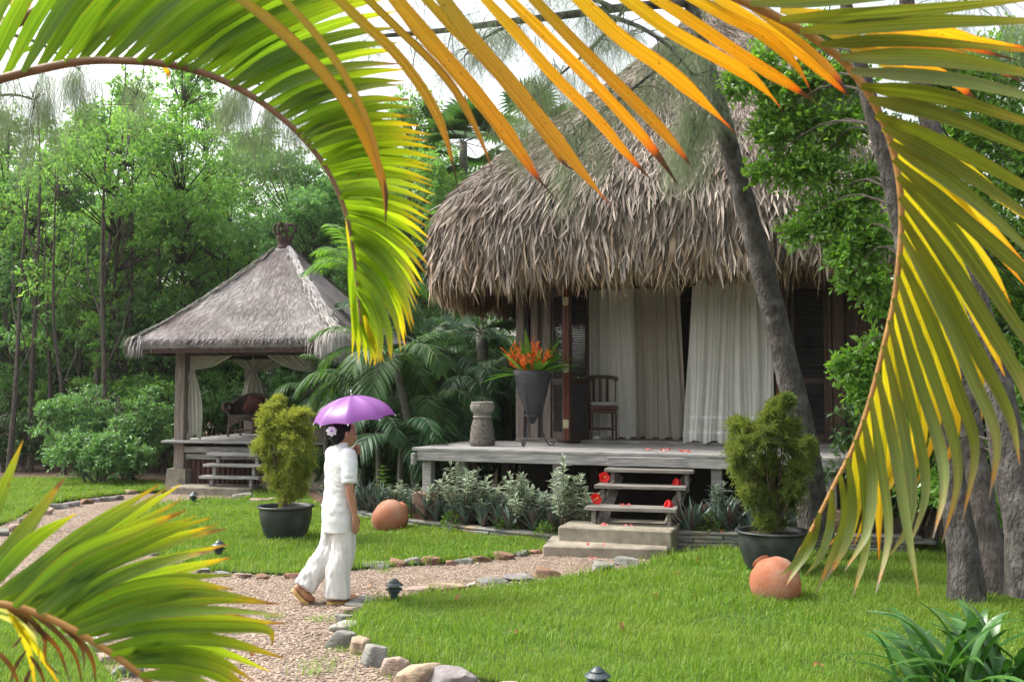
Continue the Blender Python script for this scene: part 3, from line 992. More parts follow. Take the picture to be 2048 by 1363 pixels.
def leaf(a, b, frame_mat, zb=1.12, zt=3.32, louver=(1.2, 3.2), hinges=False, solid_to=None, slat_mat=None, hinge_at=0.0):
    """framed shutter leaf standing between plan points a and b"""
    a = Vector(a + (0,)); b = Vector(b + (0,)); t = (b - a); L = t.length; t.normalize(); an = math.atan2(t.y, t.x)
    def P(f, z, off=0): 
        q = a + t * f + Vector((-t.y, t.x, 0)) * off
        return (q.x, q.y, z)
    mb = MB(); fw = .06
    mb.bbox(P(fw / 2, (zb + zt) / 2), (fw, .04, zt - zb), .005, an)
    mb.bbox(P(L - fw / 2, (zb + zt) / 2), (fw, .04, zt - zb), .005, an)
    for z, h in ((zb + .06, .12), (zt - .05, .1), (zb + .85, .08)):
        mb.bbox(P(L / 2, z), (L - 2 * fw - .002, .036, h), .004, an)
    o = mb.build('shutter_leaf', frame_mat, villa)
    sl = MB()
    z = zb + .13
    if solid_to:
        sl.bbox(P(L / 2, (zb + .12 + solid_to) / 2), (L - 2 * fw - .004, .02, solid_to - zb - .12), .003, an); z = solid_to + .06
    while z < zt - .12:
        m3 = Matrix.Rotation(an, 3, 'Z') @ Matrix.Rotation(R(38), 3, 'X')
        sl.box(P(L / 2, z), (L - 2 * fw - .004, .042, .008), M=m3)
        z += .034
    sl.build('louvres', slat_mat or M['louver'], o)
    if hinges:
        for z in (zb + .2, zb + 1.0, zt - .25):
            h = MB(); h.bbox(P(hinge_at, z, -.025), (.05, .012, .11), .003, an); h.tube([P(hinge_at, z - .06, -.034), P(hinge_at, z + .06, -.034)], .008, 8)
            h.build('hinge', M['brass'], o)
    return o
M['greywood'] = mat_solid('greyed_door_wood', (.06, .045, .042), (.12, .095, .088), scale=3, stretch=(12, 12, 1), bump=.25, bscale=6, rough=.6, island=.2)
leaf((-2.0, 2.05), (-1.665, 1.6), M['greywood'])
l2 = leaf((-1.60, 1.6), (-1.44, 2.03), M['darkwood'], solid_to=2.0, slat_mat=M['louver'])
for u in (-1.652, -1.606):
    mb = MB(); mb.bbox((u, 1.578, 2.22), (.04, .03, 2.2), .004); mb.build('door_stile', M['redwood'], l2)
for z in (1.36, 2.16, 3.12):
    for u in (-1.654, -1.604):
        mb = MB(); mb.bbox((u, 1.558, z), (.036, .01, .12), .003); mb.build('hinge', M['brass'], l2)
    mb = MB(); mb.tube([(-1.629, 1.555, z - .065), (-1.629, 1.555, z + .065)], .009, 8); mb.build('hinge_pin', M['brass'], l2)
leaf((1.44, 2.1), (1.94, 2.1), M['darkwood'])
# brass hinges seen on the leaf edge
# ---------------------------------------------------------------- roof
UC, SC, RA, RB = -.05, 4.6, 3.74, 4.05
PROF = [(1.0, 3.56), (1.0, 4.05), (.985, 4.4), (.93, 4.82), (.75, 5.6), (.5, 6.55), (.25, 7.5), (.045, 8.3), (.0, 8.4)]
_pl = [0]
for i in range(1, len(PROF)):
    _pl.append(_pl[-1] + math.hypot((PROF[i][0] - PROF[i - 1][0]) * 3.7, PROF[i][1] - PROF[i - 1][1]))
def prof(t):
    """t 0..1 along the slope length"""
    d = t * _pl[-1]
    for i in range(1, len(_pl)):
        if d <= _pl[i] or i == len(_pl) - 1:
            f = (d - _pl[i - 1]) / (_pl[i] - _pl[i - 1])
            return PROF[i - 1][0] + (PROF[i][0] - PROF[i - 1][0]) * f, PROF[i - 1][1] + (PROF[i][1] - PROF[i - 1][1]) * f
def plan(th, r_):
    """superellipse: squarer at the eave, rounder towards the top"""
    n = 2.2 + 4.0 * min(1, r_ * 1.1) ** 2
    c, s_ = math.cos(th), math.sin(th)
    k = (abs(c / RA) ** n + abs(s_ / RB) ** n) ** (-1 / n) * r_
    return (UC + k * c, SC + k * s_)
def arc_table(fn, n=1440):
    """equal steps along the outline -> angle parameter"""
    a = np.linspace(0, 2 * pi, n + 1)
    p = np.array([fn(x) for x in a])
    d = np.concatenate([[0], np.cumsum(np.linalg.norm(np.diff(p, axis=0), axis=1))])
    return lambda x: float(np.interp((x % (2 * pi)) / (2 * pi) * d[-1], d, a))
_arc = arc_table(lambda x: plan(x, 1.0))
def roofpt(th, t):
    th = _arc(th)
    r_, z = prof(t)
    u, s_ = plan(th, r_)
    return Vector((u, s_, z))
mb = MB()
mb.grid(lambda a, b: roofpt(a * 2 * pi, b) - Vector((0, 0, .03)), 72, 26, closed=True)
mb.grid(lambda a, b: (lambda p: Vector((UC + (p.x - UC) * (1 - .06 * 1), SC + (p.y - SC) * .94, p.z + .02 + 0)))(roofpt((1 - a) * 2 * pi, b * .93)), 72, 20, closed=True)
roof = mb.build('roof', M['under'], villa, True)

_TN, _TM = 900, 160
_TAB = np.array([[tuple(roofpt(2 * pi * i / _TN, j / _TM)) for j in range(_TM + 1)] for i in range(_TN)])
def roof_np(th, t):
    x = (th % (2 * pi)) / (2 * pi) * _TN; i0 = np.floor(x).astype(int) % _TN; fx = (x - np.floor(x))[:, None]; i1 = (i0 + 1) % _TN
    y = np.clip(t, 0, 1) * _TM; j0 = np.minimum(y.astype(int), _TM - 1); fy = (y - j0)[:, None]
    return (_TAB[i0, j0] * (1 - fx) + _TAB[i1, j0] * fx) * (1 - fy) + (_TAB[i0, j0 + 1] * (1 - fx) + _TAB[i1, j0 + 1] * fx) * fy

def thatch_strips(n, trange, L, Wd, lift, seed, mess=.2, tip=.12):
    r_ = np.random.default_rng(seed)
    m = n * 4
    th = r_.uniform(0, 2 * pi, m); t = r_.uniform(trange[0], trange[1], m)
    rr = np.interp(t, np.array(_pl) / _pl[-1], [q[0] for q in PROF])
    p = roof_np(th, t)
    keep = (r_.uniform(0, 1, m) < rr ** .8 + .06) & ((p[:, 1] < SC + 2.4) | (r_.uniform(0, 1, m) < .2))
    th, t, p = th[keep][:n], t[keep][:n], p[keep][:n]; n = len(th)
    dn = unit(roof_np(th, t - .03) - roof_np(th, t + .03) + np.array([0, 0, -1e-4])); tan = unit(roof_np(th + .02, t) - roof_np(th - .02, t))
    nr = unit(np.cross(tan, -dn)); out = p - np.array([UC, SC, 0]); out[:, 2] = .2
    nr *= np.sign(np.sum(nr * out, 1))[:, None]
    cl = np.array([mnoise.noise(Vector(q) * 1.9) for q in p]); c2 = np.array([mnoise.noise(Vector(q) * 4.3 + Vector((7, 3, 1))) for q in p])
    d = unit(dn + tan * (r_.normal(0, mess, n) + .35 * cl + .25 * c2)[:, None])
    l = r_.uniform(*L, n)[:, None]; w = r_.uniform(*Wd, n)[:, None]
    a0 = r_.uniform(*lift[0], n)[:, None]; a1 = (r_.uniform(*lift[1], n) * (1 + 1.3 * np.maximum(0, c2 + cl)))[:, None]
    tw = r_.normal(0, .6, n)[:, None]; sd = unit(tan * np.cos(tw) + nr * np.sin(tw)); cur = r_.normal(0, .05, n)[:, None]
    rows = []
    for f, k in ((0, .6), (.33, 1), (.67, .8), (1, tip)):
        q = p + d * (l * f) + nr * (a0 + (a1 - a0) * f ** 1.3) + tan * (cur * f * f) + np.array([0, 0, -.10]) * l * f * f
        rows.append(np.stack([q - sd * w * k / 2, q + sd * w * k / 2], 1))
    return np.stack(rows, 1)
P = np.concatenate([thatch_strips(70000, (.05, .99), (.10, .30), (.005, .016), ((.0, .04), (.01, .06)), 3, mess=.3),
                    thatch_strips(16000, (.02, .6), (.16, .36), (.012, .026), ((.0, .04), (.02, .09)), 5, mess=.22),
                    thatch_strips(5500, (.0, .2), (.22, .46), (.02, .05), ((.01, .05), (.03, .13)), 4, mess=.18)])
strips_mesh('thatch', P, M['thatch'], roof)

# hanging fringe round the eave, in uneven tufts
def fringe(seed, n):
    r_ = np.random.default_rng(seed); P = []
    for k in range(n):
        th = r_.uniform(0, 2 * pi)
        th = _arc(th)
        if plan(th, 1)[1] > SC + 3.4 and r_.uniform() > .5: continue
        t = r_.uniform(.0, .13) ** 1.0
        rr, z = prof(t)
        ins = r_.uniform(-.02, .14) if r_.uniform() < .55 else r_.uniform(.0, .35)
        u, s_ = plan(th, rr)
        o = Vector((u - UC, s_ - SC, 0)); o.normalize()
        p = Vector((u, s_, z)) - o * ins
        tuft = .5 + .5 * mnoise.noise(Vector((u * 1.7, s_ * 1.7, 3.1))) + .35 * mnoise.noise(Vector((u * 5, s_ * 5, 1.1)))
        bot = 3.50 - .38 * tuft + r_.normal(0, .09) - .16 * (ins > .15)
        l = min(.75, max(.25, z - bot)) if t < .07 else r_.uniform(.35, .65)
        w = r_.uniform(.012, .04) if r_.uniform() < .75 else r_.uniform(.04, .075)
        tan = Vector((-o.y, o.x, 0))
        tw = r_.normal(0, .7); sd = tan * math.cos(tw) + o * math.sin(tw)
        lean = tan * r_.normal(0, .10) + o * r_.normal(.02, .06)
        kick = r_.normal(0, .07)
        pts = []
        for j in range(5):
            f = j / 4
            q = p + Vector((0, 0, -l * f)) + lean * (l * f * 1.2) + tan * (kick * f * f) + o * (.05 * math.sin(f * 3))
            ww = w * (.5, 1, .9, .6, .06)[j] / 2
            pts.append([tuple(q - sd * ww), tuple(q + sd * ww)])
        P.append(pts)
    return np.array(P)
strips_mesh('eave_fringe', fringe(5, 19000), M['fringe'], villa)
M['brownfringe'] = mat_solid('brown_inner_thatch', (.17, .085, .05), (.30, .175, .105), scale=3, rough=1, spec=.1, island=.4)
def inner_fringe(seed, n):
    r_ = np.random.default_rng(seed); P = []
    for k in range(n):
        th = _arc(r_.uniform(0, 2 * pi)); u, s_ = plan(th, r_.uniform(.90, .985))
        left = u < -3.1
        if not left and r_.uniform() > .45: continue
        tuft = mnoise.noise(Vector((u * 1.3, s_ * 1.3, 9.1))) + .6 * mnoise.noise(Vector((u * 4, s_ * 4, 2)))
        bot = (3.16 if left else 3.32) - .22 * tuft + r_.normal(0, .05)
        z = 3.75; l = z - bot; w = r_.uniform(.012, .035)
        a = r_.uniform(0, pi); sd = Vector((math.cos(a), math.sin(a), 0)); ln = Vector((r_.normal(0, .05), r_.normal(0, .05), 0))
        P.append([[tuple(Vector((u, s_, z - l * f)) + ln * f - sd * (w * k2 / 2)), tuple(Vector((u, s_, z - l * f)) + ln * f + sd * (w * k2 / 2))] for f, k2 in ((0, .8), (.5, 1), (.85, .7), (1, .1))])
    return np.array(P)
strips_mesh('inner_fringe', inner_fringe(6, 7000), M['brownfringe'], villa)

# ------------------------------------------------------------------ wooden stair
sa = R(-15)
stair = empty('wooden_stair', G(1278, 1020, .0), sa, 'grey wooden stair of three treads rising to the villa deck', 'steps')
SI = Matrix.Translation(stair.location) @ Matrix.Rotation(sa, 4, 'Z'); SI = SI.inverted()
for (px, py, z, w) in ((1260, 1015, .485, 1.06), (1279, 971, .70, 1.10), (1297, 938, .885, 1.08)):
    c = SI @ G(px, py, z)
    mb = MB(); mb.bbox((c.x, c.y + .075, z - .022), (w, .15, .044), .006); mb.bbox((c.x, c.y + .235, z - .022), (w - .01, .15, .044), .006); mb.build('tread', M['stairwood'], stair)
    for sx in (-1, 1):
        mb = MB(); mb.bbox((c.x + sx * (w / 2 - .09), c.y + .12, z - .16), (.05, .09, .23), .005); mb.build('tread_bracket', M['stairwood'], stair)
c1 = SI @ G(1260, 1015, .485); c3 = SI @ G(1297, 938, .885)
for sx in (-1, 1):
    mb = MB()
    a = Vector((c1.x + sx * .40, c1.y + .28, .34)); b = Vector((c3.x + sx * .42, c3.y + .3, .86))
    mb.tube([a + Vector((0, 0, -.12)), b + Vector((0, 0, -.1))], .075, 4)
    mb.build('stringer', M['stairwood'], stair)
c = SI @ V(-.03, -.03, 0)
mb = MB(); mb.bbox((c.x, c.y, .965), (1.0, .04, .115), .005); mb.build('apron_board', M['deck'], stair)

# ------------------------------------------------------------------ curtains (hang free: things of their own)
M['voile'] = mat_fabric('white_voile', (.90, .89, .83), transl=.42)
M['linen'] = mat_fabric('cream_linen', (.62, .57, .49), transl=.35)
def curtain(name, fn_top, fn_bot, n, folds, amp, mat, label, seed, hem=None, group=None, cat='curtain', nv=26):
    rr = random.Random(seed)
    ph = [rr.uniform(0, 6) for _ in range(6)]
    mb = MB()
    def fn(a, b):
        top, nt_ = fn_top(a); bot, nb_ = fn_bot(a)
        p = top.lerp(bot, b); nn = nt_.lerp(nb_, b)
        aa = a + .018 * math.sin(b * 3 + ph[0] + a * 9)
        d = amp * (math.sin(aa * folds * 2 * pi + ph[1]) + .5 * math.sin(aa * folds * 3.7 * pi + ph[2] + b) + .35 * math.sin(aa * folds * 7.3 * pi + ph[3] - b * 2)) * (.55 + .45 * b)
        return p + nn * d + (Vector((0, 0, .02 * math.sin(a * folds * 5 + ph[4]))) if b > .98 else Vector((0, 0, 0)))
    mb.grid(fn, n, nv)
    o = mb.build(name, mat, None, True)
    return tag(o, label, cat, group)
nv_ = VR.to_3x3() @ Vector((0, -1, 0))
def line(u0, u1, s0, z, s1=None):
    return lambda a: (V(u0 + (u1 - u0) * a, s0 + ((s1 if s1 is not None else s0) - s0) * a, z), nv_)
curtain('curtain', line(-1.62, -.9, 2.55, 3.45), line(-1.62, -.86, 2.55, 1.125), 130, 5, .035, M['voile'], 'white gathered curtain behind the wooden chair, left in the doorway', 1, group='villa curtains')
curtain('curtain', line(-1.1, -.24, 2.8, 3.45), line(-1.12, -.16, 2.8, 1.12), 130, 6, .032, M['linen'], 'dim cream curtain in the middle of the doorway', 2, group='villa curtains')
curtain('curtain', line(.12, 1.24, 1.99, 3.4), line(-.0, 1.24, 1.86, 1.125), 150, 6, .04, M['voile'], 'white curtain on the right of the doorway, its hem spilling out on the sill', 3, group='villa curtains')
# lace bands: narrow stitched ribbons near the hem of the right hand curtain
cur3 = [o for o in COL.objects if o.name.startswith('curtain')][-1]
M['lace'] = mat_fabric('lace_band', (.93, .93, .92), transl=.2)
def lace(o, rows, n=150):
    me = o.data; w = n + 1; mb = MB()
    for (r0, r1, f) in rows:
        vs = []
        for i in range(w):
            a = me.vertices[r0 * w + i].co; b = me.vertices[r1 * w + i].co
            for q in (f - .18, f + .18):
                vs.append(a.lerp(b, q) + nv_ * .006)
        mb.add([tuple(v) for v in vs], [(2 * i, 2 * i + 2, 2 * i + 3, 2 * i + 1) for i in range(w - 1)])
    return mb.build('lace_trim', M['lace'], o, True)
lace(cur3, [(22, 23, .1), (24, 25, .5)])

# ------------------------------------------------------------------ armchair inside the door
ch = empty('wooden_armchair', V(-1.27, 2.16, 1.112), VA + R(25), 'dark wooden armchair with a pale seat cushion behind the open door', 'chair')
ch.scale = (.84, .84, 1)
M['chairwood'] = mat_solid('dark_chair_wood', (.045, .018, .012), (.085, .035, .022), scale=4, rough=.4, island=.2)
mb = MB(); mb.bbox((0, 0, .47), (.5, .46, .06), .01); mb.bbox((0, 0, .42), (.46, .42, .05), .006); mb.build('seat', M['chairwood'], ch)
mb = MB(); mb.bbox((0, 0, .53), (.46, .42, .06), .02); mb.build('cushion', mat_solid('chair_cushion', (.24, .23, .21), (.3, .29, .27), rough=.9), ch)
for x in (-.21, .21):
    for y in (-.19, .19):
        mb = MB(); mb.tube([(x * 1.03, y * 1.03, 0), (x, y, .45)], [.017, .022], 8); mb.build('leg', M['chairwood'], ch)
mb = MB(); mb.tube([(-.21, -.19, .16), (.21, -.19, .16)], .013, 6); mb.tube([(-.21, .19, .16), (.21, .19, .16)], .013, 6); mb.tube([(-.21, -.19, .2), (-.21, .19, .2)], .013, 6); mb.tube([(.21, -.19, .2), (.21, .19, .2)], .013, 6); mb.build('stretcher', M['chairwood'], ch)
mb = MB(); pts = [Vector((.26 * math.cos(a), .24 * math.sin(a), .90 + .03 * math.sin(a))) for a in [R(-35 + k * 250 / 14) for k in range(15)]]
mb.tube(pts, .028, 8, squash=1.3); mb.build('arm_rail', M['chairwood'], ch)
for a in (-25, 10, 60, 90, 120, 170, 205):
    x, y = .245 * math.cos(R(a)), .225 * math.sin(R(a))
    mb = MB(); mb.bbox((x, y, .70), (.05 if a in (60, 90, 120) else .03, .02, .40), .004, R(a) + pi / 2); mb.build('back_slat', M['chairwood'], ch)

# ------------------------------------------------------------------ things on the deck
pg = G(964, 892, DZ)
ped = empty('stone_pedestal', (pg.x, pg.y + .15, DZ), .3, 'carved grey stone pedestal with fluted cap standing on the left of the deck', 'pedestal')
M['pedstone'] = mat_solid('carved_grey_stone', (.16, .145, .125), (.30, .275, .24), scale=9, bump=.6, bscale=55, rough=.95)
M['pedbody'] = mat_solid('pitted_grey_stone', (.085, .075, .062), (.19, .17, .145), scale=26, bump=1.0, bscale=70, rough=1)
mb = MB(); mb.lathe([(.165, 0), (.176, .01), (.178, .06), (.17, .16), (.158, .25), (.14, .33), (.118, .375), (.11, .385)], 36, cap_t=True); mb.build('body', M['pedbody'], ped, True)
mb = MB(); mb.lathe([(.10, .38), (.125, .385), (.135, .40), (.125, .415), (.112, .42), (.112, .43), (.125, .435), (.132, .445), (.12, .455), (.11, .46)], 36, cap_t=True); mb.build('neck_rings', M['pedstone'], ped, True)
mb = MB()
def flute(zs):
    n = 80
    vs = []; fs = []
    for r_, z in zs:
        for k in range(n):
            a = 2 * pi * k / n
            rr = r_ * (1 + .035 * abs(math.sin(a * 10)) - .02)
            vs.append((rr * math.cos(a), rr * math.sin(a), z))
    for i in range(len(zs) - 1):
        for k in range(n):
            j = (k + 1) % n; fs.append((i * n + k, i * n + j, (i + 1) * n + j, (i + 1) * n + k))
    fs.append(tuple(range((len(zs) - 1) * n, len(zs) * n)))
    mb.add(vs, fs)
flute([(.115, .455), (.15, .475), (.168, .51), (.170, .56), (.163, .575), (.135, .582)]); mb.lathe([(.150, .578), (.158, .585), (.158, .605), (.145, .612)], 36, cap_t=True)
mb.build('fluted_cap', M['pedstone'], ped)

sg = G(1064, 892, DZ); sg.y += .12; sg.x += .01
stand = empty('planter_stand', (sg.x, sg.y, DZ), .35, 'black wrought iron stand with curled feet holding the cone planter', 'plant stand')
for k in range(3):
    a = 2 * pi * k / 3 + R(100)
    pr = [(.31, .10), (.33, .06), (.30, .02), (.26, .005), (.21, .03), (.16, .12), (.125, .26), (.13, .42), (.165, .6), (.205, .79)]
    # curled foot
    pr = [(.255, .045), (.275, .06), (.295, .045), (.29, .02), (.265, .008), (.235, .01), (.20, .05), (.165, .12), (.13, .24), (.118, .36), (.135, .46), (.17, .62), (.21, .80)]
    pts = catmull([Vector((r_ * math.cos(a), r_ * math.sin(a), z)) for r_, z in pr], 34)
    mb = MB(); mb.tube(pts, .009, 8); mb.build('leg', M['iron'], stand)
for r_, z in ((.125, .42), (.205, .79)):
    mb = MB(); mb.tube([Vector((r_ * math.cos(2 * pi * k / 36), r_ * math.sin(2 * pi * k / 36), z)) for k in range(37)], .008, 8, cap=False); mb.build('ring', M['iron'], stand)
cone = empty('cone_planter', (sg.x, sg.y, DZ + .27), 0, 'dark grey cone shaped planter in the iron stand on the deck', 'planter')
mb = MB(); mb.lathe([(.012, .03), (.05, .08), (.12, .245), (.20, .46), (.262, .70), (.265, .765), (.258, .772), (.245, .765), (.235, .68)], 40); mb.build('pot', mat_solid('dark_grey_planter', (.035, .036, .042), (.065, .065, .075), scale=5, stretch=(1, 1, 3), rough=.7, bump=.1), cone, True)
mb = MB(); mb.lathe([(.236, .70), (.1, .71), (.002, .712)], 24, cap_b=False); mb.build('soil', M['soil_pot'], cone)

# flower arrangement: strap leaves and orange heliconia sprays
M['heli_leaf'] = mat_leaf('broad_green_leaf', [(0, (.05, .14, .015)), (.6, (.09, .22, .02)), (1, (.14, .28, .035))], transl=.35, rough=.35)
M['heli_flower'] = mat_leaf('orange_bract', [(0, (.75, .16, .02)), (.6, (.85, .25, .02)), (1, (.62, .06, .03))], transl=.3, tcol=(1.3, 1.1, .8), rough=.5)
fl = empty('flower_arrangement', (sg.x, sg.y, DZ + .98), 0, 'orange heliconia flowers with broad green leaves in the cone planter', 'flowers')
fl.scale = (1.3, 1.3, 1.25)
fr = random.Random(4)
mb = MB(); mf = MB()
for k in range(66):
    a = fr.uniform(0, 2 * pi); el = fr.uniform(.3, 1.4) if k > 9 else fr.uniform(.0, .35)
    L = fr.uniform(.27, .48) * (1.0 if el < 1 else 1.15)
    d = Vector((math.cos(a) * math.cos(el), math.sin(a) * math.cos(el), math.sin(el)))
    b = Vector((math.cos(a) * .1, math.sin(a) * .1, 0))
    pts = [b + d * (L * f) + Vector((0, 0, -.16 * L * f * f * (1.4 - el))) for f in [j / 6 for j in range(7)]]
    nr = (Vector((0, 0, 1)) + Vector((math.cos(a), math.sin(a), 0)) * -math.sin(el) + Vector((fr.uniform(-.4, .4),) * 3)).normalized()
    w = fr.uniform(.05, .075)
    mb.ribbon(pts, [w * .2, w * .75, w, w, w * .8, w * .45, .003], nr, fold=.3)
for k in range(40):
    a = fr.uniform(0, 2 * pi); rr = fr.uniform(.0, .30)
    h = fr.uniform(.18, .40) if rr < .18 else fr.uniform(.12, .28)
    if k < 5: a = R(170 + k * 12); rr = .25; h = .12 + .05 * k
    b = Vector((math.cos(a) * rr * .4, math.sin(a) * rr * .4, .02)); t = Vector((math.cos(a) * rr, math.sin(a) * rr, h))
    mf.tube([b, b.lerp(t, .5) + Vector((0, 0, .03)), t], .004, 5)
    for j in range(9):
        f = .55 + .5 * j / 8
        q = b.lerp(t, f); an = fr.uniform(0, 2 * pi)
        dd = Vector((math.cos(an) * .7, math.sin(an) * .7, fr.uniform(.3, .9)))
        l = fr.uniform(.035, .075)
        mf.ribbon([q, q + dd * l * .5, q + dd * l + Vector((0, 0, .01))], [.008, .016, .002], Vector((math.sin(an), -math.cos(an), .3)))
mb.build('leaves', M['heli_leaf'], fl); mf.build('blossoms', M['heli_flower'], fl)

# ------------------------------------------------------------------ hibiscus on the treads, scattered petals
M['hibiscus'] = mat_leaf('red_hibiscus', [(0, (.62, .012, .012)), (1, (.78, .03, .03))], transl=.25, tcol=(1.2, .6, .6), rough=.5)
M['stamen'] = mat_solid('yellow_stamen', (.7, .4, .03), (.8, .5, .05), rough=.6)
def hibiscus(px, py, z, tilt, yaw, label, closed=False):
    g = G(px, py, z)
    rt = empty('hibiscus_flower', (g.x, g.y + .06, z + .01), yaw, label, 'flower', 'red hibiscus flowers on the stair')
    Mx = Matrix.Rotation(tilt, 3, 'X')
    mb = MB()
    for k in range(5):
        a = 2 * pi * k / 5
        c, s_ = math.cos(a), math.sin(a)
        def fn(p, q, c=c, s_=s_):
            w = (p - .5) * 2
            l = q
            rad = (.012 + (.062 if not closed else .04) * l ** 1.2)
            h = (.06 * l if not closed else .10 * l) - (.03 * l * l if not closed else 0) + .006 * math.sin(w * 7 + l * 4) * l
            wd = .048 * math.sin(pi * min(1, .15 + .8 * l)) * w
            v = Vector((c * rad - s_ * wd, s_ * rad + c * wd, h + .012 * abs(w)))
            return Mx @ v + Vector((0, 0, .055 if not closed else .0))
        mb.grid(fn, 6, 6)
    mb.build('petals', M['hibiscus'], rt, True)
    if not closed:
        m2 = MB(); m2.tube([Mx @ Vector((0, 0, 0)) + Vector((0, 0, .055)), Mx @ Vector((.004, .004, .07)) + Vector((0, 0, .055))], [.004, .006], 6); m2.build('stamen', M['stamen'], rt)
    return rt
hibiscus(1208, 967, .70, R(70), R(10), 'open red hibiscus flower at the left end of the middle tread')
hibiscus(1190, 1011, .485, R(68), R(30), 'open red hibiscus flower at the left end of the lowest tread')
hibiscus(1355, 970, .70, R(180), 0, 'red hibiscus standing face down at the right end of the middle tread', True).location.z += .075
hibiscus(1339, 1014, .485, R(180), 0, 'red hibiscus standing face down at the right end of the lowest tread', True).location.z += .075
M['petal'] = mat_leaf('fallen_petals', [(0, (.55, .04, .06)), (1, (.72, .18, .16))], transl=.25, tcol=(1.2, .8, .8))
pr_ = random.Random(9)
def petals(px, py, z, n, spread, label):
    g = G(px, py, z); mb = MB()
    for k in range(n):
        x, y = pr_.gauss(0, spread), pr_.gauss(0, spread * .7); a = pr_.uniform(0, 6.3); L = pr_.uniform(.03, .05)
        d = Vector((math.cos(a), math.sin(a), 0))
        pts = [Vector((x, y, .006)) + d * (L * f) + Vector((0, 0, .03 * f * f * pr_.uniform(.3, 1.2))) for f in (0, .35, .7, 1)]
        mb.ribbon(pts, [.008, .028, .03, .006], Vector((0, 0, 1)), fold=.5)
    o = mb.build('flower_petals', M['petal']); o.location = (g.x, g.y, z + .003)
    return tag(o, label, 'petals', 'red petals strewn on deck and steps')
petals(1300, 901, DZ + .002, 5, .05, 'dark pink petals on the deck, leftmost of those below the doorway')
petals(1330, 902, DZ + .002, 5, .05, 'dark pink petals on the deck between two other petal heaps')
petals(1362, 904, DZ + .002, 6, .05, 'coral petals on the deck nearest the white curtain hem')
petals(1378, 905, DZ + .002, 4, .035, 'small coral petal heap on the deck at the far right of the row')
petals(1251, 1012, .486, 5, .05, 'red petals in the middle of the lowest wooden tread')
petals(1208, 1052, .326, 3, .04, 'red petals on the upper concrete step, left pair')
petals(1251, 1053, .326, 3, .03, 'red petals on the upper concrete step, right pair')
petals(1176, 1092, .151, 2, .02, 'coral petal on the lower concrete step, left one')
petals(1210, 1092, .151, 2, .02, 'coral petal on the lower concrete step, right one')
petals(1188, 1118, .012, 2, .02, 'red petal on the gravel in front of the concrete steps')
# ------------------------------------------------------------------ pavilion
GC = Vector((-4.5, 19.6, 0)); GA = R(-12)
GM = Matrix.Translation(GC) @ Matrix.Rotation(GA, 4, 'Z'); GR = Matrix.Rotation(GA, 3, 'Z')
gz = empty('garden_pavilion', GC, GA, 'open garden pavilion with grey thatched hip roof and carved crown finial', 'pavilion')
GZ = .92
M['grthatch'] = mat_solid('grey_grass_thatch', (.18, .165, .16), (.31, .285, .28), scale=1.6, rough=1, spec=.1, island=.28, c3=(.19, .16, .15), s3=1.2)
M['paleth'] = mat_solid('pale_ridge_thatch', (.38, .355, .34), (.5, .47, .45), scale=4, rough=1, spec=.1, island=.3)
M['finial'] = mat_solid('carved_red_brown_wood', (.03, .018, .016), (.075, .042, .037), scale=14, rough=.8, bump=.5, bscale=60)
M['corru'] = mat_solid('red_brown_boards', (.05, .025, .02), (.11, .055, .045), scale=5, stretch=(9, 9, 1), rough=.9, island=.3)
mb = MB(); k = 0; y = -1.62
while y < 1.6:
    mb.bbox((0, y + .068, GZ - .022), (3.3, .13, .044), .005); y += .136
mb.build('deck', M['deck'], gz)
mb = MB(); mb.bbox((0, -1.42, GZ - .17), (2.75, .06, .11), .006); mb.bbox((0, -1.38, GZ - .30), (2.7, .05, .0999), .006); mb.build('beam', M['deck'], gz)
for sx in (-1, 1):
    for sy in (-1, 1):
        x, y = sx * 1.375, sy * 1.375
        mb = MB(); mb.bbox((x, y, (.4 + 2.6) / 2), (.2, .2, 2.2), .012); mb.build('post', M['postwood'], gz)
        mb = MB(); mb.box((x, y, .17), (.42, .42, .46), taper=.88); mb.build('footing', M['concrete'], gz)
mb = MB()
for k in range(26): mb.tube([(-1.25 + k * .1, -1.3, .05), (-1.25 + k * .1, -1.3, .84)], .048, 6)
for k in range(26): mb.tube([(-1.3, -1.25 + k * .1, .05), (-1.3, -1.25 + k * .1, .84)], .048, 6)
mb.build('skirting', M['corru'], gz)
mb = MB()
E = 2.07
for sy in (-1, 1): mb.bbox((0, sy * E, 2.57), (2 * E + .06, .06, .14), .006)
for sx in (-1, 1): mb.bbox((sx * E, 0, 2.57), (.06, 2 * E - .061, .14), .006)
mb.build('fascia', M['darkwood'], gz)
mb = MB()
for sy in (-1, 1): mb.bbox((0, sy * 1.375, 2.55), (2.55, .12, .14), .006)
for sx in (-1, 1): mb.bbox((sx * 1.375, 0, 2.55), (.12, 2.55, .14), .006)
mb.build('ring_beam', M['darkwood'], gz)

# roof
GP = [(2.12, 2.66), (2.10, 2.76), (1.66, 3.10), (1.17, 3.56), (.68, 4.05), (.34, 4.40), (.14, 4.64)]
def gprof(t):
    f = t * (len(GP) - 1); i = min(int(f), len(GP) - 2); f -= i
    return GP[i][0] + (GP[i + 1][0] - GP[i][0]) * f, GP[i][1] + (GP[i + 1][1] - GP[i][1]) * f
def gplan(th, r_, t=0):
    n = 16.0 if t < .3 else max(3.0, 16 - 17 * (t - .3))
    c, s_ = math.cos(th), math.sin(th)
    k = (abs(c) ** n + abs(s_) ** n) ** (-1 / n) * r_
    return (k * c, k * s_)
_garc = arc_table(lambda x: gplan(x, 2.12, 0))
def groof(th, t):
    th = _garc(th)
    r_, z = gprof(t); x, y = gplan(th, r_, t)
    # corners droop a little
    k = max(0, (abs(x) + abs(y)) / (2 * max(r_, .01)) - .86) / .14
    return Vector((x, y, z - .05 * k * (1 - t)))
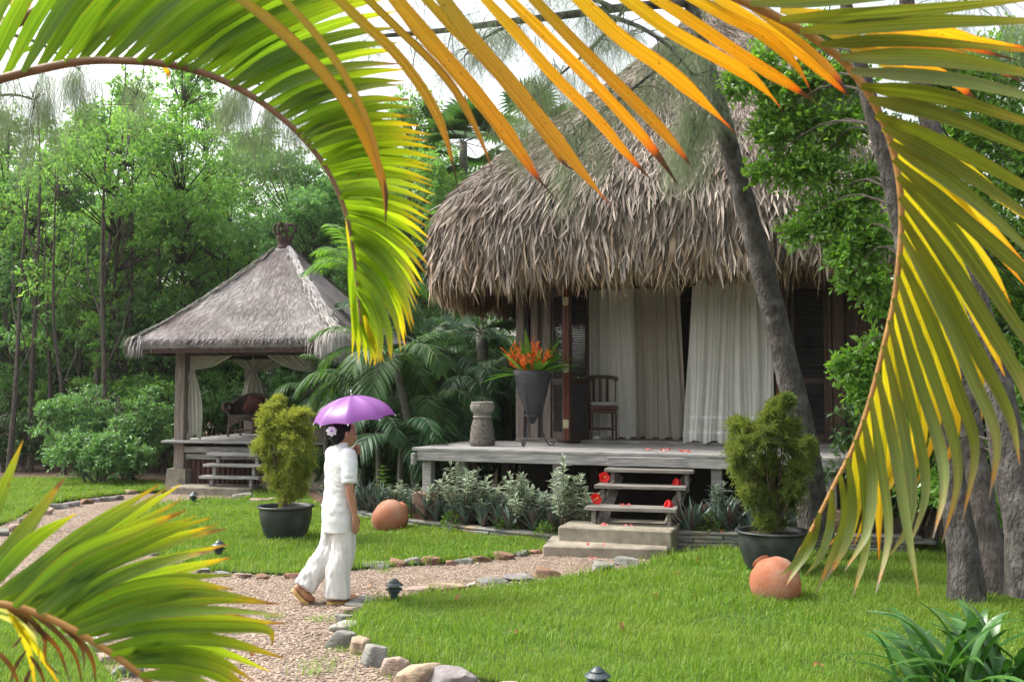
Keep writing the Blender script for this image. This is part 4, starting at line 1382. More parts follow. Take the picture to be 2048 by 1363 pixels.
mb = MB(); mb.grid(lambda a, b: groof(a * 2 * pi, b), 128, 24, closed=True)
mb.grid(lambda a, b: groof((1 - a) * 2 * pi, b * .97) - Vector((0, 0, .07)), 96, 12, closed=True)
groofo = mb.build('roof', M['grthatch'], gz, True)
r_ = np.random.default_rng(21); P = []
while len(P) < 22000:
    th = r_.uniform(0, 2 * pi); t = r_.uniform(.005, .99) ** 1.25
    rr = gprof(t)[0] / 2.12
    if r_.uniform() > rr + .1: continue
    if groof(th, 0).y > 1.9 and r_.uniform() > .25: continue
    p = groof(th, t); dn = groof(th, max(0, t - .03)) - groof(th, min(1, t + .03)); tan = groof(th + .01, t) - groof(th - .01, t)
    if dn.length < 1e-6 or tan.length < 1e-6: continue
    dn.normalize(); tan.normalize(); nr = tan.cross(-dn).normalized()
    if nr.z < 0: nr = -nr
    if abs(nr.z) < .05 and nr.dot(Vector((p.x, p.y, 0))) < 0: nr = -nr
    d = (dn + tan * r_.normal(0, .4)).normalized(); l = r_.uniform(.08, .2); w = r_.uniform(.006, .014)
    if t < .16: l = min(l, .05 + t * 1.3)
    a1 = r_.uniform(.006, .024)
    pts = []
    for k in range(3):
        f = k / 2
        q = p + d * (l * f) + nr * (.006 + a1 * f)
        ww = w * (.8, 1, .1)[k] / 2
        pts.append([tuple(q - tan * ww), tuple(q + tan * ww)])
    P.append(pts)
strips_mesh('thatch', np.array(P), M['grthatch'], groofo)
# trimmed fringe on the eave and drooping corner tufts
P = []
for k in range(5200):
    th = _garc(r_.uniform(0, 2 * pi)); x, y = gplan(th, r_.uniform(2.06, 2.13)); z = r_.uniform(2.66, 2.78)
    o = Vector((x, y, 0)).normalized(); tan = Vector((-o.y, o.x, 0))
    l = r_.uniform(.015, .045) + max(0, (abs(x) + abs(y)) / 4.24 - .95) * 1.2 * r_.uniform(.5, 1); w = .012
    pts = []
    for j in range(3):
        f = j / 2; q = Vector((x, y, z)) + Vector((0, 0, -l * f)) + o * (.02 * f + .05 * f * f) + tan * r_.normal(0, .012); ww = w * (1, .9, .15)[j] / 2
        pts.append([tuple(q - tan * ww), tuple(q + tan * ww)])
    P.append(pts)
strips_mesh('eave_fringe', np.array(P), M['grthatch'], gz)
def tuft(cx, cy, z, n, L, spread, name='corner_tuft'):
    P = []
    o0 = Vector((cx, cy, 0)).normalized()
    for k in range(n):
        a = r_.normal(0, .75); b = r_.normal(0, .5)
        o = (Matrix.Rotation(a, 3, 'Z') @ o0)
        tan = Vector((-o.y, o.x, 0)); l = r_.uniform(*L)
        p = Vector((cx, cy, z)) - o0 * .25 + Vector((r_.normal(0, .05), r_.normal(0, .05), r_.normal(0, .04)))
        pts = []
        for j in range(5):
            f = j / 4
            q = p + o * (spread * math.sin(f * 1.7)) * (1 + b * .2) + Vector((0, 0, .10 * math.sin(f * pi) - l * f ** 2)); ww = .014 * (1, 1, .9, .7, .1)[j] / 2
            pts.append([tuple(q - tan * ww), tuple(q + tan * ww)])
        P.append(pts)
    return strips_mesh(name, np.array(P), M['paleth'], gz)
tuft(2.0, -2.0, 2.80, 700, (.3, .5), .42); tuft(-2.02, -2.02, 2.70, 160, (.14, .3), .3); tuft(2.0, 2.0, 2.75, 200, (.3, .45), .4)
# hip ridges: pale bundles near the top, darker ropes below
for (sx, sy, mt, n) in ((1, -1, 'paleth', 500), (-1, -1, 'grthatch', 350), (1, 1, 'grthatch', 200)):
    P = []
    for k in range(n):
        t = r_.uniform(.1, .97); th = math.atan2(sy, sx) % (2 * pi) + r_.normal(0, .02) * (1 + 3 * t)
        p = groof(th, t); dn = groof(th, max(0, t - .04)) - groof(th, min(1, t + .03)); dn.normalize()
        tan = dn.cross(Vector((0, 0, 1))).normalized(); l = r_.uniform(.15, .35)
        d = (dn + tan * r_.normal(0, .12)).normalized(); a = r_.uniform(.04, .09)
        P.append([[tuple(p + d * l * f + Vector((0, 0, a)) + tan * r_.normal(0, .02) * (1 - f) - tan * w_), tuple(p + d * l * f + Vector((0, 0, a)) + tan * w_)] for f, w_ in ((0, .008), (.5, .011), (1, .001))])
    strips_mesh('hip_ridge', np.array(P), M[mt], gz)
# finial: drum with rope rings and curled crown loops
mb = MB(); mb.lathe([(.13, 4.60), (.165, 4.62), (.17, 4.65), (.15, 4.67), (.14, 4.70), (.15, 4.80), (.175, 4.86), (.165, 4.88), (.10, 4.89)], 20, cap_t=True)
fin = mb.build('finial', M['finial'], gz, True)
for k in range(7):
    a = 2 * pi * k / 7; c, s_ = math.cos(a), math.sin(a)
    pts = catmull([Vector((c * q[0], s_ * q[0], q[1])) for q in ((.13, 4.86), (.19, 4.96), (.205, 5.05), (.16, 5.12), (.08, 5.11), (.05, 5.04), (.08, 4.98))], 18)
    m2 = MB(); m2.tube(pts, [.028 - .012 * i / 17 for i in range(18)], 7); m2.build('crown_loop', M['finial'], fin, True)

# steps
gst = empty('pavilion_steps', GM @ Vector((-.35, -1.65, 0)), GA, 'three grey wooden treads above a concrete slab leading into the pavilion', 'steps')
GI = (Matrix.Translation(gst.location) @ Matrix.Rotation(GA, 4, 'Z')).inverted()
for (px, py, z, w) in ((457, 952, .32, 1.16), (463, 928, .53, 1.12), (470, 906, .72, 1.12)):
    c = GI @ G(px, py, z)
    mb = MB(); mb.bbox((c.x, c.y + .14, z - .025), (w, .28, .05), .006); mb.build('tread', M['deck'], gst)
    for sx in (-.38, .38):
        mb = MB(); mb.bbox((c.x + sx, c.y + .12, z - .14), (.06, .08, .17), .005); mb.build('bracket', M['deck'], gst)
c = GI @ G(415, 989)
mb = MB(); mb.bbox((c.x + .05, c.y + .34, .045), (1.55, .68, .17), .02); mb.build('concrete_slab', M['concrete'], gst)

# curtains tied back to the posts
def tied(top_a, top_b, tie, foot, footw, label, seed, nrm=(0, -1, 0)):
    ta, tb, ti, fo = [Vector(q) for q in (top_a, top_b, tie, foot)]
    rr = random.Random(seed); ph = [rr.uniform(0, 6) for _ in range(4)]
    n_ = Vector(nrm); dirx = (tb - ta).normalized()
    mb = MB()
    def fn(a, b):
        fold = math.sin(a * 9 * pi + ph[0]) + .5 * math.sin(a * 17 * pi + ph[1])
        if b < .5:
            f = b / .5
            p0 = ta.lerp(tb, a)
            p1 = ti + dirx * ((a - .5) * .09)
            p = p0.lerp(p1, f) + Vector((0, 0, -.10 * math.sin(f * pi) * abs((p0 - p1).dot(dirx)) * .9))
            return p + n_ * (fold * .022 * (1 - .5 * f))
        f = (b - .5) / .5
        p0 = ti + dirx * ((a - .5) * .09); p1 = fo + dirx * ((a - .5) * footw)
        p = p0.lerp(p1, f); k = min(1, f * 3)
        return p + dirx * ((a - .5) * footw * .7 * math.sin(f * pi)) + n_ * (fold * .025 * (.4 + .6 * k)) + Vector((0, 0, .05 * math.sin(a * 6 + ph[2]) * f))
    mb.grid(fn, 70, 36)
    o = mb.build('tied_curtain', M['gvoile'], None, True)
    o.location = GC; o.rotation_euler = (0, 0, GA)
    return tag(o, label, 'curtain', 'pavilion curtains')
M['gvoile'] = mat_fabric('off_white_voile', (.56, .55, .48), transl=.35)
tied((-1.27, -1.3, 2.52), (-.35, -1.3, 2.52), (-1.2, -1.34, 2.22), (-1.14, -1.34, .97), .26, 'off white curtain tied back to the front left post of the pavilion', 1)
tied((.2, -1.3, 2.52), (1.25, -1.3, 2.52), (1.2, -1.34, 2.17), (1.18, -1.34, .97), .26, 'off white curtain tied back to the front right post, behind palm leaves', 2)
tied((-1.75, 1.25, 2.50), (-.35, 1.25, 2.50), (-1.22, 1.2, 2.24), (-1.2, 1.2, 1.2), .42, 'off white curtain fanned from the rear post behind the wicker chair', 3)

# wicker armchair and cushion
M['wicker'] = mat_solid('grey_brown_wicker', (.07, .05, .04), (.15, .11, .09), scale=30, stretch=(1, 1, 2), rough=.9, bump=.9, bscale=70)
wc = empty('wicker_armchair', GM @ Vector((-.88, .35, GZ)), GA + R(8), 'grey brown wicker armchair with rounded back inside the pavilion', 'chair')
mb = MB()
def back(a, b):
    an = R(-20 + 220 * a); rx, ry = .36, .33
    h = .42 + .40 * max(0, math.sin(pi * (a * .8 + .1))) ** 1.5 if .0 <= a <= 1 else .4
    return Vector((rx * math.cos(an) * (1 + .1 * b), ry * math.sin(an) * (1 + .12 * b), .40 + (h - .40 + .02) * b))
mb.grid(back, 36, 8); mb.grid(lambda a, b: back(1 - a, b) * 1.0 + Vector((0, 0, .001)) - Vector((.02 * math.cos(R(-20 + 220 * (1 - a))), .02 * math.sin(R(-20 + 220 * (1 - a))), 0)), 36, 8)
mb.tube([back(k / 36, 1) for k in range(37)], .032, 8); mb.build('backrest', M['wicker'], wc, True)
mb = MB(); mb.lathe([(.36, .36), (.37, .40), (.35, .43)], 28, cap_t=True); mb.build('seat', M['wicker'], wc)
for sx in (-1, 1):
    mb = MB(); pts = catmull([Vector((sx * .36, .02, .62)), Vector((sx * .42, -.15, .66)), Vector((sx * .43, -.30, .62)), Vector((sx * .40, -.36, .54)), Vector((sx * .36, -.32, .50)), Vector((sx * .37, -.26, .54))], 20)
    mb.tube(pts, .035, 8); mb.build('arm', M['wicker'], wc, True)
    mb = MB(); mb.tube([(sx * .36, -.3, .60), (sx * .31, -.28, .4), (sx * .33, -.32, 0)], .026, 8); mb.build('leg', M['wicker'], wc)
    mb = MB(); mb.tube([(sx * .26, .26, .4), (sx * .3, .32, 0)], .024, 8); mb.build('leg', M['wicker'], wc)
mb = MB(); mb.grid(lambda a, b: Vector((-.31 + .62 * a, -.315, .42 - b * (.10 + .18 * abs(2 * a - 1) ** 2))), 20, 4); mb.tube([(-.31, -.3, .12), (.31, -.3, .12)], .012, 6); mb.tube([(-.31, -.3, .12), (0, 0.05, .12), (-.28, .28, .12)], .012, 6)
mb.build('apron', M['wicker'], wc)
M['cushion'] = mat_solid('dark_red_cushion', (.06, .016, .012), (.11, .03, .022), scale=9, rough=.9)
me = rock_mesh('cushion', .5, .16, .46, M['cushion'], 3, flat=.7, rough=.05); cu = link('cushion', me); cu.location = GM @ Vector((-.85, .42, GZ + .66)); cu.rotation_euler = (R(-14), 0, GA)
tag(cu, 'dark red square cushion on the wicker armchair', 'cushion')

# carved stone disc and carved figure beside the steps
M['carved'] = mat_solid('pale_carved_sandstone', (.30, .25, .17), (.46, .39, .27), scale=8, rough=.95, bump=1.0, bscale=24)
dg = G(627, 980)
disc = MB(); n = 64
def discf(a, b):
    an = a * 2 * pi; r_ = .255 * b
    rel = .012 * (abs(math.sin(5 * an + 9 * b)) + abs(math.sin(13 * b + 2.0 * math.sin(4 * an))) ) if b < .88 else .02
    return Vector((r_ * math.cos(an), -.05 - rel, .255 + r_ * math.sin(an)))
disc.grid(discf, 96, 26, closed=True)
disc.grid(lambda a, b: Vector((.255 * math.cos(-a * 2 * pi), -.07 + .12 * b, .255 + .255 * math.sin(-a * 2 * pi))), 64, 2, closed=True)
disc.lathe([(.001, 0), (.255, .0)], 64, c=(0, .05, .255), M=Matrix.Rotation(R(-90), 3, 'X'), cap_b=False)
do = disc.build('carved_disc', M['carved'], None); do.location = (dg.x, dg.y + .1, 0.0); do.rotation_euler = (R(-9), 0, R(12))
tag(do, 'round carved sandstone disc leaning behind the fern pot', 'stone carving')
fg = G(527, 985); fr_ = random.Random(3)
mb = MB()
for (x, z, rx, rz) in ((0, .12, .16, .13), (.03, .3, .12, .12), (-.05, .22, .1, .1), (.05, .45, .085, .09), (.02, .56, .06, .07), (-.11, .1, .08, .07)):
    mb.lathe([(.001, z - rz), (rx * .7, z - rz * .75), (rx, z), (rx * .75, z + rz * .7), (.001, z + rz)], 16, c=(x, 0, 0), cap_b=False)
fo_ = mb.build('stone_figure', M['carved'], None, True); fo_.location = (fg.x + .06, fg.y + .1, 0)
tag(fo_, 'lumpy carved sandstone figure half hidden behind the fern bush', 'stone carving')
# ------------------------------------------------------------------ big pots and fern bushes
def big_pot(px, py, R0, H, label):
    g = G(px, py)
    rt = empty('plant_pot', (g.x, g.y, 0), random.uniform(0, 3), label, 'pot', 'large dark glazed pots')
    mb = MB(); k = R0
    mb.lathe([(.62 * k, 0), (.66 * k, .02), (.80 * k, .25 * H), (.92 * k, .55 * H), (.955 * k, .80 * H), (.945 * k, .90 * H), (.95 * k, .93 * H), (1.03 * k, .945 * H), (1.05 * k, .97 * H), (1.03 * k, .995 * H), (.97 * k, H), (.90 * k, .975 * H), (.88 * k, .86 * H)], 56)
    mb.build('pot_body', M['blackpot'], rt, True)
    mb = MB(); mb.lathe([(.90 * k, .885 * H), (.5 * k, .90 * H), (.002, .91 * H)], 32, cap_b=False); mb.build('soil', M['soil_pot'], rt)
    return g
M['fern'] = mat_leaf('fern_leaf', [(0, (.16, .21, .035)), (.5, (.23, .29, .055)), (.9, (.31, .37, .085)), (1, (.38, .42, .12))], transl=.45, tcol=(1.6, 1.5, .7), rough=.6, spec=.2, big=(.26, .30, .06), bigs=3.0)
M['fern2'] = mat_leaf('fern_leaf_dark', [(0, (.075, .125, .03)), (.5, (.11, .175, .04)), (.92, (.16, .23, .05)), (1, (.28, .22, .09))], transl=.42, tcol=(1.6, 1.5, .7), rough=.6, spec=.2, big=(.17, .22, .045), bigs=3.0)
M['twig'] = mat_solid('brown_twig', (.06, .04, .025), (.13, .09, .06), scale=20, rough=.9)

def fern_bush(px, py, D, blobs, mat, label, seed):
    r_ = np.random.default_rng(seed)
    root = W(px, py, D)
    rt = empty('fern_bush', root, 0, label, 'shrub')
    Cs, Ds, Ls, Ws = [], [], [], []
    st = MB()
    for (bx, by, br) in blobs:
        for rep in range(2):
            c = np.array(W(bx, by, D + r_.normal(0, .16))) - np.array(root)
            br_m = br * D / F
            st.tube([(c[0] * .1, c[1] * .1, .0), (c[0] * .5, c[1] * .6, c[2] * .45), tuple(c)], [.008, .006, .003], 5)
            ns = 46
            d = unit(r_.normal(0, 1, (ns, 3)) + np.array([0, -.15, .35]))
            for i in range(ns):
                L = br_m * r_.uniform(.4, 1.12)
                m = 20
                f = np.linspace(.12, 1, m)
                pos = c + d[i] * (L * f)[:, None] + np.array([0, 0, -.22]) * (L * f ** 2)[:, None]
                # side fronds
                for sgn in range(2):
                    dd = unit(d[i] * .5 + r_.normal(0, .75, (m, 3)))
                    Cs.append(pos + r_.normal(0, .008, (m, 3))); Ds.append(dd)
                    Ls.append(r_.uniform(.03, .068, m)); Ws.append(r_.uniform(.007, .015, m))
    V = leaf_quads(np.concatenate(Cs), np.concatenate(Ds), np.concatenate(Ls), np.concatenate(Ws), droop=.1, rs=r_)
    quads_mesh('foliage', V, mat, rt)
    st.build('stems', M['twig'], rt)
    return rt
p1 = big_pot(571, 1080, .335, .43, 'large black glazed pot on the island lawn, left of the walking woman')
fern_bush(572, 1004, p1.y, [(545, 822, 30), (535, 845, 26), (600, 832, 28), (575, 845, 32), (570, 875, 40), (538, 880, 30), (608, 868, 28), (594, 918, 36), (552, 926, 34), (524, 893, 22), (606, 900, 30), (590, 958, 32), (574, 985, 24), (560, 955, 30), (585, 890, 34), (612, 925, 22), (598, 975, 20), (556, 802, 14)],
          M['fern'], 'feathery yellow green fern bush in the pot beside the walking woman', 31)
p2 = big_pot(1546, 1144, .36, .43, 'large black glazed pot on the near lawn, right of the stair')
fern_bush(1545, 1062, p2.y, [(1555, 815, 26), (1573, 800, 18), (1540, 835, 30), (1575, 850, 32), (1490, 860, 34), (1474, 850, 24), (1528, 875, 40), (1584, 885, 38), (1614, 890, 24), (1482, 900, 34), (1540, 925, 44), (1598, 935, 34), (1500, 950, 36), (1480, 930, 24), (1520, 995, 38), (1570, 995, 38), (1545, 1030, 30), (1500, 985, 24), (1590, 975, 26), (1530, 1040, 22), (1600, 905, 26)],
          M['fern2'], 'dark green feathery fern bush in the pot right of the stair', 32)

# ------------------------------------------------------------------ clay jars lying in the grass
def clay_jar(px, py, Rj, tilt, yaw, label, z=None):
    g = G(px, py)
    mb = MB(); k = Rj
    pr = [(.002, -1.0), (.35, -.97), (.62, -.82), (.85, -.5), (.98, -.1), (1.0, .15), (.93, .45), (.74, .72), (.46, .88), (.33, .94), (.31, .99), (.36, 1.05), (.38, 1.08), (.35, 1.10), (.28, 1.08), (.25, .98), (.26, .9)]
    mb.lathe([(a * k, b * k) for a, b in pr], 48, cap_b=False)
    o = mb.build('clay_jar', M['terracotta'], None, True)
    o.location = (g.x, g.y, Rj * .74 if z is None else z); o.rotation_euler = (tilt, 0, yaw)
    return tag(o, label, 'jar', 'terracotta jars lying in the grass')
clay_jar(780, 1062, .235, R(-62), R(-50), 'round terracotta jar tipped over on the island lawn right of the woman')
clay_jar(1552, 1202, .22, R(-48), R(32), 'round terracotta jar lying on the near lawn in front of the dark pot')

# ------------------------------------------------------------------ the walking woman
def ellipsoid(mb, c, r, n=16, Mx=None):
    pr = [(math.sin(pi * k / n), -math.cos(pi * k / n)) for k in range(n + 1)]
    vs = []; fs = []
    m = 20
    for a, b in pr:
        for k in range(m):
            t = 2 * pi * k / m
            v = Vector((a * math.cos(t) * r[0], a * math.sin(t) * r[1], b * r[2]))
            if Mx is not None: v = Mx @ v
            vs.append(tuple(v + Vector(c)))
    for i in range(n):
        for k in range(m):
            j = (k + 1) % m
            fs.append((i * m + k, i * m + j, (i + 1) * m + j, (i + 1) * m + k))
    mb.add(vs, fs)

def loft(mb, secs, n=28, flatten=None):
    """secs: (centre, rx, ry) stacked horizontally; closed"""
    vs = []; fs = []
    for c, rx, ry in secs:
        for k in range(n):
            t = 2 * pi * k / n
            vs.append((c[0] + rx * math.cos(t), c[1] + ry * math.sin(t), c[2]))
    for i in range(len(secs) - 1):
        for k in range(n):
            j = (k + 1) % n
            fs.append((i * n + k, i * n + j, (i + 1) * n + j, (i + 1) * n + k))
    fs.append(tuple(range(n - 1, -1, -1))); fs.append(tuple(range((len(secs) - 1) * n, len(secs) * n)))
    mb.add(vs, fs)

def limb(mb, pts, rad, n=14, m=14):
    P = catmull(pts, m)
    rr = np.interp(np.linspace(0, 1, m), np.linspace(0, 1, len(rad)), rad)
    mb.tube(P, list(rr), n)
    ellipsoid(mb, P[0], (rr[0],) * 3, 8); ellipsoid(mb, P[-1], (rr[-1],) * 3, 8)

def remeshed(mb, name, mat, parent, voxel, smooth=4):
    o = mb.build(name, mat, None)
    md = o.modifiers.new('r', 'REMESH'); md.mode = 'VOXEL'; md.voxel_size = voxel
    if smooth:
        ms = o.modifiers.new('s', 'SMOOTH'); ms.iterations = smooth; ms.factor = .5
    dg = bpy.context.evaluated_depsgraph_get()
    me = bpy.data.meshes.new_from_object(o.evaluated_get(dg))
    o.modifiers.clear()
    old = o.data; o.data = me; bpy.data.meshes.remove(old)
    me.polygons.foreach_set('use_smooth', np.ones(len(me.polygons), dtype=bool))
    if not me.materials: me.materials.append(mat)
    o.parent = parent
    return o

M['skin'] = mat_solid('warm_brown_skin', (.33, .165, .10), (.40, .21, .135), scale=8, rough=.5, spec=.35)
M['shirt'] = mat_fabric('white_cotton', (.70, .72, .71), transl=.1, bump=.5)
M['trouser'] = mat_fabric('white_trousers', (.68, .67, .64), transl=.15, bump=.4)
M['hair'] = mat_solid('black_hair', (.004, .0035, .004), (.011, .009, .009), scale=4, stretch=(1, 6, 30), rough=.55, spec=.15, bump=.4, bscale=20)
M['shoe'] = mat_solid('tan_leather', (.40, .19, .10), (.48, .25, .14), scale=10, rough=.5)
M['sole'] = mat_solid('golden_sole', (.55, .36, .12), (.62, .42, .16), scale=10, rough=.5)
M['eye'] = mat_solid('dark_eye', (.01, .008, .006), rough=.2)
M['orchid'] = mat_leaf('white_orchid', [(0, (.8, .76, .82)), (1, (.85, .83, .86))], transl=.3, tcol=(1, .95, 1))
M['orchidc'] = mat_solid('purple_orchid_heart', (.35, .08, .5), (.42, .12, .55), rough=.6)

fx = G(678, 1200)
woman = empty('person', (fx.x, fx.y - .05, 0), R(35), 'woman in white tunic and wide trousers walking under a purple umbrella', 'person')
b = MB()
# head and face
ellipsoid(b, (.055, 0, 1.468), (.092, .073, .108))
ellipsoid(b, (.085, 0, 1.40), (.062, .055, .06))
ellipsoid(b, (.118, 0, 1.372), (.026, .028, .02))           # chin
limb(b, [(.138, 0, 1.475), (.152, 0, 1.452), (.160, 0, 1.432)], [.008, .011, .013], 8, 5)  # nose
ellipsoid(b, (.148, .012, 1.428), (.010, .009, .007)); ellipsoid(b, (.148, -.012, 1.428), (.010, .009, .007))
ellipsoid(b, (.143, 0, 1.407), (.011, .022, .006)); ellipsoid(b, (.140, 0, 1.397), (.011, .019, .006))    # lips
ellipsoid(b, (.130, 0, 1.49), (.02, .05, .012))             # brow
for s_ in (-1, 1):
    ellipsoid(b, (.118, s_ * .038, 1.43), (.028, .024, .028))  # cheek
    ellipsoid(b, (.035, s_ * .079, 1.452), (.019, .009, .032), Mx=Matrix.Rotation(s_ * .25, 3, 'Z'))
    ellipsoid(b, (.040, s_ * .078, 1.428), (.009, .007, .010))
limb(b, [(.035, 0, 1.42), (.022, 0, 1.35), (.01, 0, 1.28)], [.05, .048, .06])
loft(b, [((0, 0, .84), .09, .14), ((0, 0, 1.0), .085, .125), ((.01, 0, 1.15), .095, .15), ((.01, 0, 1.26), .075, .15), ((.01, 0, 1.30), .05, .09)])
# right arm, relaxed
RS, RE, RW = Vector((.01, -.175, 1.265)), Vector((-.01, -.235, 1.01)), Vector((.045, -.222, .775))
limb(b, [RS, RS.lerp(RE, .5) + Vector((0, -.008, 0)), RE], [.052, .045, .038])
limb(b, [RE, RE.lerp(RW, .4), RW], [.038, .037, .025])
ellipsoid(b, (.053, -.222, .722), (.034, .017, .048), Mx=Matrix.Rotation(R(8), 3, 'Y'))
limb(b, [RW, (.05, -.222, .74)], [.025, .024], 10, 4)
for i, (fo, ln) in enumerate(((.026, .072), (.009, .08), (-.008, .075), (-.024, .06))):
    a = Vector((.055 + fo, -.222, .684 if i in (1, 2) else .69))
    limb(b, [a, a + Vector((.006, .006, -ln * .45)), a + Vector((.010, .020, -ln * .8)), a + Vector((.006, .034, -ln * .98))], [.0095, .009, .0082, .007], 8, 7)
limb(b, [(.075, -.218, .745), (.098, -.205, .715), (.102, -.195, .685)], [.012, .010, .008], 8, 6)
# left arm, bent up to hold the handle
SH0 = Vector((.222, .055, 1.20)); SH1 = Vector((.135, .045, 1.80))
def shaft(z): return SH0.lerp(SH1, (z - SH0.z) / (SH1.z - SH0.z))
LS, LE = Vector((.015, .175, 1.265)), Vector((.085, .225, 1.03))
hc = shaft(1.30); LW = hc + Vector((-.035, .055, -.055))
limb(b, [LS, LS.lerp(LE, .5) + Vector((0, .008, 0)), LE], [.052, .045, .038])
limb(b, [LE, LE.lerp(LW, .4), LW], [.038, .036, .024])
ellipsoid(b, hc + Vector((-.026, .026, -.006)), (.022, .022, .045), Mx=Matrix.Rotation(R(-10), 3, 'Y'))
limb(b, [LW, hc + Vector((-.028, .034, -.03))], [.024, .022], 10, 4)
for i, dz in enumerate((.032, .012, -.008, -.026)):
    c = shaft(1.30 + dz)
    rad = .019
    pts = [c + Vector((rad * math.cos(a), rad * math.sin(a), .002 * k)) for k, a in enumerate([R(120 - t) for t in (0, 60, 120, 180, 235 - 12 * i)])]
    pts[0] = c + Vector((-.016, .036, 0))
    limb(b, pts, [.0092, .009, .0088, .0082, .007], 8, 9)
limb(b, [hc + Vector((-.035, .02, .015)), hc + Vector((-.026, -.004, .045)), hc + Vector((-.006, -.017, .058))], [.012, .010, .008], 8, 6)
# legs and feet
limb(b, [(0, -.085, .86), (.01, -.085, .47), (-.045, -.085, .07)], [.085, .055, .036])
limb(b, [(0, .085, .86), (-.02, .085, .47), (-.29, .085, .17)], [.085, .055, .036])
def foot(mb, heel, ball, toe, r=(.034, .036, .026), flat=1.0):
    limb(mb, [heel, heel.lerp(ball, .5) + Vector((0, 0, .012)), ball, toe], [r[0], r[0], r[1], r[2]], 12, 10)
fh, fb, ft = Vector((-.105, -.085, .062)), Vector((.03, -.088, .045)), Vector((.10, -.09, .04))
bh, bb, bt = Vector((-.335, .085, .145)), Vector((-.265, .087, .06)), Vector((-.215, .09, .032))
foot(b, fh, fb, ft); foot(b, bh, bb, bt)
limb(b, [(-.05, -.085, .09), fh + Vector((.03, 0, .0))], [.034, .034], 10, 4); limb(b, [(-.29, .085, .17), bh + Vector((.02, 0, -.01))], [.034, .034], 10, 4)
body = remeshed(b, 'body', M['skin'], woman, .0048, 3)
for s_ in (-1, 1):
    e = MB(); ellipsoid(e, (.1355, s_ * .030, 1.462), (.009, .013, .007), 8); e.build('eye', M['eye'], woman, True)
    e = MB(); e.tube([(.134, s_ * .018, 1.484), (.132, s_ * .034, 1.489), (.12, s_ * .05, 1.484)], .0035, 6); e.build('eyebrow', M['hair'], woman, True)
h = MB()
ellipsoid(h, (.022, 0, 1.492), (.103, .0805, .098), 20)
ellipsoid(h, (-.02, 0, 1.455), (.078, .074, .085), 16)
ellipsoid(h, (-.092, 0, 1.47), (.048, .055, .055), 16)
ellipsoid(h, (-.03, 0, 1.395), (.04, .05, .035), 12)
remeshed(h, 'hair', M['hair'], woman, .006, 3)
fl_ = MB()
fc_ = Vector((-.105, -.062, 1.482)); fn_ = Vector((-.35, -.85, .25)).normalized()
t1 = fn_.cross(Vector((0, 0, 1))).normalized(); t2 = t1.cross(fn_)
for k in range(7):
    a = 2 * pi * k / 7 + .2; d = t1 * math.cos(a) + t2 * math.sin(a)
    pts = [fc_ + d * l + fn_ * hh for l, hh in ((.004, .02), (.018, .022), (.036, .016), (.046, .006))]
    fl_.ribbon(pts, [.010, .028, .03, .008], fn_, fold=.3)
hf = fl_.build('hair_flower', M['orchid'], woman)
e = MB(); ellipsoid(e, fc_ + fn_ * .026, (.010, .010, .010), 8); e.build('flower_heart', M['orchidc'], hf, True)
# tunic
t = MB()
secs = [((-.005, 0, .605), .128, .182), ((-.005, 0, .70), .131, .19), ((-.01, 0, .80), .130, .186), ((-.005, 0, .90), .118, .172), ((0, 0, 1.0), .112, .168), ((.004, 0, 1.1), .116, .178), ((.005, 0, 1.19), .116, .188), ((.006, 0, 1.25), .102, .188), ((.01, 0, 1.29), .085, .165), ((.013, 0, 1.32), .068, .115), ((.018, 0, 1.345), .058, .07), ((.022, 0, 1.378), .057, .06), ((.022, 0, 1.385), .05, .052)]
loft(t, secs, 36)
limb(t, [RS + Vector((0, .02, .005)), RS.lerp(RE, .4) + Vector((0, -.006, 0)), RS.lerp(RE, .72)], [.076, .070, .066])
limb(t, [LS + Vector((0, -.02, .005)), LS.lerp(LE, .4) + Vector((0, .006, 0)), LS.lerp(LE, .75)], [.076, .070, .066])
shirt = remeshed(t, 'tunic', M['shirt'], woman, .008, 4)
cu_ = MB()
for A_, B_ in ((RS, RE), (LS, LE)):
    c = A_.lerp(B_, .80); d = (B_ - A_).normalized(); q = d.to_track_quat('Z', 'Y').to_matrix()
    cu_.lathe([(.058, -.02), (.0665, -.018), (.0665, .022), (.058, .024)], 24, c=tuple(c), M=q)
cu_.build('sleeve_cuff', M['shirt'], woman, True)
tr = MB()
def leg_loft(pts, rs, n=28):
    P = catmull(pts, 14); rr = np.interp(np.linspace(0, 1, 14), np.linspace(0, 1, len(rs)), rs)
    tr.tube(P, list(rr), n)
leg_loft([(0, -.075, .88), (.01, -.082, .5), (-.035, -.085, .28), (-.05, -.085, .055)], [.106, .10, .103, .113])
leg_loft([(0, .075, .88), (-.03, .082, .5), (-.16, .085, .30), (-.285, .085, .135)], [.108, .100, .094, .096])
ellipsoid(tr, (0, 0, .80), (.118, .168, .13))
def wrinkle(o, amp, fx, fy, fz, zlo=-1, zhi=9):
    for v in o.data.vertices:
        p = v.co; k = max(0, min(1, (p.z - zlo) * 6, (zhi - p.z) * 6))
        q = Vector((p.x * fx + p.z * 2.2, p.y * fy, p.z * fz + p.x * 3))
        d = mnoise.noise(q) + .5 * mnoise.noise(q * 2.1)
        v.co = p + v.normal * (amp * k * (abs(d) * 2 - .5))
wrinkle(shirt, .007, 4, 6, 11, .62, 1.30)
trs = remeshed(tr, 'trousers', M['trouser'], woman, .008, 4)
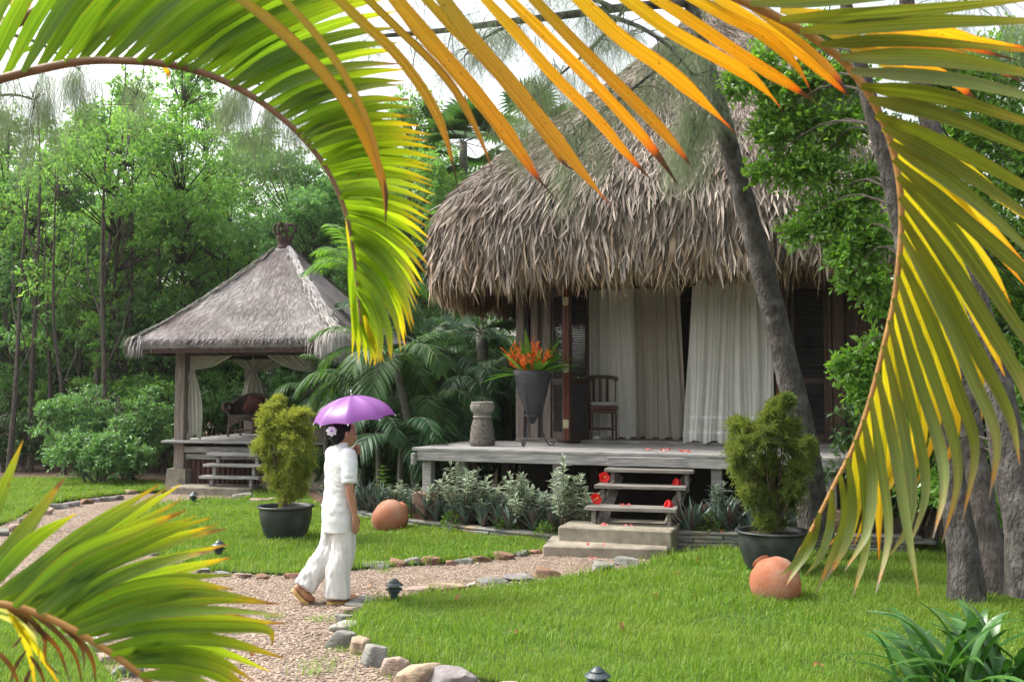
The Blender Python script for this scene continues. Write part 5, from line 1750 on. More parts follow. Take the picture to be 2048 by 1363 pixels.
# soft vertical creases
for v in trs.data.vertices:
    a = math.atan2(v.co.y, v.co.x + .1)
    k = max(0, min(1, (.8 - v.co.z) / .5)) * .006
    v.co += v.normal * (k * math.sin(v.co.y * 90 + v.co.x * 55 + v.co.z * 5))
wrinkle(trs, .009, 14, 14, 3.5, .03, .7)
for (hl, ba, to) in ((fh, fb, ft), (bh, bb, bt)):
    sh = MB()
    limb(sh, [hl.lerp(ba, .55) + Vector((0, 0, .012)), ba + Vector((.01, 0, .004)), to + Vector((.01, 0, -.002))], [.040, .041, .030], 12, 8)
    d = (to - hl).normalized(); up = d.cross(Vector((0, 1, 0)))
    if up.z < 0: up = -up
    pts = [hl - d * .03, hl.lerp(ba, .5), ba, to + d * .03]
    sh.build('shoe_upper', M['shoe'], woman, True)
    so = MB()
    P = catmull(pts, 12); hwid = np.interp(np.linspace(0, 1, 12), [0, .1, .4, .7, .92, 1], [.012, .03, .027, .040, .03, .012])
    vs = []; fs = []
    for p, w_ in zip(P, hwid):
        for zz in (-.032, -.062):
            for yy in (-1, 1): vs.append(tuple(p + up * zz * (1 if zz > -.05 else .95) + Vector((0, yy * w_, 0))))
    for k in range(11):
        a_ = k * 4; b_ = a_ + 4
        fs += [(a_, a_ + 1, b_ + 1, b_), (a_ + 2, b_ + 2, b_ + 3, a_ + 3), (a_, b_, b_ + 2, a_ + 2), (a_ + 1, a_ + 3, b_ + 3, b_ + 1)]
    fs += [(0, 2, 3, 1), (44, 45, 47, 46)]
    so.add(vs, fs); so.build('shoe_sole', M['sole'], woman)

# umbrella (held, so a thing of its own)
M['umb'] = mat_leaf('purple_satin', [(0, (.29, .10, .38)), (1, (.32, .115, .42))], transl=.38, tcol=(1.5, 1.0, 1.35), rough=.38, spec=.5)
M['chrome'] = mat_solid('silver_metal', (.5, .5, .52), (.6, .6, .62), rough=.3, metal=.9)
ub = empty('umbrella', woman.location.copy(), R(35), 'small purple satin umbrella held low over the woman\'s head', 'umbrella')
ax = (SH1 - SH0).normalized(); top = SH1
e1 = ax.cross(Vector((0, 1, 0))).normalized(); e2 = ax.cross(e1)
UR, UH = .365, .21
cm = MB()
def can(a, bb):
    th = a * 2 * pi; seg = 2 * pi / 8
    m = (th % seg) / seg
    f = bb
    sag = math.sin(pi * m)
    rr = UR * (1 - .085 * sag * f) * math.sin(f * R(78)) / math.sin(R(78))
    hh = UH * (1 - (1 - math.cos(f * R(78))) / (1 - math.cos(R(78)))) - .019 * sag * math.sin(f * pi) + .016 * sag * f ** 4
    return top + (e1 * math.cos(th + .18) + e2 * math.sin(th + .18)) * rr + ax * (hh - UH - .01)
cm.grid(lambda a, b_: can(a, b_ * .999 + .001), 64, 14, closed=True)
cm.build('canopy', M['umb'], ub, True)
rb = MB(); tip = MB()
for k in range(8):
    pts = [can(k / 8, f) - ax * .006 for f in np.linspace(.05, 1, 9)]
    m2 = MB(); m2.tube(pts, .0025, 5); m2.build('rib', M['chrome'], ub)
    q = can(k / 8, 1.0); d = (q - can(k / 8, .9)).normalized()
    m2 = MB(); m2.tube([q - d * .004, q + d * .012], [.004, .005], 8); m2.build('rib_tip', M['lace'], ub)
m2 = MB(); m2.tube([SH0, SH1 + ax * .01], .005, 8); m2.build('shaft', M['chrome'], ub)
m2 = MB(); m2.tube([SH0 - ax * .06, SH0 + ax * .07], .012, 10); m2.build('handle', M['hair'], ub)
m2 = MB(); m2.lathe([(.012, -.012), (.010, .0), (.006, .01), (.009, .02), (.009, .032), (.004, .038)], 12, c=tuple(SH1 + ax * .004), M=ax.to_track_quat('Z', 'Y').to_matrix(), cap_t=True); m2.build('ferrule', M['chrome'], ub, True)

# ------------------------------------------------------------------ bed plants
def mat_varieg(name, edge, mid, transl=.3):
    m, nt, out = _nt(name)
    tc = nt.nodes.new('ShaderNodeTexCoord'); sp = nt.nodes.new('ShaderNodeSeparateXYZ'); nt.links.new(tc.outputs['UV'], sp.inputs[0])
    g = nt.nodes.new('ShaderNodeNewGeometry')
    n = noise_tex(nt, 40, 2)
    ad = nt.nodes.new('ShaderNodeMath'); ad.operation = 'MULTIPLY_ADD'; ad.inputs[1].default_value = .3; nt.links.new(n.outputs['Fac'], ad.inputs[0])
    sb = nt.nodes.new('ShaderNodeMath'); sb.operation = 'SUBTRACT'; sb.inputs[1].default_value = .15
    nt.links.new(sp.outputs[0], sb.inputs[0]); nt.links.new(sb.outputs[0], ad.inputs[2])
    col = ramp(nt, ad.outputs[0], [(0, edge), (.30, edge), (.40, mid), (.60, mid), (.70, edge), (1, edge)])
    f = ramp(nt, g.outputs['Random Per Island'], [(0, (.7, .75, .7)), (1, (1.15, 1.15, 1.1))])
    col = mixc(nt, 1.0, col, f, 'MULTIPLY')
    b_ = nt.nodes.new('ShaderNodeBsdfPrincipled'); b_.inputs['Roughness'].default_value = .5; b_.inputs['Specular IOR Level'].default_value = .3
    nt.links.new(col, b_.inputs['Base Color'])
    t_ = nt.nodes.new('ShaderNodeBsdfTranslucent'); nt.links.new(col, t_.inputs[0])
    mx = nt.nodes.new('ShaderNodeMixShader'); mx.inputs[0].default_value = transl
    nt.links.new(b_.outputs[0], mx.inputs[1]); nt.links.new(t_.outputs[0], mx.inputs[2]); nt.links.new(mx.outputs[0], out.inputs[0])
    return m
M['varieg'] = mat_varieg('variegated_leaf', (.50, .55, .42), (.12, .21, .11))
M['varieg_dark'] = mat_varieg('shade_tinted_variegated_leaf', (.34, .40, .31), (.06, .13, .07))  # darker copy of the variegated leaf, shade put into its colours

def lance_shrub(px, py, D, H, spread, stems, mat, label, seed, group='variegated shrubs in the villa bed', L=(.10, .165), zb=.1, name='variegated_shrub', wd=(.022, .034), cat='shrub'):
    rr = random.Random(seed)
    b0 = W(px, py, D)
    rt = empty(name, (b0.x, b0.y, zb), 0, label, cat, group)
    lv = MB(); stm = MB()
    for s_ in range(stems):
        a = rr.uniform(0, 2 * pi); k = rr.uniform(.0, 1) ** .6
        hh = H * rr.uniform(.55, 1.0) * (1 - .25 * k)
        tip = Vector((math.cos(a) * spread * k, math.sin(a) * spread * k, hh))
        P = catmull([Vector((math.cos(a) * .03, math.sin(a) * .03, -.02)), tip * .5 + Vector((0, 0, hh * .08)), tip], 14)
        stm.tube(P, [.006 - .0003 * i for i in range(14)], 5)
        nl = int(26 + hh * 20)
        for j in range(nl):
            f = .25 + .75 * j / (nl - 1)
            q = P[min(13, int(f * 13))].lerp(P[min(13, int(f * 13) + 1)], f * 13 % 1)
            an = j * 2.4 + rr.uniform(-.4, .4); el = rr.uniform(.15, .7) + .6 * (f > .9)
            d = Vector((math.cos(an) * math.cos(el), math.sin(an) * math.cos(el), math.sin(el)))
            l = rr.uniform(*L) * (1 - .45 * (f > .93))
            pts = [q + d * (l * x) + Vector((0, 0, -.25 * l * x * x)) for x in (0, .3, .65, 1)]
            w = rr.uniform(*wd)
            nr = (Vector((0, 0, 1)) - d * d.z + Vector((rr.uniform(-.3, .3), rr.uniform(-.3, .3), 0))).normalized()
            lv.ribbon(pts, [w * .35, w, w * .85, .002], nr, fold=.35)
    lv.build('leaves', mat, rt); stm.build('stems', M['twig'], rt)
    return rt
lance_shrub(808, 1000, 13.85, .58, .26, 9, M['varieg'], 'low white edged shrub at the left end of the villa bed', 1)
lance_shrub(868, 1005, 13.5, .52, .22, 8, M['varieg'], 'small white edged shrub tucked before the tall left one', 2)
lance_shrub(925, 1000, 13.15, .92, .40, 20, M['varieg'], 'tall white edged shrub left of the deck middle post', 3)
lance_shrub(1042, 1000, 12.62, .78, .36, 17, M['varieg'], 'white edged shrub in the middle of the villa bed', 4)
lance_shrub(1128, 1015, 12.12, 1.0, .24, 11, M['varieg'], 'tallest white edged shrub, just left of the wooden stair', 5)
lance_shrub(1165, 1020, 12.15, .72, .24, 10, M['varieg'], 'grey green white edged shrub leaning towards the stair', 6)
lance_shrub(985, 1000, 12.95, .66, .28, 11, M['varieg'], 'white edged shrub between the two biggest shrubs of the villa bed', 11)
lance_shrub(1085, 1005, 12.45, .6, .26, 10, M['varieg_dark'], 'greener shade tinted shrub behind the white edged ones near the stair', 12)
lance_shrub(1440, 1030, 11.9, .62, .26, 11, M['varieg_dark'], 'shade tinted variegated shrub right of the stair, beside the fern pot', 7, zb=.2)
lance_shrub(1655, 1030, 11.7, .75, .2, 7, M['varieg_dark'], 'shade tinted variegated shrub under the right end of the deck', 8, zb=.2)

M['ixora'] = mat_leaf('small_bright_leaf', [(0, (.05, .12, .015)), (1, (.11, .20, .03))], transl=.3)
def small_bush(px, py, D, Rb, n, label, seed, zb=.1, flowers=2, leafsz=(.04, .07), mat='ixora', group='small green bushes in the villa bed', hz=1.0, name='small_bush'):
    r_ = np.random.default_rng(seed)
    b0 = W(px, py, D)
    rt = empty(name, (b0.x, b0.y, zb), 0, label, 'shrub', group)
    d = unit(r_.normal(0, 1, (n, 3)) * np.array([1, 1, .8])); d[:, 2] = np.abs(d[:, 2]) * hz
    C = d * (Rb * r_.uniform(.35, 1, n) ** .6)[:, None] * np.array([1, 1, 1.1])
    V = leaf_quads(C, d + r_.normal(0, .6, (n, 3)), r_.uniform(*leafsz, n), r_.uniform(*leafsz, n) * .4, .1, r_)
    quads_mesh('leaves', V, M[mat], rt)
    st_ = MB()
    for k in range(9):
        t_ = C[k * 7 % n]; st_.tube([(0, 0, -.02), tuple(t_ * .5 + np.array([0, 0, .05])), tuple(t_)], [.006, .004, .002], 5)
    st_.build('stems', M['twig'], rt)
    for k in range(flowers):
        q = C[r_.integers(n)] * 1.05; mf_ = MB()
        for j in range(7):
            dd = Vector(r_.normal(0, 1, 3)).normalized(); dd.z = abs(dd.z)
            qq = Vector(q); mf_.ribbon([qq, qq + dd * .014, qq + dd * .024], [.006, .014, .004], Vector((.3, -1, .3)))
        mf_.build('blossom', M['heli_flower'], rt)
    return rt
small_bush(905, 1010, 13.0, .15, 200, 'small green bush with an orange blossom at the foot of the tall white edged shrub', 1)
small_bush(1012, 1012, 12.6, .15, 200, 'small green bush left of the middle white edged shrub', 2, flowers=0)
small_bush(1092, 1020, 12.15, .15, 200, 'small green bush between two white edged shrubs', 3, flowers=0)
small_bush(1418, 1030, 11.7, .19, 300, 'small bush with an orange blossom right of the stair', 4, zb=.2)
small_bush(838, 985, 13.7, .22, 260, 'small yellow green bush under the deck corner', 5, flowers=0, hz=1.3)

# purple leaved rosettes
def mat_rhoeo():
    m, nt, out = _nt('green_and_purple_leaf')
    g = nt.nodes.new('ShaderNodeNewGeometry')
    up = ramp(nt, g.outputs['Random Per Island'], [(0, (.085, .14, .105)), (1, (.14, .20, .16))])
    lo = ramp(nt, g.outputs['Random Per Island'], [(0, (.085, .05, .055)), (.5, (.12, .075, .07)), (.55, (.075, .11, .085)), (1, (.10, .145, .11))])
    col = mixc(nt, g.outputs['Backfacing'], up, lo)
    b_ = nt.nodes.new('ShaderNodeBsdfPrincipled'); b_.inputs['Roughness'].default_value = .42
    nt.links.new(col, b_.inputs['Base Color']); nt.links.new(b_.outputs[0], out.inputs[0])
    return m
M['rhoeo'] = mat_rhoeo()
def rosette(seed, n=15, L=(.30, .48), w=.056):
    rr = random.Random(seed); mb = MB()
    for k in range(n):
        a = k * 2.4 + rr.uniform(-.2, .2); el = R(rr.uniform(38, 84)); l = rr.uniform(*L)
        d = Vector((math.cos(a) * math.cos(el), math.sin(a) * math.cos(el), math.sin(el)))
        o = Vector((math.cos(a), math.sin(a), 0))
        pts = [d * (l * f) + o * (.10 * l * f * f) - Vector((0, 0, .07 * l * f * f)) for f in (0, .25, .5, .75, 1)]
        nr = (Vector((0, 0, 1)) * math.cos(el) - o * math.sin(el)).normalized()
        mb.ribbon(pts, [w * .8, w, w * .85, w * .5, .002], nr, fold=.5)
    return mb
RZ = [rosette(k).build('purple_rosette', M['rhoeo']) for k in range(4)]
rp = random.Random(12)
def along(pts, f):
    L = [0]
    for i in range(1, len(pts)): L.append(L[-1] + (pts[i] - pts[i - 1]).length)
    d = f * L[-1]
    for i in range(1, len(pts)):
        if d <= L[i] or i == len(pts) - 1:
            return pts[i - 1].lerp(pts[i], (d - L[i - 1]) / max(1e-6, L[i] - L[i - 1]))
used = 0
LBL = 'purple backed rosette in the dense row along the slate edging left of the steps'
LBR = 'purple backed rosette in the row above the dry stacked slate, right of the steps'
for (line_, n, z, rows, lab, grp) in ((SL, 19, .09, 3, LBL, 'purple leaved rosettes left of the steps'), (SR[:3], 9, .18, 2, LBR, 'purple leaved rosettes right of the steps')):
    for rw in range(rows):
        for k in range(n):
            p = along([Vector((q.x, q.y, 0)) for q in line_], (k + rp.uniform(.2, .8)) / n)
            o = RZ[used] if used < 4 else RZ[rp.randrange(4)].copy()
            if used >= 4: COL.objects.link(o)
            used += 1
            o.location = (p.x + rp.uniform(.0, .1) + rw * .05, p.y + .16 + rw * .13 + rp.uniform(-.04, .04), z)
            o.rotation_euler = (rp.uniform(-.15, .15), rp.uniform(-.15, .15), rp.uniform(0, 6.3))
            s_ = rp.uniform(.8, 1.15); o.scale = (s_, s_, s_)
            tag(o, lab, 'plant', grp)

# bright sprout left of the deck
sp_ = W(765, 985, 14.6); sprt = empty('sprout_plant', (sp_.x, sp_.y, .1), 0, 'bright yellow green sprout with paired leaves left of the deck corner', 'plant')
mb = MB(); ms = MB(); ms.tube([(0, 0, -.02), (.01, 0, .3), (0, 0, .62)], [.007, .006, .003], 6)
M['sprout'] = mat_leaf('bright_sprout_leaf', [(0, (.20, .36, .03)), (1, (.30, .46, .06))], transl=.45)
for k in range(9):
    z = .18 + .055 * k; a = R(20 if k % 2 else 60)
    for sg_ in (-1, 1):
        d = Vector((sg_ * math.cos(a), math.sin(a) * .6, .35)); l = .20 - .012 * k
        mb.ribbon([Vector((0, 0, z)) + d * (l * f) - Vector((0, 0, .22 * l * f * f)) for f in (0, .3, .65, 1)], [.012, .05, .045, .003], Vector((0, -.3, 1)), fold=.3)
mb.build('leaves', M['sprout'], sprt); ms.build('stem', M['sprout'], sprt)

# ------------------------------------------------------------------ strap leaved lily, bottom right
M['lily'] = mat_leaf('lily_leaf', [(0, (.03, .095, .02)), (.6, (.05, .14, .03)), (1, (.085, .19, .04))], transl=.3, tcol=(1.4, 1.5, .6), rough=.32, spec=.5)
lg = Vector((W(1965, 1363, 5.9).x, 6.0, 0)); lil = empty('lily_plant', lg, 0, 'dark green strap leaved lily clump at the bottom right of the lawn', 'plant')
rr = random.Random(8); mb = MB()
for k in range(84):
    c = Vector((rr.gauss(0, .17), rr.gauss(0, .14), 0)); a = rr.uniform(0, 2 * pi); el = R(rr.uniform(35, 84)); l = rr.uniform(.62, 1.12)
    if k < 14: el = R(rr.uniform(12, 40)); l = rr.uniform(.45, .75)
    o = Vector((math.cos(a), math.sin(a), 0)); d = o * math.cos(el) + Vector((0, 0, math.sin(el)))
    pts = [c + d * (l * f) - Vector((0, 0, .42 * l * f ** 2.2)) + o * (.12 * l * f * f) for f in [j / 8 for j in range(9)]]
    nr = (Vector((0, 0, 1)) * math.cos(el) - o * math.sin(el) + Vector((rr.uniform(-.2, .2),) * 3)).normalized()
    w = rr.uniform(.05, .078)
    mb.ribbon(pts, [w * .7, w * .8, w * .95, w, w, w * .9, w * .72, w * .4, .003], nr, fold=.28)
mb.build('leaves', M['lily'], lil, True)
# ------------------------------------------------------------------ trees
M['bark'] = mat_solid('grey_brown_bark', (.06, .05, .043), (.14, .12, .105), scale=5, stretch=(4, 4, 1), bump=1.0, bscale=14, bdist=.06, rough=.95, c3=(.20, .185, .165), s3=5)
M['bark_dark'] = mat_solid('dark_slender_bark', (.05, .04, .033), (.12, .10, .085), scale=6, stretch=(4, 4, 1), bump=.6, bscale=14, rough=.95)
M['bark_pale'] = mat_solid('pale_rough_bark', (.045, .04, .036), (.11, .10, .09), scale=6, stretch=(3, 3, 1.2), bump=1.0, bscale=14, bdist=.07, rough=.95, c3=(.17, .16, .15), s3=6)
M['leaf_a'] = mat_leaf('grove_leaf', [(0, (.085, .175, .045)), (.5, (.125, .25, .065)), (.95, (.18, .33, .095)), (1, (.28, .25, .08))], tcol=(2.0, 2.1, 1.0), transl=.5, rough=.4, spec=.45)
M['leaf_b'] = mat_leaf('bluish_grove_leaf', [(0, (.08, .165, .06)), (.5, (.12, .235, .09)), (1, (.175, .31, .125))], transl=.48, tcol=(1.8, 2.0, 1.1), rough=.4, spec=.5)
M['leaf_c'] = mat_leaf('light_bush_leaf', [(0, (.09, .195, .06)), (.5, (.13, .265, .085)), (1, (.19, .34, .13))], transl=.35, tcol=(1.4, 1.5, .8), rough=.4, spec=.5)
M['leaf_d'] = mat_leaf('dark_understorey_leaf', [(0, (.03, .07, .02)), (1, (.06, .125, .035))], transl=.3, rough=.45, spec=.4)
M['leaf_g'] = mat_leaf('glossy_round_leaf', [(0, (.10, .20, .035)), (.6, (.15, .30, .055)), (.92, (.21, .38, .08)), (1, (.30, .46, .11))], transl=.42, tcol=(1.8, 1.9, .6), rough=.27, spec=.7)
M['needle'] = mat_leaf('grey_green_needles', [(0, (.15, .21, .115)), (.6, (.21, .28, .16)), (1, (.30, .35, .20))], transl=.3, tcol=(1.2, 1.2, .9), rough=.6, spec=.2)
M['rust'] = mat_leaf('rusty_dry_foliage', [(0, (.20, .11, .06)), (1, (.34, .21, .12))], transl=.35, tcol=(1.2, 1.1, .9), rough=.8, spec=.1)


def leafy(root, stems, crown, nclus, nleaf, lsize, mat, bark, seed, flat=.8, asp=.45, inner=.0, clus_r=(.35, .75)):
    """stems: list of (points, r0, r1). crown: list of (cx,cy,cz, rx,ry,rz) blobs that hold leaf clusters"""
    r_ = np.random.default_rng(seed)
    st = MB(); tips = []
    for pts, r0, r1 in stems:
        P = catmull(pts, 16)
        st.tube(P, list(np.linspace(r0, r1, 16)), 9)
        tips += P[5:]
    cl = []
    for k in range(nclus):
        c = crown[r_.integers(len(crown))]
        d = unit(r_.normal(0, 1, 3)) * (r_.uniform(inner, 1) ** .5)
        q = np.array(c[:3]) + d * np.array(c[3:])
        cl.append(q)
        # a limb from the nearest lower stem point
        best = min(tips, key=lambda t: (Vector(q) - t).length + max(0, t.z - q[2] + .9) * 2.0)
        mid = best.lerp(Vector(q), .55) + Vector((0, 0, -.08))
        st.tube([best, mid, Vector(q)], [.022, .013, .005], 5)
    per = nleaf // nclus
    Cs = []; Ds = []
    for q in cl:
        R_ = r_.uniform(*clus_r)
        # sprigs inside the cluster
        ns = max(5, per // 14)
        d = unit(r_.normal(0, 1, (ns, 3)) + np.array([0, 0, .25]))
        for i in range(ns):
            m = max(4, per // ns)
            f = r_.uniform(.25, 1, m)
            p = q + d[i] * (R_ * f)[:, None] * np.array([1, 1, flat]) + r_.normal(0, .05 * R_, (m, 3)) - np.array([0, 0, .15]) * (R_ * f ** 2)[:, None]
            Cs.append(p); Ds.append(unit(d[i] * .5 + r_.normal(0, .65, (m, 3)) - np.array([0, 0, .25])))
    C = np.concatenate(Cs); D = np.concatenate(Ds); n = len(C)
    L = r_.uniform(*lsize, n)
    V = leaf_quads(C, D, L, L * r_.uniform(asp * .85, asp * 1.15, n), .12, r_)
    quads_mesh('crown', V, mat, root)
    st.build('trunk', bark, root, True)
    return root

# ---- grove prototypes (thin stems, loose crowns with gaps)
def grove_tree(seed, H, mat, nleaf=18000, low=.2):
    rr = random.Random(seed)
    rt = empty('grove_tree')
    stems = []; crown = []
    for k in range(rr.choice([1, 2, 2])):
        a = rr.uniform(0, 6.3); lean = rr.uniform(.3, 1.1)
        b = Vector((math.cos(a) * .15, math.sin(a) * .15, -.1)); t = Vector((math.cos(a) * lean, math.sin(a) * lean, H * rr.uniform(.82, 1)))
        m = b.lerp(t, .5) + Vector((rr.uniform(-.2, .2), rr.uniform(-.2, .2), 0))
        stems.append(([b, b.lerp(m, .6), m, t], rr.uniform(.07, .12), .02))
        for f in np.linspace(low, 1.0, 7):
            q = b.lerp(t, f)
            w = .9 + 1.0 * math.sin(pi * min(1, (f - low) / (1 - low) * .85 + .12))
            crown.append((q.x + rr.uniform(-.9, .9), q.y + rr.uniform(-.9, .9), q.z + rr.uniform(-.3, .3), w, w, .8))
    return leafy(rt, stems, crown, 130, nleaf, (.08, .15), mat, M['bark_dark'], seed, clus_r=(.3, .7))
GT = [grove_tree(1, 9.2, M['leaf_a']), grove_tree(2, 8.4, M['leaf_b']), grove_tree(3, 9.8, M['leaf_a'], low=.3), grove_tree(4, 7.4, M['leaf_b'], low=.12)]
rg = random.Random(5)
spots = []
for k in range(15):
    spots.append((-170 + 72 * k + rg.uniform(-25, 25), rg.uniform(23.5, 27)))
for k in range(14):
    spots.append((-200 + 88 * k + rg.uniform(-30, 30), rg.uniform(28, 33)))
for k in range(10):
    spots.append((-40 + 115 * k + rg.uniform(-40, 40), rg.uniform(35, 42)))
KIND = ['tall slender tree with mid green crown in the grove behind the pavilion', 'bluish green multi stemmed tree in the grove behind the pavilion',
        'tallest thin stemmed tree with a high open crown in the grove', 'shorter bushy bluish tree low in the grove behind the pavilion']
for i, (px, D) in enumerate(spots):
    k = i % 4 if i < 4 else rg.randrange(4)
    p = W(px, 780, D)
    o = GT[i] if i < 4 else copy_tree(GT[k])
    if i < 4: k = i
    o.location = (p.x, D, 0); s_ = rg.uniform(.92, 1.12)
    # the skyline dips towards the middle of the grove and right of the pavilion
    if 400 < px < 470: s_ *= .92
    if px > 620: s_ *= .92
    o.scale = (s_ * rg.uniform(.9, 1.1), s_, s_); o.rotation_euler = (0, 0, rg.uniform(0, 6.3))
    tag(o, KIND[k], 'tree', ['tall trees of the grove', 'bluish trees of the grove', 'high crowned trees of the grove', 'short trees of the grove'][k])

# bare thin stems standing inside the grove
pole = MB(); pole.tube(catmull([Vector((0, 0, -.1)), Vector((.06, .02, 2)), Vector((-.05, .05, 4.2)), Vector((.1, 0, 6.8)), Vector((.25, .1, 8.6))], 18), list(np.linspace(.075, .006, 18)), 8)
for k in range(3):
    pole.tube([Vector((0, .02, 2.2 + k * 1.2)), Vector((.5 * (-1) ** k, .1, 3.1 + k * 1.2)), Vector((.7 * (-1) ** k, .2, 4.2 + k * 1.2))], [.025, .018, .008], 6)
pole0 = pole.build('thin_tree', M['bark_dark'])
for i, (px, D) in enumerate([(18, 22.5), (62, 23), (95, 24), (130, 22.2), (150, 24.5), (178, 23), (205, 22), (222, 25), (238, 23.5), (325, 24), (40, 25), (110, 26)]):
    o = pole0 if i == 0 else pole0.copy()
    if i: COL.objects.link(o)
    p = W(px, 900, D); o.location = (p.x, D, 0); o.rotation_euler = (rg.uniform(-.09, .09), rg.uniform(-.12, .12), rg.uniform(0, 6)); s_ = rg.uniform(.8, 1.2); o.scale = (s_, s_, s_)
    tag(o, 'thin bare dark stem standing between bushes at the left edge of the grove', 'tree', 'bare stems in the grove')

# ---- bushes
def bush(name, px, D, wx, wy, H, n, lsize, mat, label, seed, z0=0, nclus=30, group=None, clus_r=(.2, .45)):
    p = W(px, 800, D); rt = empty(name, (p.x, D, z0), 0, label, 'shrub', group)
    rr = random.Random(seed)
    stems = [([Vector((rr.uniform(-.2, .2) * wx, rr.uniform(-.2, .2) * wy, -.05)), Vector((rr.uniform(-.4, .4) * wx, 0, H * .4)), Vector((rr.uniform(-.7, .7) * wx, rr.uniform(-.5, .5) * wy, H * .8))], .03, .008) for _ in range(6)]
    crown = [(rr.uniform(-.55, .55) * wx, rr.uniform(-.5, .5) * wy, H * rr.uniform(.28, .72), wx * .45, wy * .45, H * .27) for _ in range(7)]
    return leafy(rt, stems, crown, nclus, n, lsize, mat, M['bark_dark'], seed, clus_r=clus_r)
bush('garden_bush', 178, 20.8, 1.05, .8, 2.35, 12000, (.06, .11), M['leaf_c'], 'big light green bush on the far left before the grove stems', 41, nclus=44)
bush('garden_bush', 262, 20.2, .8, .8, 2.15, 10000, (.06, .11), M['leaf_c'], 'light green bush just left of the pavilion front post', 42, nclus=40)
bush('garden_bush', 200, 19.4, 1.25, .5, 1.15, 9000, (.06, .10), M['leaf_c'], 'low spreading light green bush along the lawn edge, left', 43, nclus=36)
bush('garden_bush', 320, 22.8, 1.1, .9, 2.6, 9000, (.07, .12), M['leaf_a'], 'tall mid green bush behind the left corner of the pavilion', 44, nclus=40)
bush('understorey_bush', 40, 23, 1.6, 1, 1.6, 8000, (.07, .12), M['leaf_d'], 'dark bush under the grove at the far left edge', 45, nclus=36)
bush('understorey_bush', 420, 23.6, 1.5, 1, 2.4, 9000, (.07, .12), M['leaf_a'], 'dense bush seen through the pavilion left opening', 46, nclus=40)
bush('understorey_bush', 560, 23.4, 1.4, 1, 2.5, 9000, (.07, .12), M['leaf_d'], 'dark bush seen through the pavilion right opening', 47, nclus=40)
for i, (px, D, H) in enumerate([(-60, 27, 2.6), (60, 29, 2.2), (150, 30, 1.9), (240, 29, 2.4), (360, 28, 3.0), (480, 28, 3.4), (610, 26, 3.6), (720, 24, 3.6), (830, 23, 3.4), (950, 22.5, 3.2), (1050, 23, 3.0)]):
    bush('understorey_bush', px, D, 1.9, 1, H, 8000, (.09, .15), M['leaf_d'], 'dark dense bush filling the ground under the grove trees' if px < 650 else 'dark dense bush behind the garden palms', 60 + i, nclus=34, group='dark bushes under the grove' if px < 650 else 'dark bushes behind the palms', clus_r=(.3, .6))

# ---- palms between pavilion and villa
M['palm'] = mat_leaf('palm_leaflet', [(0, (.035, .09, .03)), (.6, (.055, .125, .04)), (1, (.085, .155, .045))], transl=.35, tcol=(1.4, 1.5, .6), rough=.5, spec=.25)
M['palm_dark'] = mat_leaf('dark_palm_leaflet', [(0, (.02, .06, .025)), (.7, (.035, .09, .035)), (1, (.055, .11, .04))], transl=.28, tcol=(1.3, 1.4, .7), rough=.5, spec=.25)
M['palm_sun_tint'] = mat_leaf('sun_tinted_palm_leaflet', [(0, (.08, .19, .03)), (1, (.13, .26, .05))], transl=.45, tcol=(1.5, 1.5, .6), rough=.4, spec=.45)  # brighter copy of the palm leaflet, sunlight put into its colour
M['palmstem'] = mat_solid('ringed_palm_stem', (.08, .08, .06), (.155, .15, .12), scale=3, stretch=(1, 1, 12), rough=.8, bump=.4, bscale=6)
M['crownshaft'] = mat_solid('reddish_crownshaft', (.20, .09, .05), (.28, .15, .09), scale=6, stretch=(4, 4, 1), rough=.7)

def feather_strips(P, r_, n, L, w, droop, nrm=None):
    """leaflets along both sides of a rachis polyline P (list of Vectors)"""
    out = []
    m = len(P)
    for i in range(n):
        f = .12 + .88 * i / (n - 1)
        k = min(m - 2, int(f * (m - 1))); t = f * (m - 1) - k
        p = P[k].lerp(P[k + 1], t); tan = (P[k + 1] - P[k]).normalized()
        up = Vector((0, 0, 1)) - tan * tan.z
        if up.length < .1: up = Vector((1, 0, 0)) - tan * tan.x
        up.normalize(); side = tan.cross(up)
        l = L * (.55 + .45 * math.sin(pi * min(1, f * .9 + .1))) * (1 - .45 * max(0, f - .75) / .25) * r_.uniform(.88, 1.1)
        for sg in (-1, 1):
            d = (side * sg * .9 + tan * (.45 + .7 * f) + up * (.18 + r_.uniform(-.12, .12))).normalized()
            s = d.cross(up); s.normalize()
            tw = r_.normal(0, .35); nn = s.cross(d); s = (s * math.cos(tw) + nn * math.sin(tw))
            row = []
            for j, ww in ((0, .4), (.33, 1), (.68, .75), (1, .05)):
                q = p + d * (l * j) + Vector((0, 0, -droop * l * j ** 2))
                row.append([tuple(q - s * (w * ww / 2)), tuple(q + s * (w * ww / 2))])
            out.append(row)
    return out

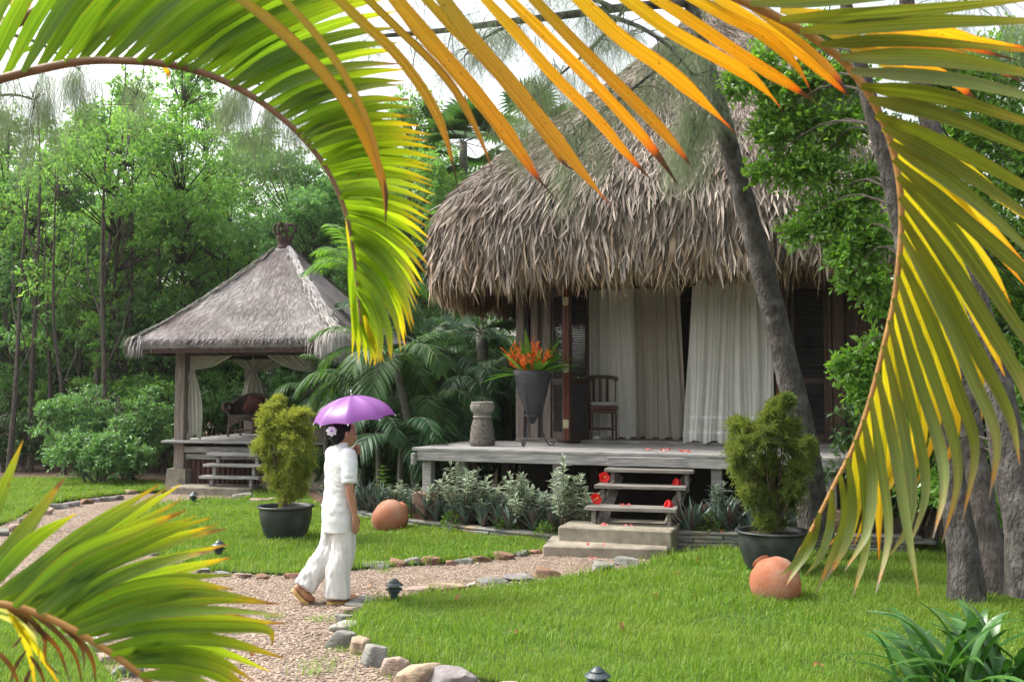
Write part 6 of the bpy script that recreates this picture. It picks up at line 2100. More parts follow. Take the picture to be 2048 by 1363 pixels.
def areca(px, py_base, D, crown_px, nf, FL, mat, label, seed, stem_r=.05, leafL=.42, leafw=.03, els=(10, 80), shaft=None, group=None, z0=0.0, droop=.5, cat='palm', azs=None, curve=1.0):
    r_ = np.random.default_rng(seed); rr = random.Random(seed)
    base = W(px, py_base, D); base.z = z0
    cr = W(crown_px[0], crown_px[1], D + .1) - base
    rt = empty('feather_palm', base, 0, label, cat, group)
    if cr.z > .5:
        st = MB(); P = catmull([Vector((0, 0, -.05)), cr * .5 + Vector((cr.x * -.15, 0, 0)), cr], 24)
        st.tube(P, [stem_r * (1.25 - .4 * i / 23) * (1 + .06 * (i % 2)) for i in range(24)], 10); st.build('stem', M['palmstem'], rt, True)
        if shaft:
            s2 = MB(); d = (P[-1] - P[-3]).normalized(); s2.tube([cr - d * .02, cr + d * .18, cr + d * .42], [stem_r * 1.0, stem_r * 1.25, stem_r * .5], 10); s2.build('crownshaft', M[shaft], rt, True)
    strips = []; rb = MB()
    for k in range(nf):
        a = azs[k % len(azs)] + rr.uniform(-.3, .3) if azs else 2.4 * k + rr.uniform(-.35, .35)
        el = R(rr.uniform(*els)); L = FL * rr.uniform(.8, 1.12)
        o = Vector((math.cos(a), math.sin(a), 0))
        P = []
        p = cr.copy(); ang = el; seg = L / 14
        for i in range(15):
            P.append(p.copy()); p = p + (o * math.cos(ang) + Vector((0, 0, math.sin(ang)))) * seg
            ang -= (.045 + .012 * i) * curve * (.6 + .7 * math.cos(el) * .8)
        rb.tube(P, [.012 - .0007 * i for i in range(15)], 5)
        strips += feather_strips(P, r_, max(16, int(L * 26)), leafL * rr.uniform(.85, 1.1), leafw, droop)
    strips_mesh('fronds', np.array(strips), mat, rt); rb.build('rachis', M['palmstem'], rt)
    return rt
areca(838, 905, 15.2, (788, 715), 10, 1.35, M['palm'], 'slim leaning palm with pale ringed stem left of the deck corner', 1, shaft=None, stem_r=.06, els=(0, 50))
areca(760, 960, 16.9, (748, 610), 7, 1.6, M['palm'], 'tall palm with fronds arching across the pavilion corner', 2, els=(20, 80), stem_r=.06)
areca(735, 960, 16.2, (722, 550), 6, 1.2, M['palm_sun_tint'], 'palm with sun tinted yellow green fronds above the pavilion roof edge', 3, els=(35, 75), azs=[pi * .9, pi * 1.05, pi * .8, .4, pi * 1.3, 1.6], stem_r=.05)
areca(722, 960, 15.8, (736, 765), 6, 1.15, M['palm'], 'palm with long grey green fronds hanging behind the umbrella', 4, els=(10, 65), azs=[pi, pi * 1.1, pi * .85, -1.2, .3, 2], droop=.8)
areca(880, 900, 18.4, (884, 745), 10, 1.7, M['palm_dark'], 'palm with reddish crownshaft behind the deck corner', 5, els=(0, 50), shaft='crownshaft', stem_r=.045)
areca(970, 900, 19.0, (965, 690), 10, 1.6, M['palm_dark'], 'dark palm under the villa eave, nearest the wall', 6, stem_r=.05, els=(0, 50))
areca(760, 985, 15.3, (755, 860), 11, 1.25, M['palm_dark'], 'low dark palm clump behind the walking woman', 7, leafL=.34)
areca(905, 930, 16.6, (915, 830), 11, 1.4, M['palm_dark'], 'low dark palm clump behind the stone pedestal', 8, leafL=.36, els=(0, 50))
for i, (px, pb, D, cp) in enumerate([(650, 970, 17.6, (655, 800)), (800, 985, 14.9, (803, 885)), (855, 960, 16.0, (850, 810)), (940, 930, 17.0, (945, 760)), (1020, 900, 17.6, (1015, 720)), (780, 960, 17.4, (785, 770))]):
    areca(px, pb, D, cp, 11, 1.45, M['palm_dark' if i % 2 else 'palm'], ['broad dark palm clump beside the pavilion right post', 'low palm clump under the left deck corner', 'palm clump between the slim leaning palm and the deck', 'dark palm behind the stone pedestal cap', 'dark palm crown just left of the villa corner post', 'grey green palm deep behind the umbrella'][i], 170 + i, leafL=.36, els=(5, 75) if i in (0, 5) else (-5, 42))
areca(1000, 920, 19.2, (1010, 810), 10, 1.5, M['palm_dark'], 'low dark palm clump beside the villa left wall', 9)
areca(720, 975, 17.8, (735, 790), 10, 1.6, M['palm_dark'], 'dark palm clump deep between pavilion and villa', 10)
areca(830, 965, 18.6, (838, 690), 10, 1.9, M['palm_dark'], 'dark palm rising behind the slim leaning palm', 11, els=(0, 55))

def fan_palm(px, D, zc, nl, RL, mat, label, seed, stem=True, nseg=26, els=(-30, 85)):
    rr = random.Random(seed); p = W(px, 780, D); rt = empty('fan_palm', (p.x, D, 0), 0, label, 'palm')
    st = MB(); st.tube(catmull([Vector((0, 0, -.05)), Vector((.1, 0, zc * .5)), Vector((0, 0, zc))], 14), [.10] * 14, 10); st.build('stem', M['palmstem'], rt, True)
    S = []; rb = MB()
    for k in range(nl):
        a = 2.4 * k + rr.uniform(-.3, .3); el = R(rr.uniform(*els)); o = Vector((math.cos(a), math.sin(a), 0))
        d = o * math.cos(el) + Vector((0, 0, math.sin(el)))
        c = Vector((0, 0, zc)); h = c + d * RL * .9 + Vector((0, 0, -.1 * RL))
        rb.tube([c, c.lerp(h, .5) + Vector((0, 0, .05)), h], [.014, .011, .008], 5)
        sd = d.cross(Vector((0, 0, 1))).normalized(); n_ = sd.cross(d).normalized()
        for j in range(nseg):
            f = -1 + 2 * j / (nseg - 1); an = f * R(115)
            dd = (d * math.cos(an) + sd * math.sin(an) + n_ * .12).normalized(); l = RL * (1 - .25 * abs(f)) * rr.uniform(.9, 1.05)
            s = dd.cross(n_).normalized()
            S.append([[tuple(h + dd * (l * q) + Vector((0, 0, -.22 * l * q ** 3)) - s * (w * RL * .045)), tuple(h + dd * (l * q) + Vector((0, 0, -.22 * l * q ** 3)) + s * (w * RL * .045))] for q, w in ((0, .15), (.4, 1), (.7, .8), (1, .04))])
    strips_mesh('fronds', np.array(S), mat, rt); rb.build('leaf_stalks', M['palmstem'], rt)
    return rt
fan_palm(962, 17.6, 2.85, 9, .62, M['palm_dark'], 'dark fan palm with star shaped leaves under the left eave', 1)
fan_palm(925, 24.5, 8.0, 16, 1.0, M['palm'], 'tall fan palm rising behind the left slope of the thatched roof', 2)
fan_palm(1050, 27.0, 8.9, 12, 1.0, M['palm'], 'far fan palm showing between orange leaves above the roof', 3)

for i, (px, D, H, w) in enumerate([(650, 19.0, 1.5, 1.0), (735, 18.0, 1.7, 1.1), (810, 17.2, 1.5, 1.0), (890, 17.8, 1.8, 1.1), (965, 18.4, 1.9, 1.1), (1030, 18.8, 2.0, 1.0), (860, 15.9, .9, .7), (760, 16.4, .9, .8)]):
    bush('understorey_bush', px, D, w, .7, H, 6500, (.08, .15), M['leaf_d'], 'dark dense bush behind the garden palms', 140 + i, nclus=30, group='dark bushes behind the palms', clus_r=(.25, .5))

# rusty dry tree behind the fan palm and leafy trees right of it
def simple_tree(name, px, D, H, crown, n, ls, mat, bark, label, seed, cat='tree', group=None, nclus=60, cr=(.35, .7), trunk_r=.12, lean=0.0):
    p = W(px, 780, D); rt = empty(name, (p.x, D, 0), 0, label, cat, group)
    stems = [([Vector((0, 0, -.1)), Vector((lean * .4, 0, H * .4)), Vector((lean, .1, H * .8))], trunk_r, .03), ([Vector((lean * .3, 0, H * .35)), Vector((lean * .3 + .6, .2, H * .6)), Vector((lean + .9, .2, H * .85))], trunk_r * .6, .02)]
    return leafy(rt, stems, crown, nclus, n, ls, mat, bark, seed, clus_r=cr)
simple_tree('dry_tree', 815, 25, 6.5, [(0, 0, 6.0, 1.0, .8, 1.2), (.4, 0, 5.2, 1.0, .8, .9), (-.5, 0, 4.6, .8, .8, .9)], 12000, (.06, .16), M['rust'], M['bark_dark'], 'rusty brown feathery tree between the grove and the villa roof', 81, cr=(.3, .6))
simple_tree('leafy_tree', 890, 27.5, 8.5, [(0, 0, 7.6, 1.3, 1, 1.1), (.8, 0, 6.8, 1.3, 1, 1.2), (-1, 0, 6.6, 1, 1, 1.1)], 12000, (.09, .14), M['leaf_c'], M['bark_dark'], 'bright green leafy tree top just left of the tall fan palm', 82)
simple_tree('leafy_tree', 985, 30, 8.2, [(0, 0, 7.2, 1.6, 1, 1.2), (1.2, 0, 6.4, 1.6, 1, 1.2), (-.6, 0, 5.8, 1.4, 1, 1.2)], 12000, (.09, .14), M['leaf_b'], M['bark_dark'], 'grey green tree behind the left roof slope', 83)
for i, (px, D, H) in enumerate([(1500, 26, 8), (1700, 24, 9), (1900, 22, 9), (2100, 21, 9), (2300, 20, 9), (1820, 27, 10)]):
    simple_tree('leafy_tree', px, D, H, [(0, 0, H * .8, 1.8, 1.2, 1.6), (.9, 0, H * .6, 2.0, 1.2, 1.6), (-.9, 0, H * .4, 2.0, 1.2, 1.5), (.3, 0, H * .25, 1.8, 1.2, 1.3)], 12000, (.12, .2), M['leaf_d'], M['bark_dark'], 'dark leafy tree behind the right side of the villa', 90 + i, group='dark trees behind the villa', nclus=60, cr=(.5, .9))

# ---- leaning trunk in front of the villa: a she-oak with drooping needles
def needles(cs, n, L, spread, r_, w=.0022, grav=1.0):
    """bundles of hanging needle strands; cs: list of start points"""
    out = []
    cs = np.array([tuple(c) for c in cs])
    idx = r_.integers(0, len(cs), n)
    p = cs[idx] + r_.normal(0, .05, (n, 3))
    d = unit(r_.normal(0, 1, (n, 3)) * np.array([1, 1, .5]) + np.array([0, 0, -.4 * grav]))
    l = r_.uniform(*L, n)[:, None]
    s = unit(np.cross(d, r_.normal(0, 1, (n, 3))))
    ww = (w * r_.uniform(.8, 1.3, n))[:, None]
    rows = []
    for f, k in ((0, .8), (.35, 1), (.7, .9), (1, .3)):
        q = p + d * l * (spread * f) + np.array([0, 0, -1]) * l * (grav * f ** 1.4)
        rows.append(np.stack([q - s * ww * k / 2, q + s * ww * k / 2], 1))
    return np.stack(rows, 1)

sheoak = empty('leaning_tree', W(1622, 1045, 10.9), 0, 'leaning grey trunked tree with drooping needles in front of the villa doorway', 'tree')
so_ = sheoak.location
def rel(px, py, D): return W(px, py, D) - so_
tp = [(1635, 1075, 10.9), (1618, 960, 10.92), (1600, 840, 10.95), (1570, 720, 11.0), (1545, 620, 11.0), (1515, 500, 11.0), (1492, 410, 11.0), (1466, 320, 11.0), (1438, 215, 11.0), (1408, 110, 11.0), (1382, 10, 11.0), (1350, -110, 11.0), (1310, -250, 11.0), (1280, -420, 11.0)]
hw = [36, 30, 27, 25.5, 24.5, 22.5, 21, 19.5, 18, 16, 14, 12.5, 10, 7]
P = catmull([rel(*q) for q in tp], 60)
rad = np.interp(np.linspace(0, 1, 60), np.linspace(0, 1, len(hw)), hw) * 11 / F
mb = MB()
rr_ = random.Random(2)
n = 18
vs = []; fs = []; uv = []
for i, p in enumerate(P):
    for k in range(n):
        a = 2 * pi * k / n
        rr2 = rad[i] * (1 + .10 * mnoise.noise(Vector((math.cos(a) * 1.5, math.sin(a) * 1.5, i * .22))) + .05 * mnoise.noise(Vector((math.cos(a) * 4, math.sin(a) * 4, i * .7))))
        if i in (21, 22, 23): rr2 *= 1.05
        vs.append((p.x + rr2 * math.cos(a), p.y + rr2 * math.sin(a), p.z))
for i in range(59):
    for k in range(n):
        j = (k + 1) % n; fs.append((i * n + k, i * n + j, (i + 1) * n + j, (i + 1) * n + k))
mb.add(vs, fs)
mb.build('trunk', M['bark_pale'], sheoak, True)
br = MB(); tips = []
def branch(pts, r0, r1, name=None, tipsfrom=.15, n=26):
    Q = catmull([rel(*q) for q in pts], n)
    br.tube(Q, list(np.linspace(r0, r1, n)), 8)
    for k, q in enumerate(Q):
        if k / n > tipsfrom: tips.append(q)
    return Q
branch([(1380, 5, 11), (1250, 15, 10.6), (1120, 32, 10.2), (1000, 46, 9.8), (880, 62, 9.5), (765, 72, 9.2)], .055, .02, tipsfrom=.3)
branch([(1180, 24, 10.4), (1270, 50, 10.2), (1340, 95, 10.1), (1385, 150, 10.0)], .03, .012)
branch([(1230, 18, 10.5), (1150, -20, 10.2), (1060, -60, 10)], .03, .01)
branch([(1040, 42, 10), (980, 70, 9.7), (930, 110, 9.5)], .02, .006)
branch([(1250, 18, 10.6), (1190, 90, 10.4), (1120, 150, 10.3), (1080, 190, 10.3)], .022, .006)
branch([(1400, 100, 11), (1330, 130, 10.6), (1250, 190, 10.4), (1190, 240, 10.3), (1140, 330, 10.3)], .025, .006)
branch([(1430, 190, 11), (1400, 260, 10.7), (1370, 330, 10.6)], .018, .005)
branch([(1380, 0, 11), (1460, -10, 10.8), (1540, 20, 10.6), (1620, 90, 10.4), (1680, 160, 10.3)], .03, .008)
branch([(1350, -110, 11), (1500, -140, 10.8), (1650, -120, 10.5), (1800, -60, 10.2), (1950, 10, 10)], .04, .01)
branch([(1350, -110, 11), (1200, -150, 10.6), (1000, -120, 10.2), (800, -60, 9.8), (700, -20, 9.5)], .04, .01)
branch([(1310, -250, 11), (1320, -400, 11), (1300, -560, 11)], .03, .01)
r_ = np.random.default_rng(77)
# finer twiglets hanging from the branches
tw = []; twm = br
for k in range(230):
    q = tips[r_.integers(len(tips))]
    e = q + Vector((r_.normal(0, .22), r_.normal(0, .25), r_.normal(-.12, .18)))
    twm.tube([q, q.lerp(e, .5) + Vector((0, 0, .05)), e], [.006, .004, .002], 4)
    for f in (.3, .5, .7, .85, 1): tw.append(q.lerp(e, f))
N1 = needles(tw, 19000, (.14, .36), .75, r_, w=.0022, grav=.55)
# drooping curtains of needles in front of the roof and the right hand foliage
hang = []
def curtain_pts(px, py, D, n, sx, sy, sd=.25):
    for k in range(max(4, n // 5)):
        q = rel(px + r_.normal(0, sx), py + r_.normal(-10, sy), D + r_.normal(0, sd)); hang.append(q)
        b_ = min(tips, key=lambda t: (t - q).length)
        br.tube(catmull([b_, b_.lerp(q, .6) + Vector((0, 0, .12)), q + Vector((0, 0, -.02))], 8), list(np.linspace(.006, .002, 8)), 4)
for a in ((1110, 150, 10.3, 60, 38, 35), (1075, 230, 10.3, 70, 42, 45), (1160, 300, 10.4, 40, 40, 30), (1370, 170, 10.6, 50, 30, 40), (1380, 260, 10.6, 50, 22, 35), (1645, 190, 10.2, 70, 30, 30), (1680, 170, 10.2, 60, 18, 35), (1660, 250, 10.2, 60, 30, 25), (1985, 60, 9.8, 60, 60, 30), (1250, 130, 10.5, 24, 40, 40)):
    curtain_pts(*a)
br.build('branch', M['bark_pale'], sheoak, True)
N2 = needles(hang, 8500, (.2, .62), .42, r_, w=.0022, grav=.75)
strips_mesh('needles', np.concatenate([N1, N2]), M['needle'], sheoak)

# a second she-oak off the left edge whose sprays hang into the picture
so2 = empty('weeping_tree', Vector((-9.5, 14.5, 0)), 0, 'weeping needle leaved tree at the left edge, sprays hanging before the grove', 'tree')
so_ = so2.location.copy()
mb = MB(); mb.tube(catmull([Vector((0, 0, -.1)), Vector((.2, 0, 3)), Vector((.1, .1, 6)), Vector((.5, 0, 9.5))], 24), list(np.linspace(.2, .05, 24)), 12); mb.build('trunk', M['bark_pale'], so2, True)
br = MB(); tips = []
def rel(px, py, D): return W(px, py, D) - so_
branch([(-280, 150, 14.3), (-100, 60, 14), (60, 80, 13.7), (160, 140, 13.5)], .05, .012)
branch([(-280, 50, 14.3), (0, -80, 14), (250, -40, 13.7), (450, 90, 13.5), (520, 170, 13.4)], .06, .012)
branch([(-280, 300, 14.3), (-120, 220, 14), (10, 190, 13.8), (70, 200, 13.6)], .04, .01)
branch([(330, -15, 13.6), (300, 60, 13.5), (285, 150, 13.4), (265, 210, 13.4)], .012, .004)
branch([(470, 110, 13.5), (510, 130, 13.4), (570, 190, 13.3)], .014, .004)
hang = []
for a in ((20, 190, 13.6, 60, 45, 30), (90, 180, 13.6, 60, 40, 30), (150, 170, 13.5, 30, 30, 25), (40, 270, 13.6, 50, 50, 30), (270, 190, 13.4, 16, 16, 24), (480, 200, 13.4, 50, 35, 20), (510, 240, 13.4, 50, 35, 25), (560, 220, 13.3, 30, 22, 25), (600, 260, 13.3, 30, 22, 30)):
    curtain_pts(*a)
br.build('branch', M['bark_dark'], so2, True)
strips_mesh('needles', needles(hang, 6500, (.25, .85), .4, r_, w=.0028, grav=.8), M['needle'], so2)

# ---- trunks and glossy foliage on the right
def trunk_thing(pts, widths, label, bark, foliage=None, seed=1, extra=None, name='garden_tree', lsize=(.05, .092), nleaf=9000, cat='tree'):
    base = W(*pts[0]); rt = empty(name, (base.x, base.y, 0), 0, label, cat)
    o = rt.location
    P = catmull([W(*q) - o for q in pts], 44); D0 = pts[0][2]
    rad = np.interp(np.linspace(0, 1, 44), np.linspace(0, 1, len(widths)), widths) / 2 * D0 / F
    mb = MB(); n = 16; vs = []; fs = []
    for i, p in enumerate(P):
        for k in range(n):
            a = 2 * pi * k / n
            rr2 = rad[i] * (1 + .12 * mnoise.noise(Vector((math.cos(a) * 1.6, math.sin(a) * 1.6, i * .25 + seed))) + .07 * mnoise.noise(Vector((math.cos(a) * 5, math.sin(a) * 5, i * .5 + seed))))
            vs.append((p.x + rr2 * math.cos(a), p.y + rr2 * math.sin(a), p.z))
    for i in range(43):
        for k in range(n):
            j = (k + 1) % n; fs.append((i * n + k, i * n + j, (i + 1) * n + j, (i + 1) * n + k))
    mb.add(vs, fs); mb.build('trunk', bark, rt, True)
    if foliage:
        r_ = np.random.default_rng(seed); st = MB(); Cs = []; Ds = []
        ptot = sum(b[3] ** 2 for b in foliage)
        for (px, py, D, rpx) in foliage:
            c = W(px, py, D) - o; Rm = rpx * D / F
            best = min(P[8:], key=lambda q: (q - c).length)
            st.tube(catmull([best, best.lerp(c, .35) + Vector((0, .08, .22)), best.lerp(c, .7) + Vector((0, .05, .16)), c], 8), [.014, .012, .010, .009, .007, .006, .005, .003], 5)
            nl = int(nleaf * rpx ** 2 / ptot); ns = max(5, nl // 12)
            d = unit(r_.normal(0, 1, (ns, 3)))
            for i in range(ns):
                L = Rm * r_.uniform(.5, 1.15); m = 12; f = np.linspace(.35, 1, m)
                e = c + Vector(d[i]) * L
                if r_.uniform() < .4: st.tube([c, e], [.004, .0015], 4)
                pos = np.array(c) + d[i] * (L * f)[:, None] + r_.normal(0, .025, (m, 3)) - np.array([0, 0, .12]) * (L * f ** 2)[:, None]
                Cs.append(pos); Ds.append(unit(d[i] * .6 + r_.normal(0, .7, (m, 3))))
        C = np.concatenate(Cs); Dd = np.concatenate(Ds); Ls = r_.uniform(*lsize, len(C))
        quads_mesh('crown', leaf_quads(C, Dd, Ls, Ls * r_.uniform(.45, .62, len(C)), .1, r_), M['leaf_g'], rt)
        st.build('branch', M['bark_dark'], rt)
    return rt
trunk_thing([(1935, 1215, 8.6), (1925, 1100, 8.65), (1905, 960, 8.8), (1880, 820, 8.9), (1850, 680, 9.0), (1820, 540, 9.0), (1792, 400, 9.0), (1765, 290, 9.0), (1738, 200, 9.0), (1712, 100, 9.0), (1690, 0, 9.0), (1665, -130, 9.0)],
            [76, 60, 52, 48, 46, 43, 42, 39, 35, 30, 26, 20], 'grey trunked tree curving up behind the yellow palm rib, glossy leaves', M['bark_pale'],
            [(1520, 130, 9.9, 46), (1560, 190, 9.9, 60), (1470, 165, 9.9, 36), (1600, 240, 9.9, 60), (1540, 260, 9.9, 50), (1620, 150, 9.9, 60), (1580, 330, 9.9, 56), (1640, 330, 9.8, 60), (1520, 340, 9.9, 34), (1690, 250, 9.7, 60), (1700, 150, 9.7, 60),
             (1640, 430, 9.8, 54), (1590, 460, 9.8, 34), (1700, 420, 9.7, 60), (1740, 360, 9.6, 50), (1690, 500, 9.6, 50), (1740, 480, 9.6, 56), (1740, 560, 9.6, 48), (1765, 610, 9.6, 34), (1700, 560, 9.6, 26), (1690, 730, 9.6, 36), (1740, 730, 9.6, 46), (1720, 780, 9.6, 36), (1755, 690, 9.6, 34), (1560, 80, 10, 44), (1650, 70, 10, 56)],
            seed=11, nleaf=21000)
trunk_thing([(2062, 1190, 8.0), (2050, 1080, 8.0), (2025, 960, 8.1), (2005, 840, 8.2), (1985, 740, 8.3), (1958, 640, 8.4), (1930, 540, 8.6), (1905, 450, 8.7), (1880, 340, 8.8), (1850, 200, 9), (1820, 40, 9), (1790, -120, 9)],
            [92, 76, 70, 66, 64, 60, 58, 54, 50, 42, 34, 26], 'thick pale barked tree at the right edge, behind drooping palm leaflets', M['bark_pale'],
            [(1830, 90, 10.5, 80), (1920, 160, 10.5, 90), (2020, 120, 10.5, 90), (2000, 260, 10.5, 90), (1900, 290, 10.5, 80), (2050, 350, 10.3, 80), (1960, 400, 10.3, 70), (2030, 480, 10.2, 80), (1980, 540, 10.2, 60), (2050, 600, 10.2, 70), (1840, 420, 10.5, 70), (1860, 560, 10.5, 60), (1900, 640, 10.5, 60), (2040, 700, 10.2, 60), (1880, 740, 10.4, 60), (1860, 860, 10.2, 60), (1920, 900, 10.2, 60), (1900, 980, 10.0, 50), (1950, 960, 10.0, 50), (2070, 820, 9.8, 60), (1980, 1010, 9.8, 44), (1840, 960, 10.4, 50)],
            seed=12, nleaf=30000)
trunk_thing([(1990, 1195, 9.0), (1975, 1090, 9.1), (1960, 980, 9.2), (1945, 880, 9.4), (1940, 780, 9.6), (1945, 640, 9.8), (1955, 480, 10)], [76, 58, 50, 46, 44, 40, 34], 'dark second stem rising beside the curving tree at the right', M['bark'], seed=13)
# dark leafy filling right of the villa
for i, (px, D, H, w) in enumerate([(1830, 11.5, 2.6, .9), (1960, 11.2, 2.8, 1.0), (2100, 10.8, 3.0, 1.1), (2250, 10.5, 3.0, 1.1), (1900, 13.5, 3.6, 1.2), (2060, 13.5, 4.2, 1.4)]):
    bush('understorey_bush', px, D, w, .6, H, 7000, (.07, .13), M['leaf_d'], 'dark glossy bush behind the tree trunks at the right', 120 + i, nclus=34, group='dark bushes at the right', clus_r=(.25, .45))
# small dark pot half hidden by the right trunks
big_pot(2000, 1135, .25, .40, 'dark pot in deep shade between the right tree trunks')
# ------------------------------------------------------------------ foreground palm fronds
GREEN = [(0, (.10, .185, .012)), (.25, (.08, .17, .012)), (.6, (.13, .22, .016)), (.84, (.23, .29, .02)), (.94, (.40, .28, .02)), (1, (.22, .10, .02))]
LIME = [(0, (.12, .215, .012)), (.4, (.155, .275, .015)), (.68, (.27, .36, .018)), (.88, (.52, .43, .02)), (1, (.56, .30, .02))]
ORANGE = [(0, (.22, .22, .02)), (.2, (.36, .26, .015)), (.5, (.50, .28, .012)), (.80, (.56, .27, .010)), (.88, (.52, .12, .010)), (.92, (.08, .035, .02)), (1, (.03, .02, .015))]
OCHRE = [(0, (.20, .20, .02)), (.4, (.30, .21, .018)), (.74, (.38, .22, .015)), (.86, (.34, .16, .012)), (.90, (.07, .03, .02)), (1, (.03, .02, .015))]
OLIVE = [(0, (.14, .155, .018)), (.3, (.105, .15, .02)), (.7, (.14, .185, .03)), (.86, (.25, .24, .06)), (.94, (.40, .20, .03)), (1, (.20, .17, .14))]
YELLOW = [(0, (.30, .27, .015)), (.5, (.32, .30, .018)), (.85, (.42, .28, .02)), (1, (.40, .16, .02))]
DRY = [(0, (.10, .06, .03)), (.4, (.07, .04, .025)), (.7, (.20, .08, .02)), (1, (.03, .022, .018))]
FM = {
    'green': mat_frond('green_leaflet', GREEN), 'lime': mat_frond('lime_leaflet', LIME, transl=.6), 'orange': mat_frond('orange_leaflet', ORANGE, transl=.6, tmul=(1.6, 1.25, .7)),
    'ochre': mat_frond('ochre_leaflet', OCHRE, transl=.55, tmul=(1.5, 1.2, .7)), 'olive': mat_frond('olive_leaflet', OLIVE, transl=.3, tmul=(1.5, 1.4, .6), rough=.33, spec=.55),
    'yellow': mat_frond('yellow_leaflet', YELLOW, transl=.6), 'dry': mat_frond('dried_leaflet', DRY, transl=.25), 'pale': mat_frond('pale_leaflet', [(0, (.30, .34, .15)), (1, (.40, .40, .2))], transl=.5)}
M['rachis'] = mat_solid('orange_brown_rachis', (.26, .13, .03), (.40, .21, .055), scale=9, stretch=(1, 1, 1), rough=.5, bump=.2, bscale=60)
M['rachis_b'] = mat_solid('brown_rachis', (.15, .08, .04), (.24, .135, .065), scale=9, rough=.55, bump=.25, bscale=60)
fr = random.Random(20)

def rachis(root, pts, w0, w1, mat, n=60):
    o = root.location
    P = catmull([W(*q) - o for q in pts], n)
    D = pts[0][2]
    mb = MB(); mb.tube(P, [(w0 + (w1 - w0) * i / (n - 1)) / 2 * D / F for i in range(n)], 10)
    mb.build('rachis', mat, root, True)

def leaflet(root, pts, D, w, mat, dd=0.0, tip=.5, twist=None, fold=None, prof='leaf', nseg=18, name='leaflet'):
    """pts in photo pixels, at depth D (base) .. D+dd (tip)"""
    o = root.location
    m = len(pts)
    L = [0]
    for i in range(1, m): L.append(L[-1] + math.hypot(pts[i][0] - pts[i - 1][0], pts[i][1] - pts[i - 1][1]))
    Q = [W(p[0], p[1], D + dd * (L[i] / L[-1]) + .03 * math.sin(3 * L[i] / L[-1])) - o for i, p in enumerate(pts)]
    P = catmull(Q, nseg)
    if twist is None: twist = fr.uniform(-.5, .5)
    tw2 = fr.uniform(-.35, .35)
    nr = []
    for i, p in enumerate(P):
        tan = (P[min(i + 1, nseg - 1)] - P[max(i - 1, 0)]).normalized()
        v = (Vector((0, 0, CAMZ)) - (p + o)).normalized()
        v = (v - tan * v.dot(tan)).normalized()
        a = twist + tw2 * i / nseg
        nr.append(v * math.cos(a) + tan.cross(v) * math.sin(a))
    ws = []
    hold = .68 if prof in ('strap', 'thread') else .5
    for i in range(nseg):
        f = i / (nseg - 1)
        if prof == 'leaf': k = min(1, .4 + 3.0 * f) * (1 if f < .4 else max(.03, 1 - ((f - .4) / .6) ** 1.5))
        elif prof == 'strap': k = min(1, .45 + 2.2 * f) * (1 if f < hold else max(.04, 1 - ((f - hold) / (1 - hold)) ** 1.5))
        elif prof == 'thread': k = min(1, .5 + 2.5 * f) * (1 if f < .64 else (1 - .84 * ((f - .64) / .24) if f < .88 else max(.03, .16 - .13 * (f - .88) / .12)))
        elif prof == 'tail': k = min(1, .5 + 2.5 * f) * (1 if f < .5 else (1 - .8 * (f - .5) / .3 if f < .8 else max(.03, .2 - .17 * (f - .8) / .2)))
        else: k = min(1, .45 + 2.2 * f) * (1 if f < .5 else max(.06, 1 - ((f - .5) / .5) ** 1.6))
        ws.append(w * k * (D + dd * f) / F * fr.uniform(.96, 1.04))
    mb = MB(); mb.ribbon(P, ws, nr, fold=fr.uniform(.12, .4) if fold is None else fold)
    return mb.build(name, mat, root, True)

def interp_tab(tab, f):
    x = f * (len(tab) - 1); i = min(int(x), len(tab) - 2); t = x - i
    return [tab[i][k] + (tab[i + 1][k] - tab[i][k]) * t for k in range(len(tab[0]))]

# ---- frond arching over the grove, top left
DA = 2.35
FA = empty('palm_frond', W(-60, 178, DA), 0, 'green palm frond arching from the top left edge down over the pavilion', 'palm frond')
rachis(FA, [(-90, 186, DA), (0, 158, DA), (120, 130, DA), (200, 121, DA), (330, 128, DA), (420, 151, DA), (500, 190, DA), (570, 241, DA), (620, 292, DA), (660, 350, DA), (690, 420, DA), (705, 490, DA), (713, 560, DA), (718, 610, DA), (722, 650, DA)], 20, 4, M['rachis_b'])
TA = [(-70, 180, 160, -230), (60, 140, 400, -230), (150, 124, 540, -190), (250, 121, 680, -130), (340, 128, 760, -70), (420, 152, 800, -10), (480, 180, 806, 85), (540, 218, 818, 150), (590, 262, 818, 208), (622, 297, 860, 275), (648, 332, 868, 325), (664, 358, 868, 372), (677, 390, 862, 430), (686, 413, 856, 490), (692, 433, 850, 545), (697, 455, 842, 600), (701, 478, 830, 650), (705, 503, 812, 690), (709, 535, 785, 715), (713, 570, 760, 726), (716, 600, 740, 731)]
NA = 68
for i in range(NA):
    f = i / (NA - 1)
    bx, by, tx, ty = interp_tab(TA, f)
    tx += fr.uniform(-8, 8); ty += fr.uniform(-7, 7)
    dx, dy = tx - bx, ty - by; L = math.hypot(dx, dy)
    bow = .05 + .06 * f
    n_ = (dy / L, -dx / L)
    p1 = (bx + dx * .33 + n_[0] * L * bow, by + dy * .33 + n_[1] * L * bow); p2 = (bx + dx * .7 + n_[0] * L * bow * .9, by + dy * .7 + n_[1] * L * bow * .9)
    w = 31 if f < .2 else 31 - 14 * min(1, (f - .2) / .4)
    leaflet(FA, [(bx, by), p1, p2, (tx, ty)], DA + fr.uniform(-.03, .05), w, FM['green'] if f < .42 else FM['lime'], dd=fr.uniform(-.12, .2))
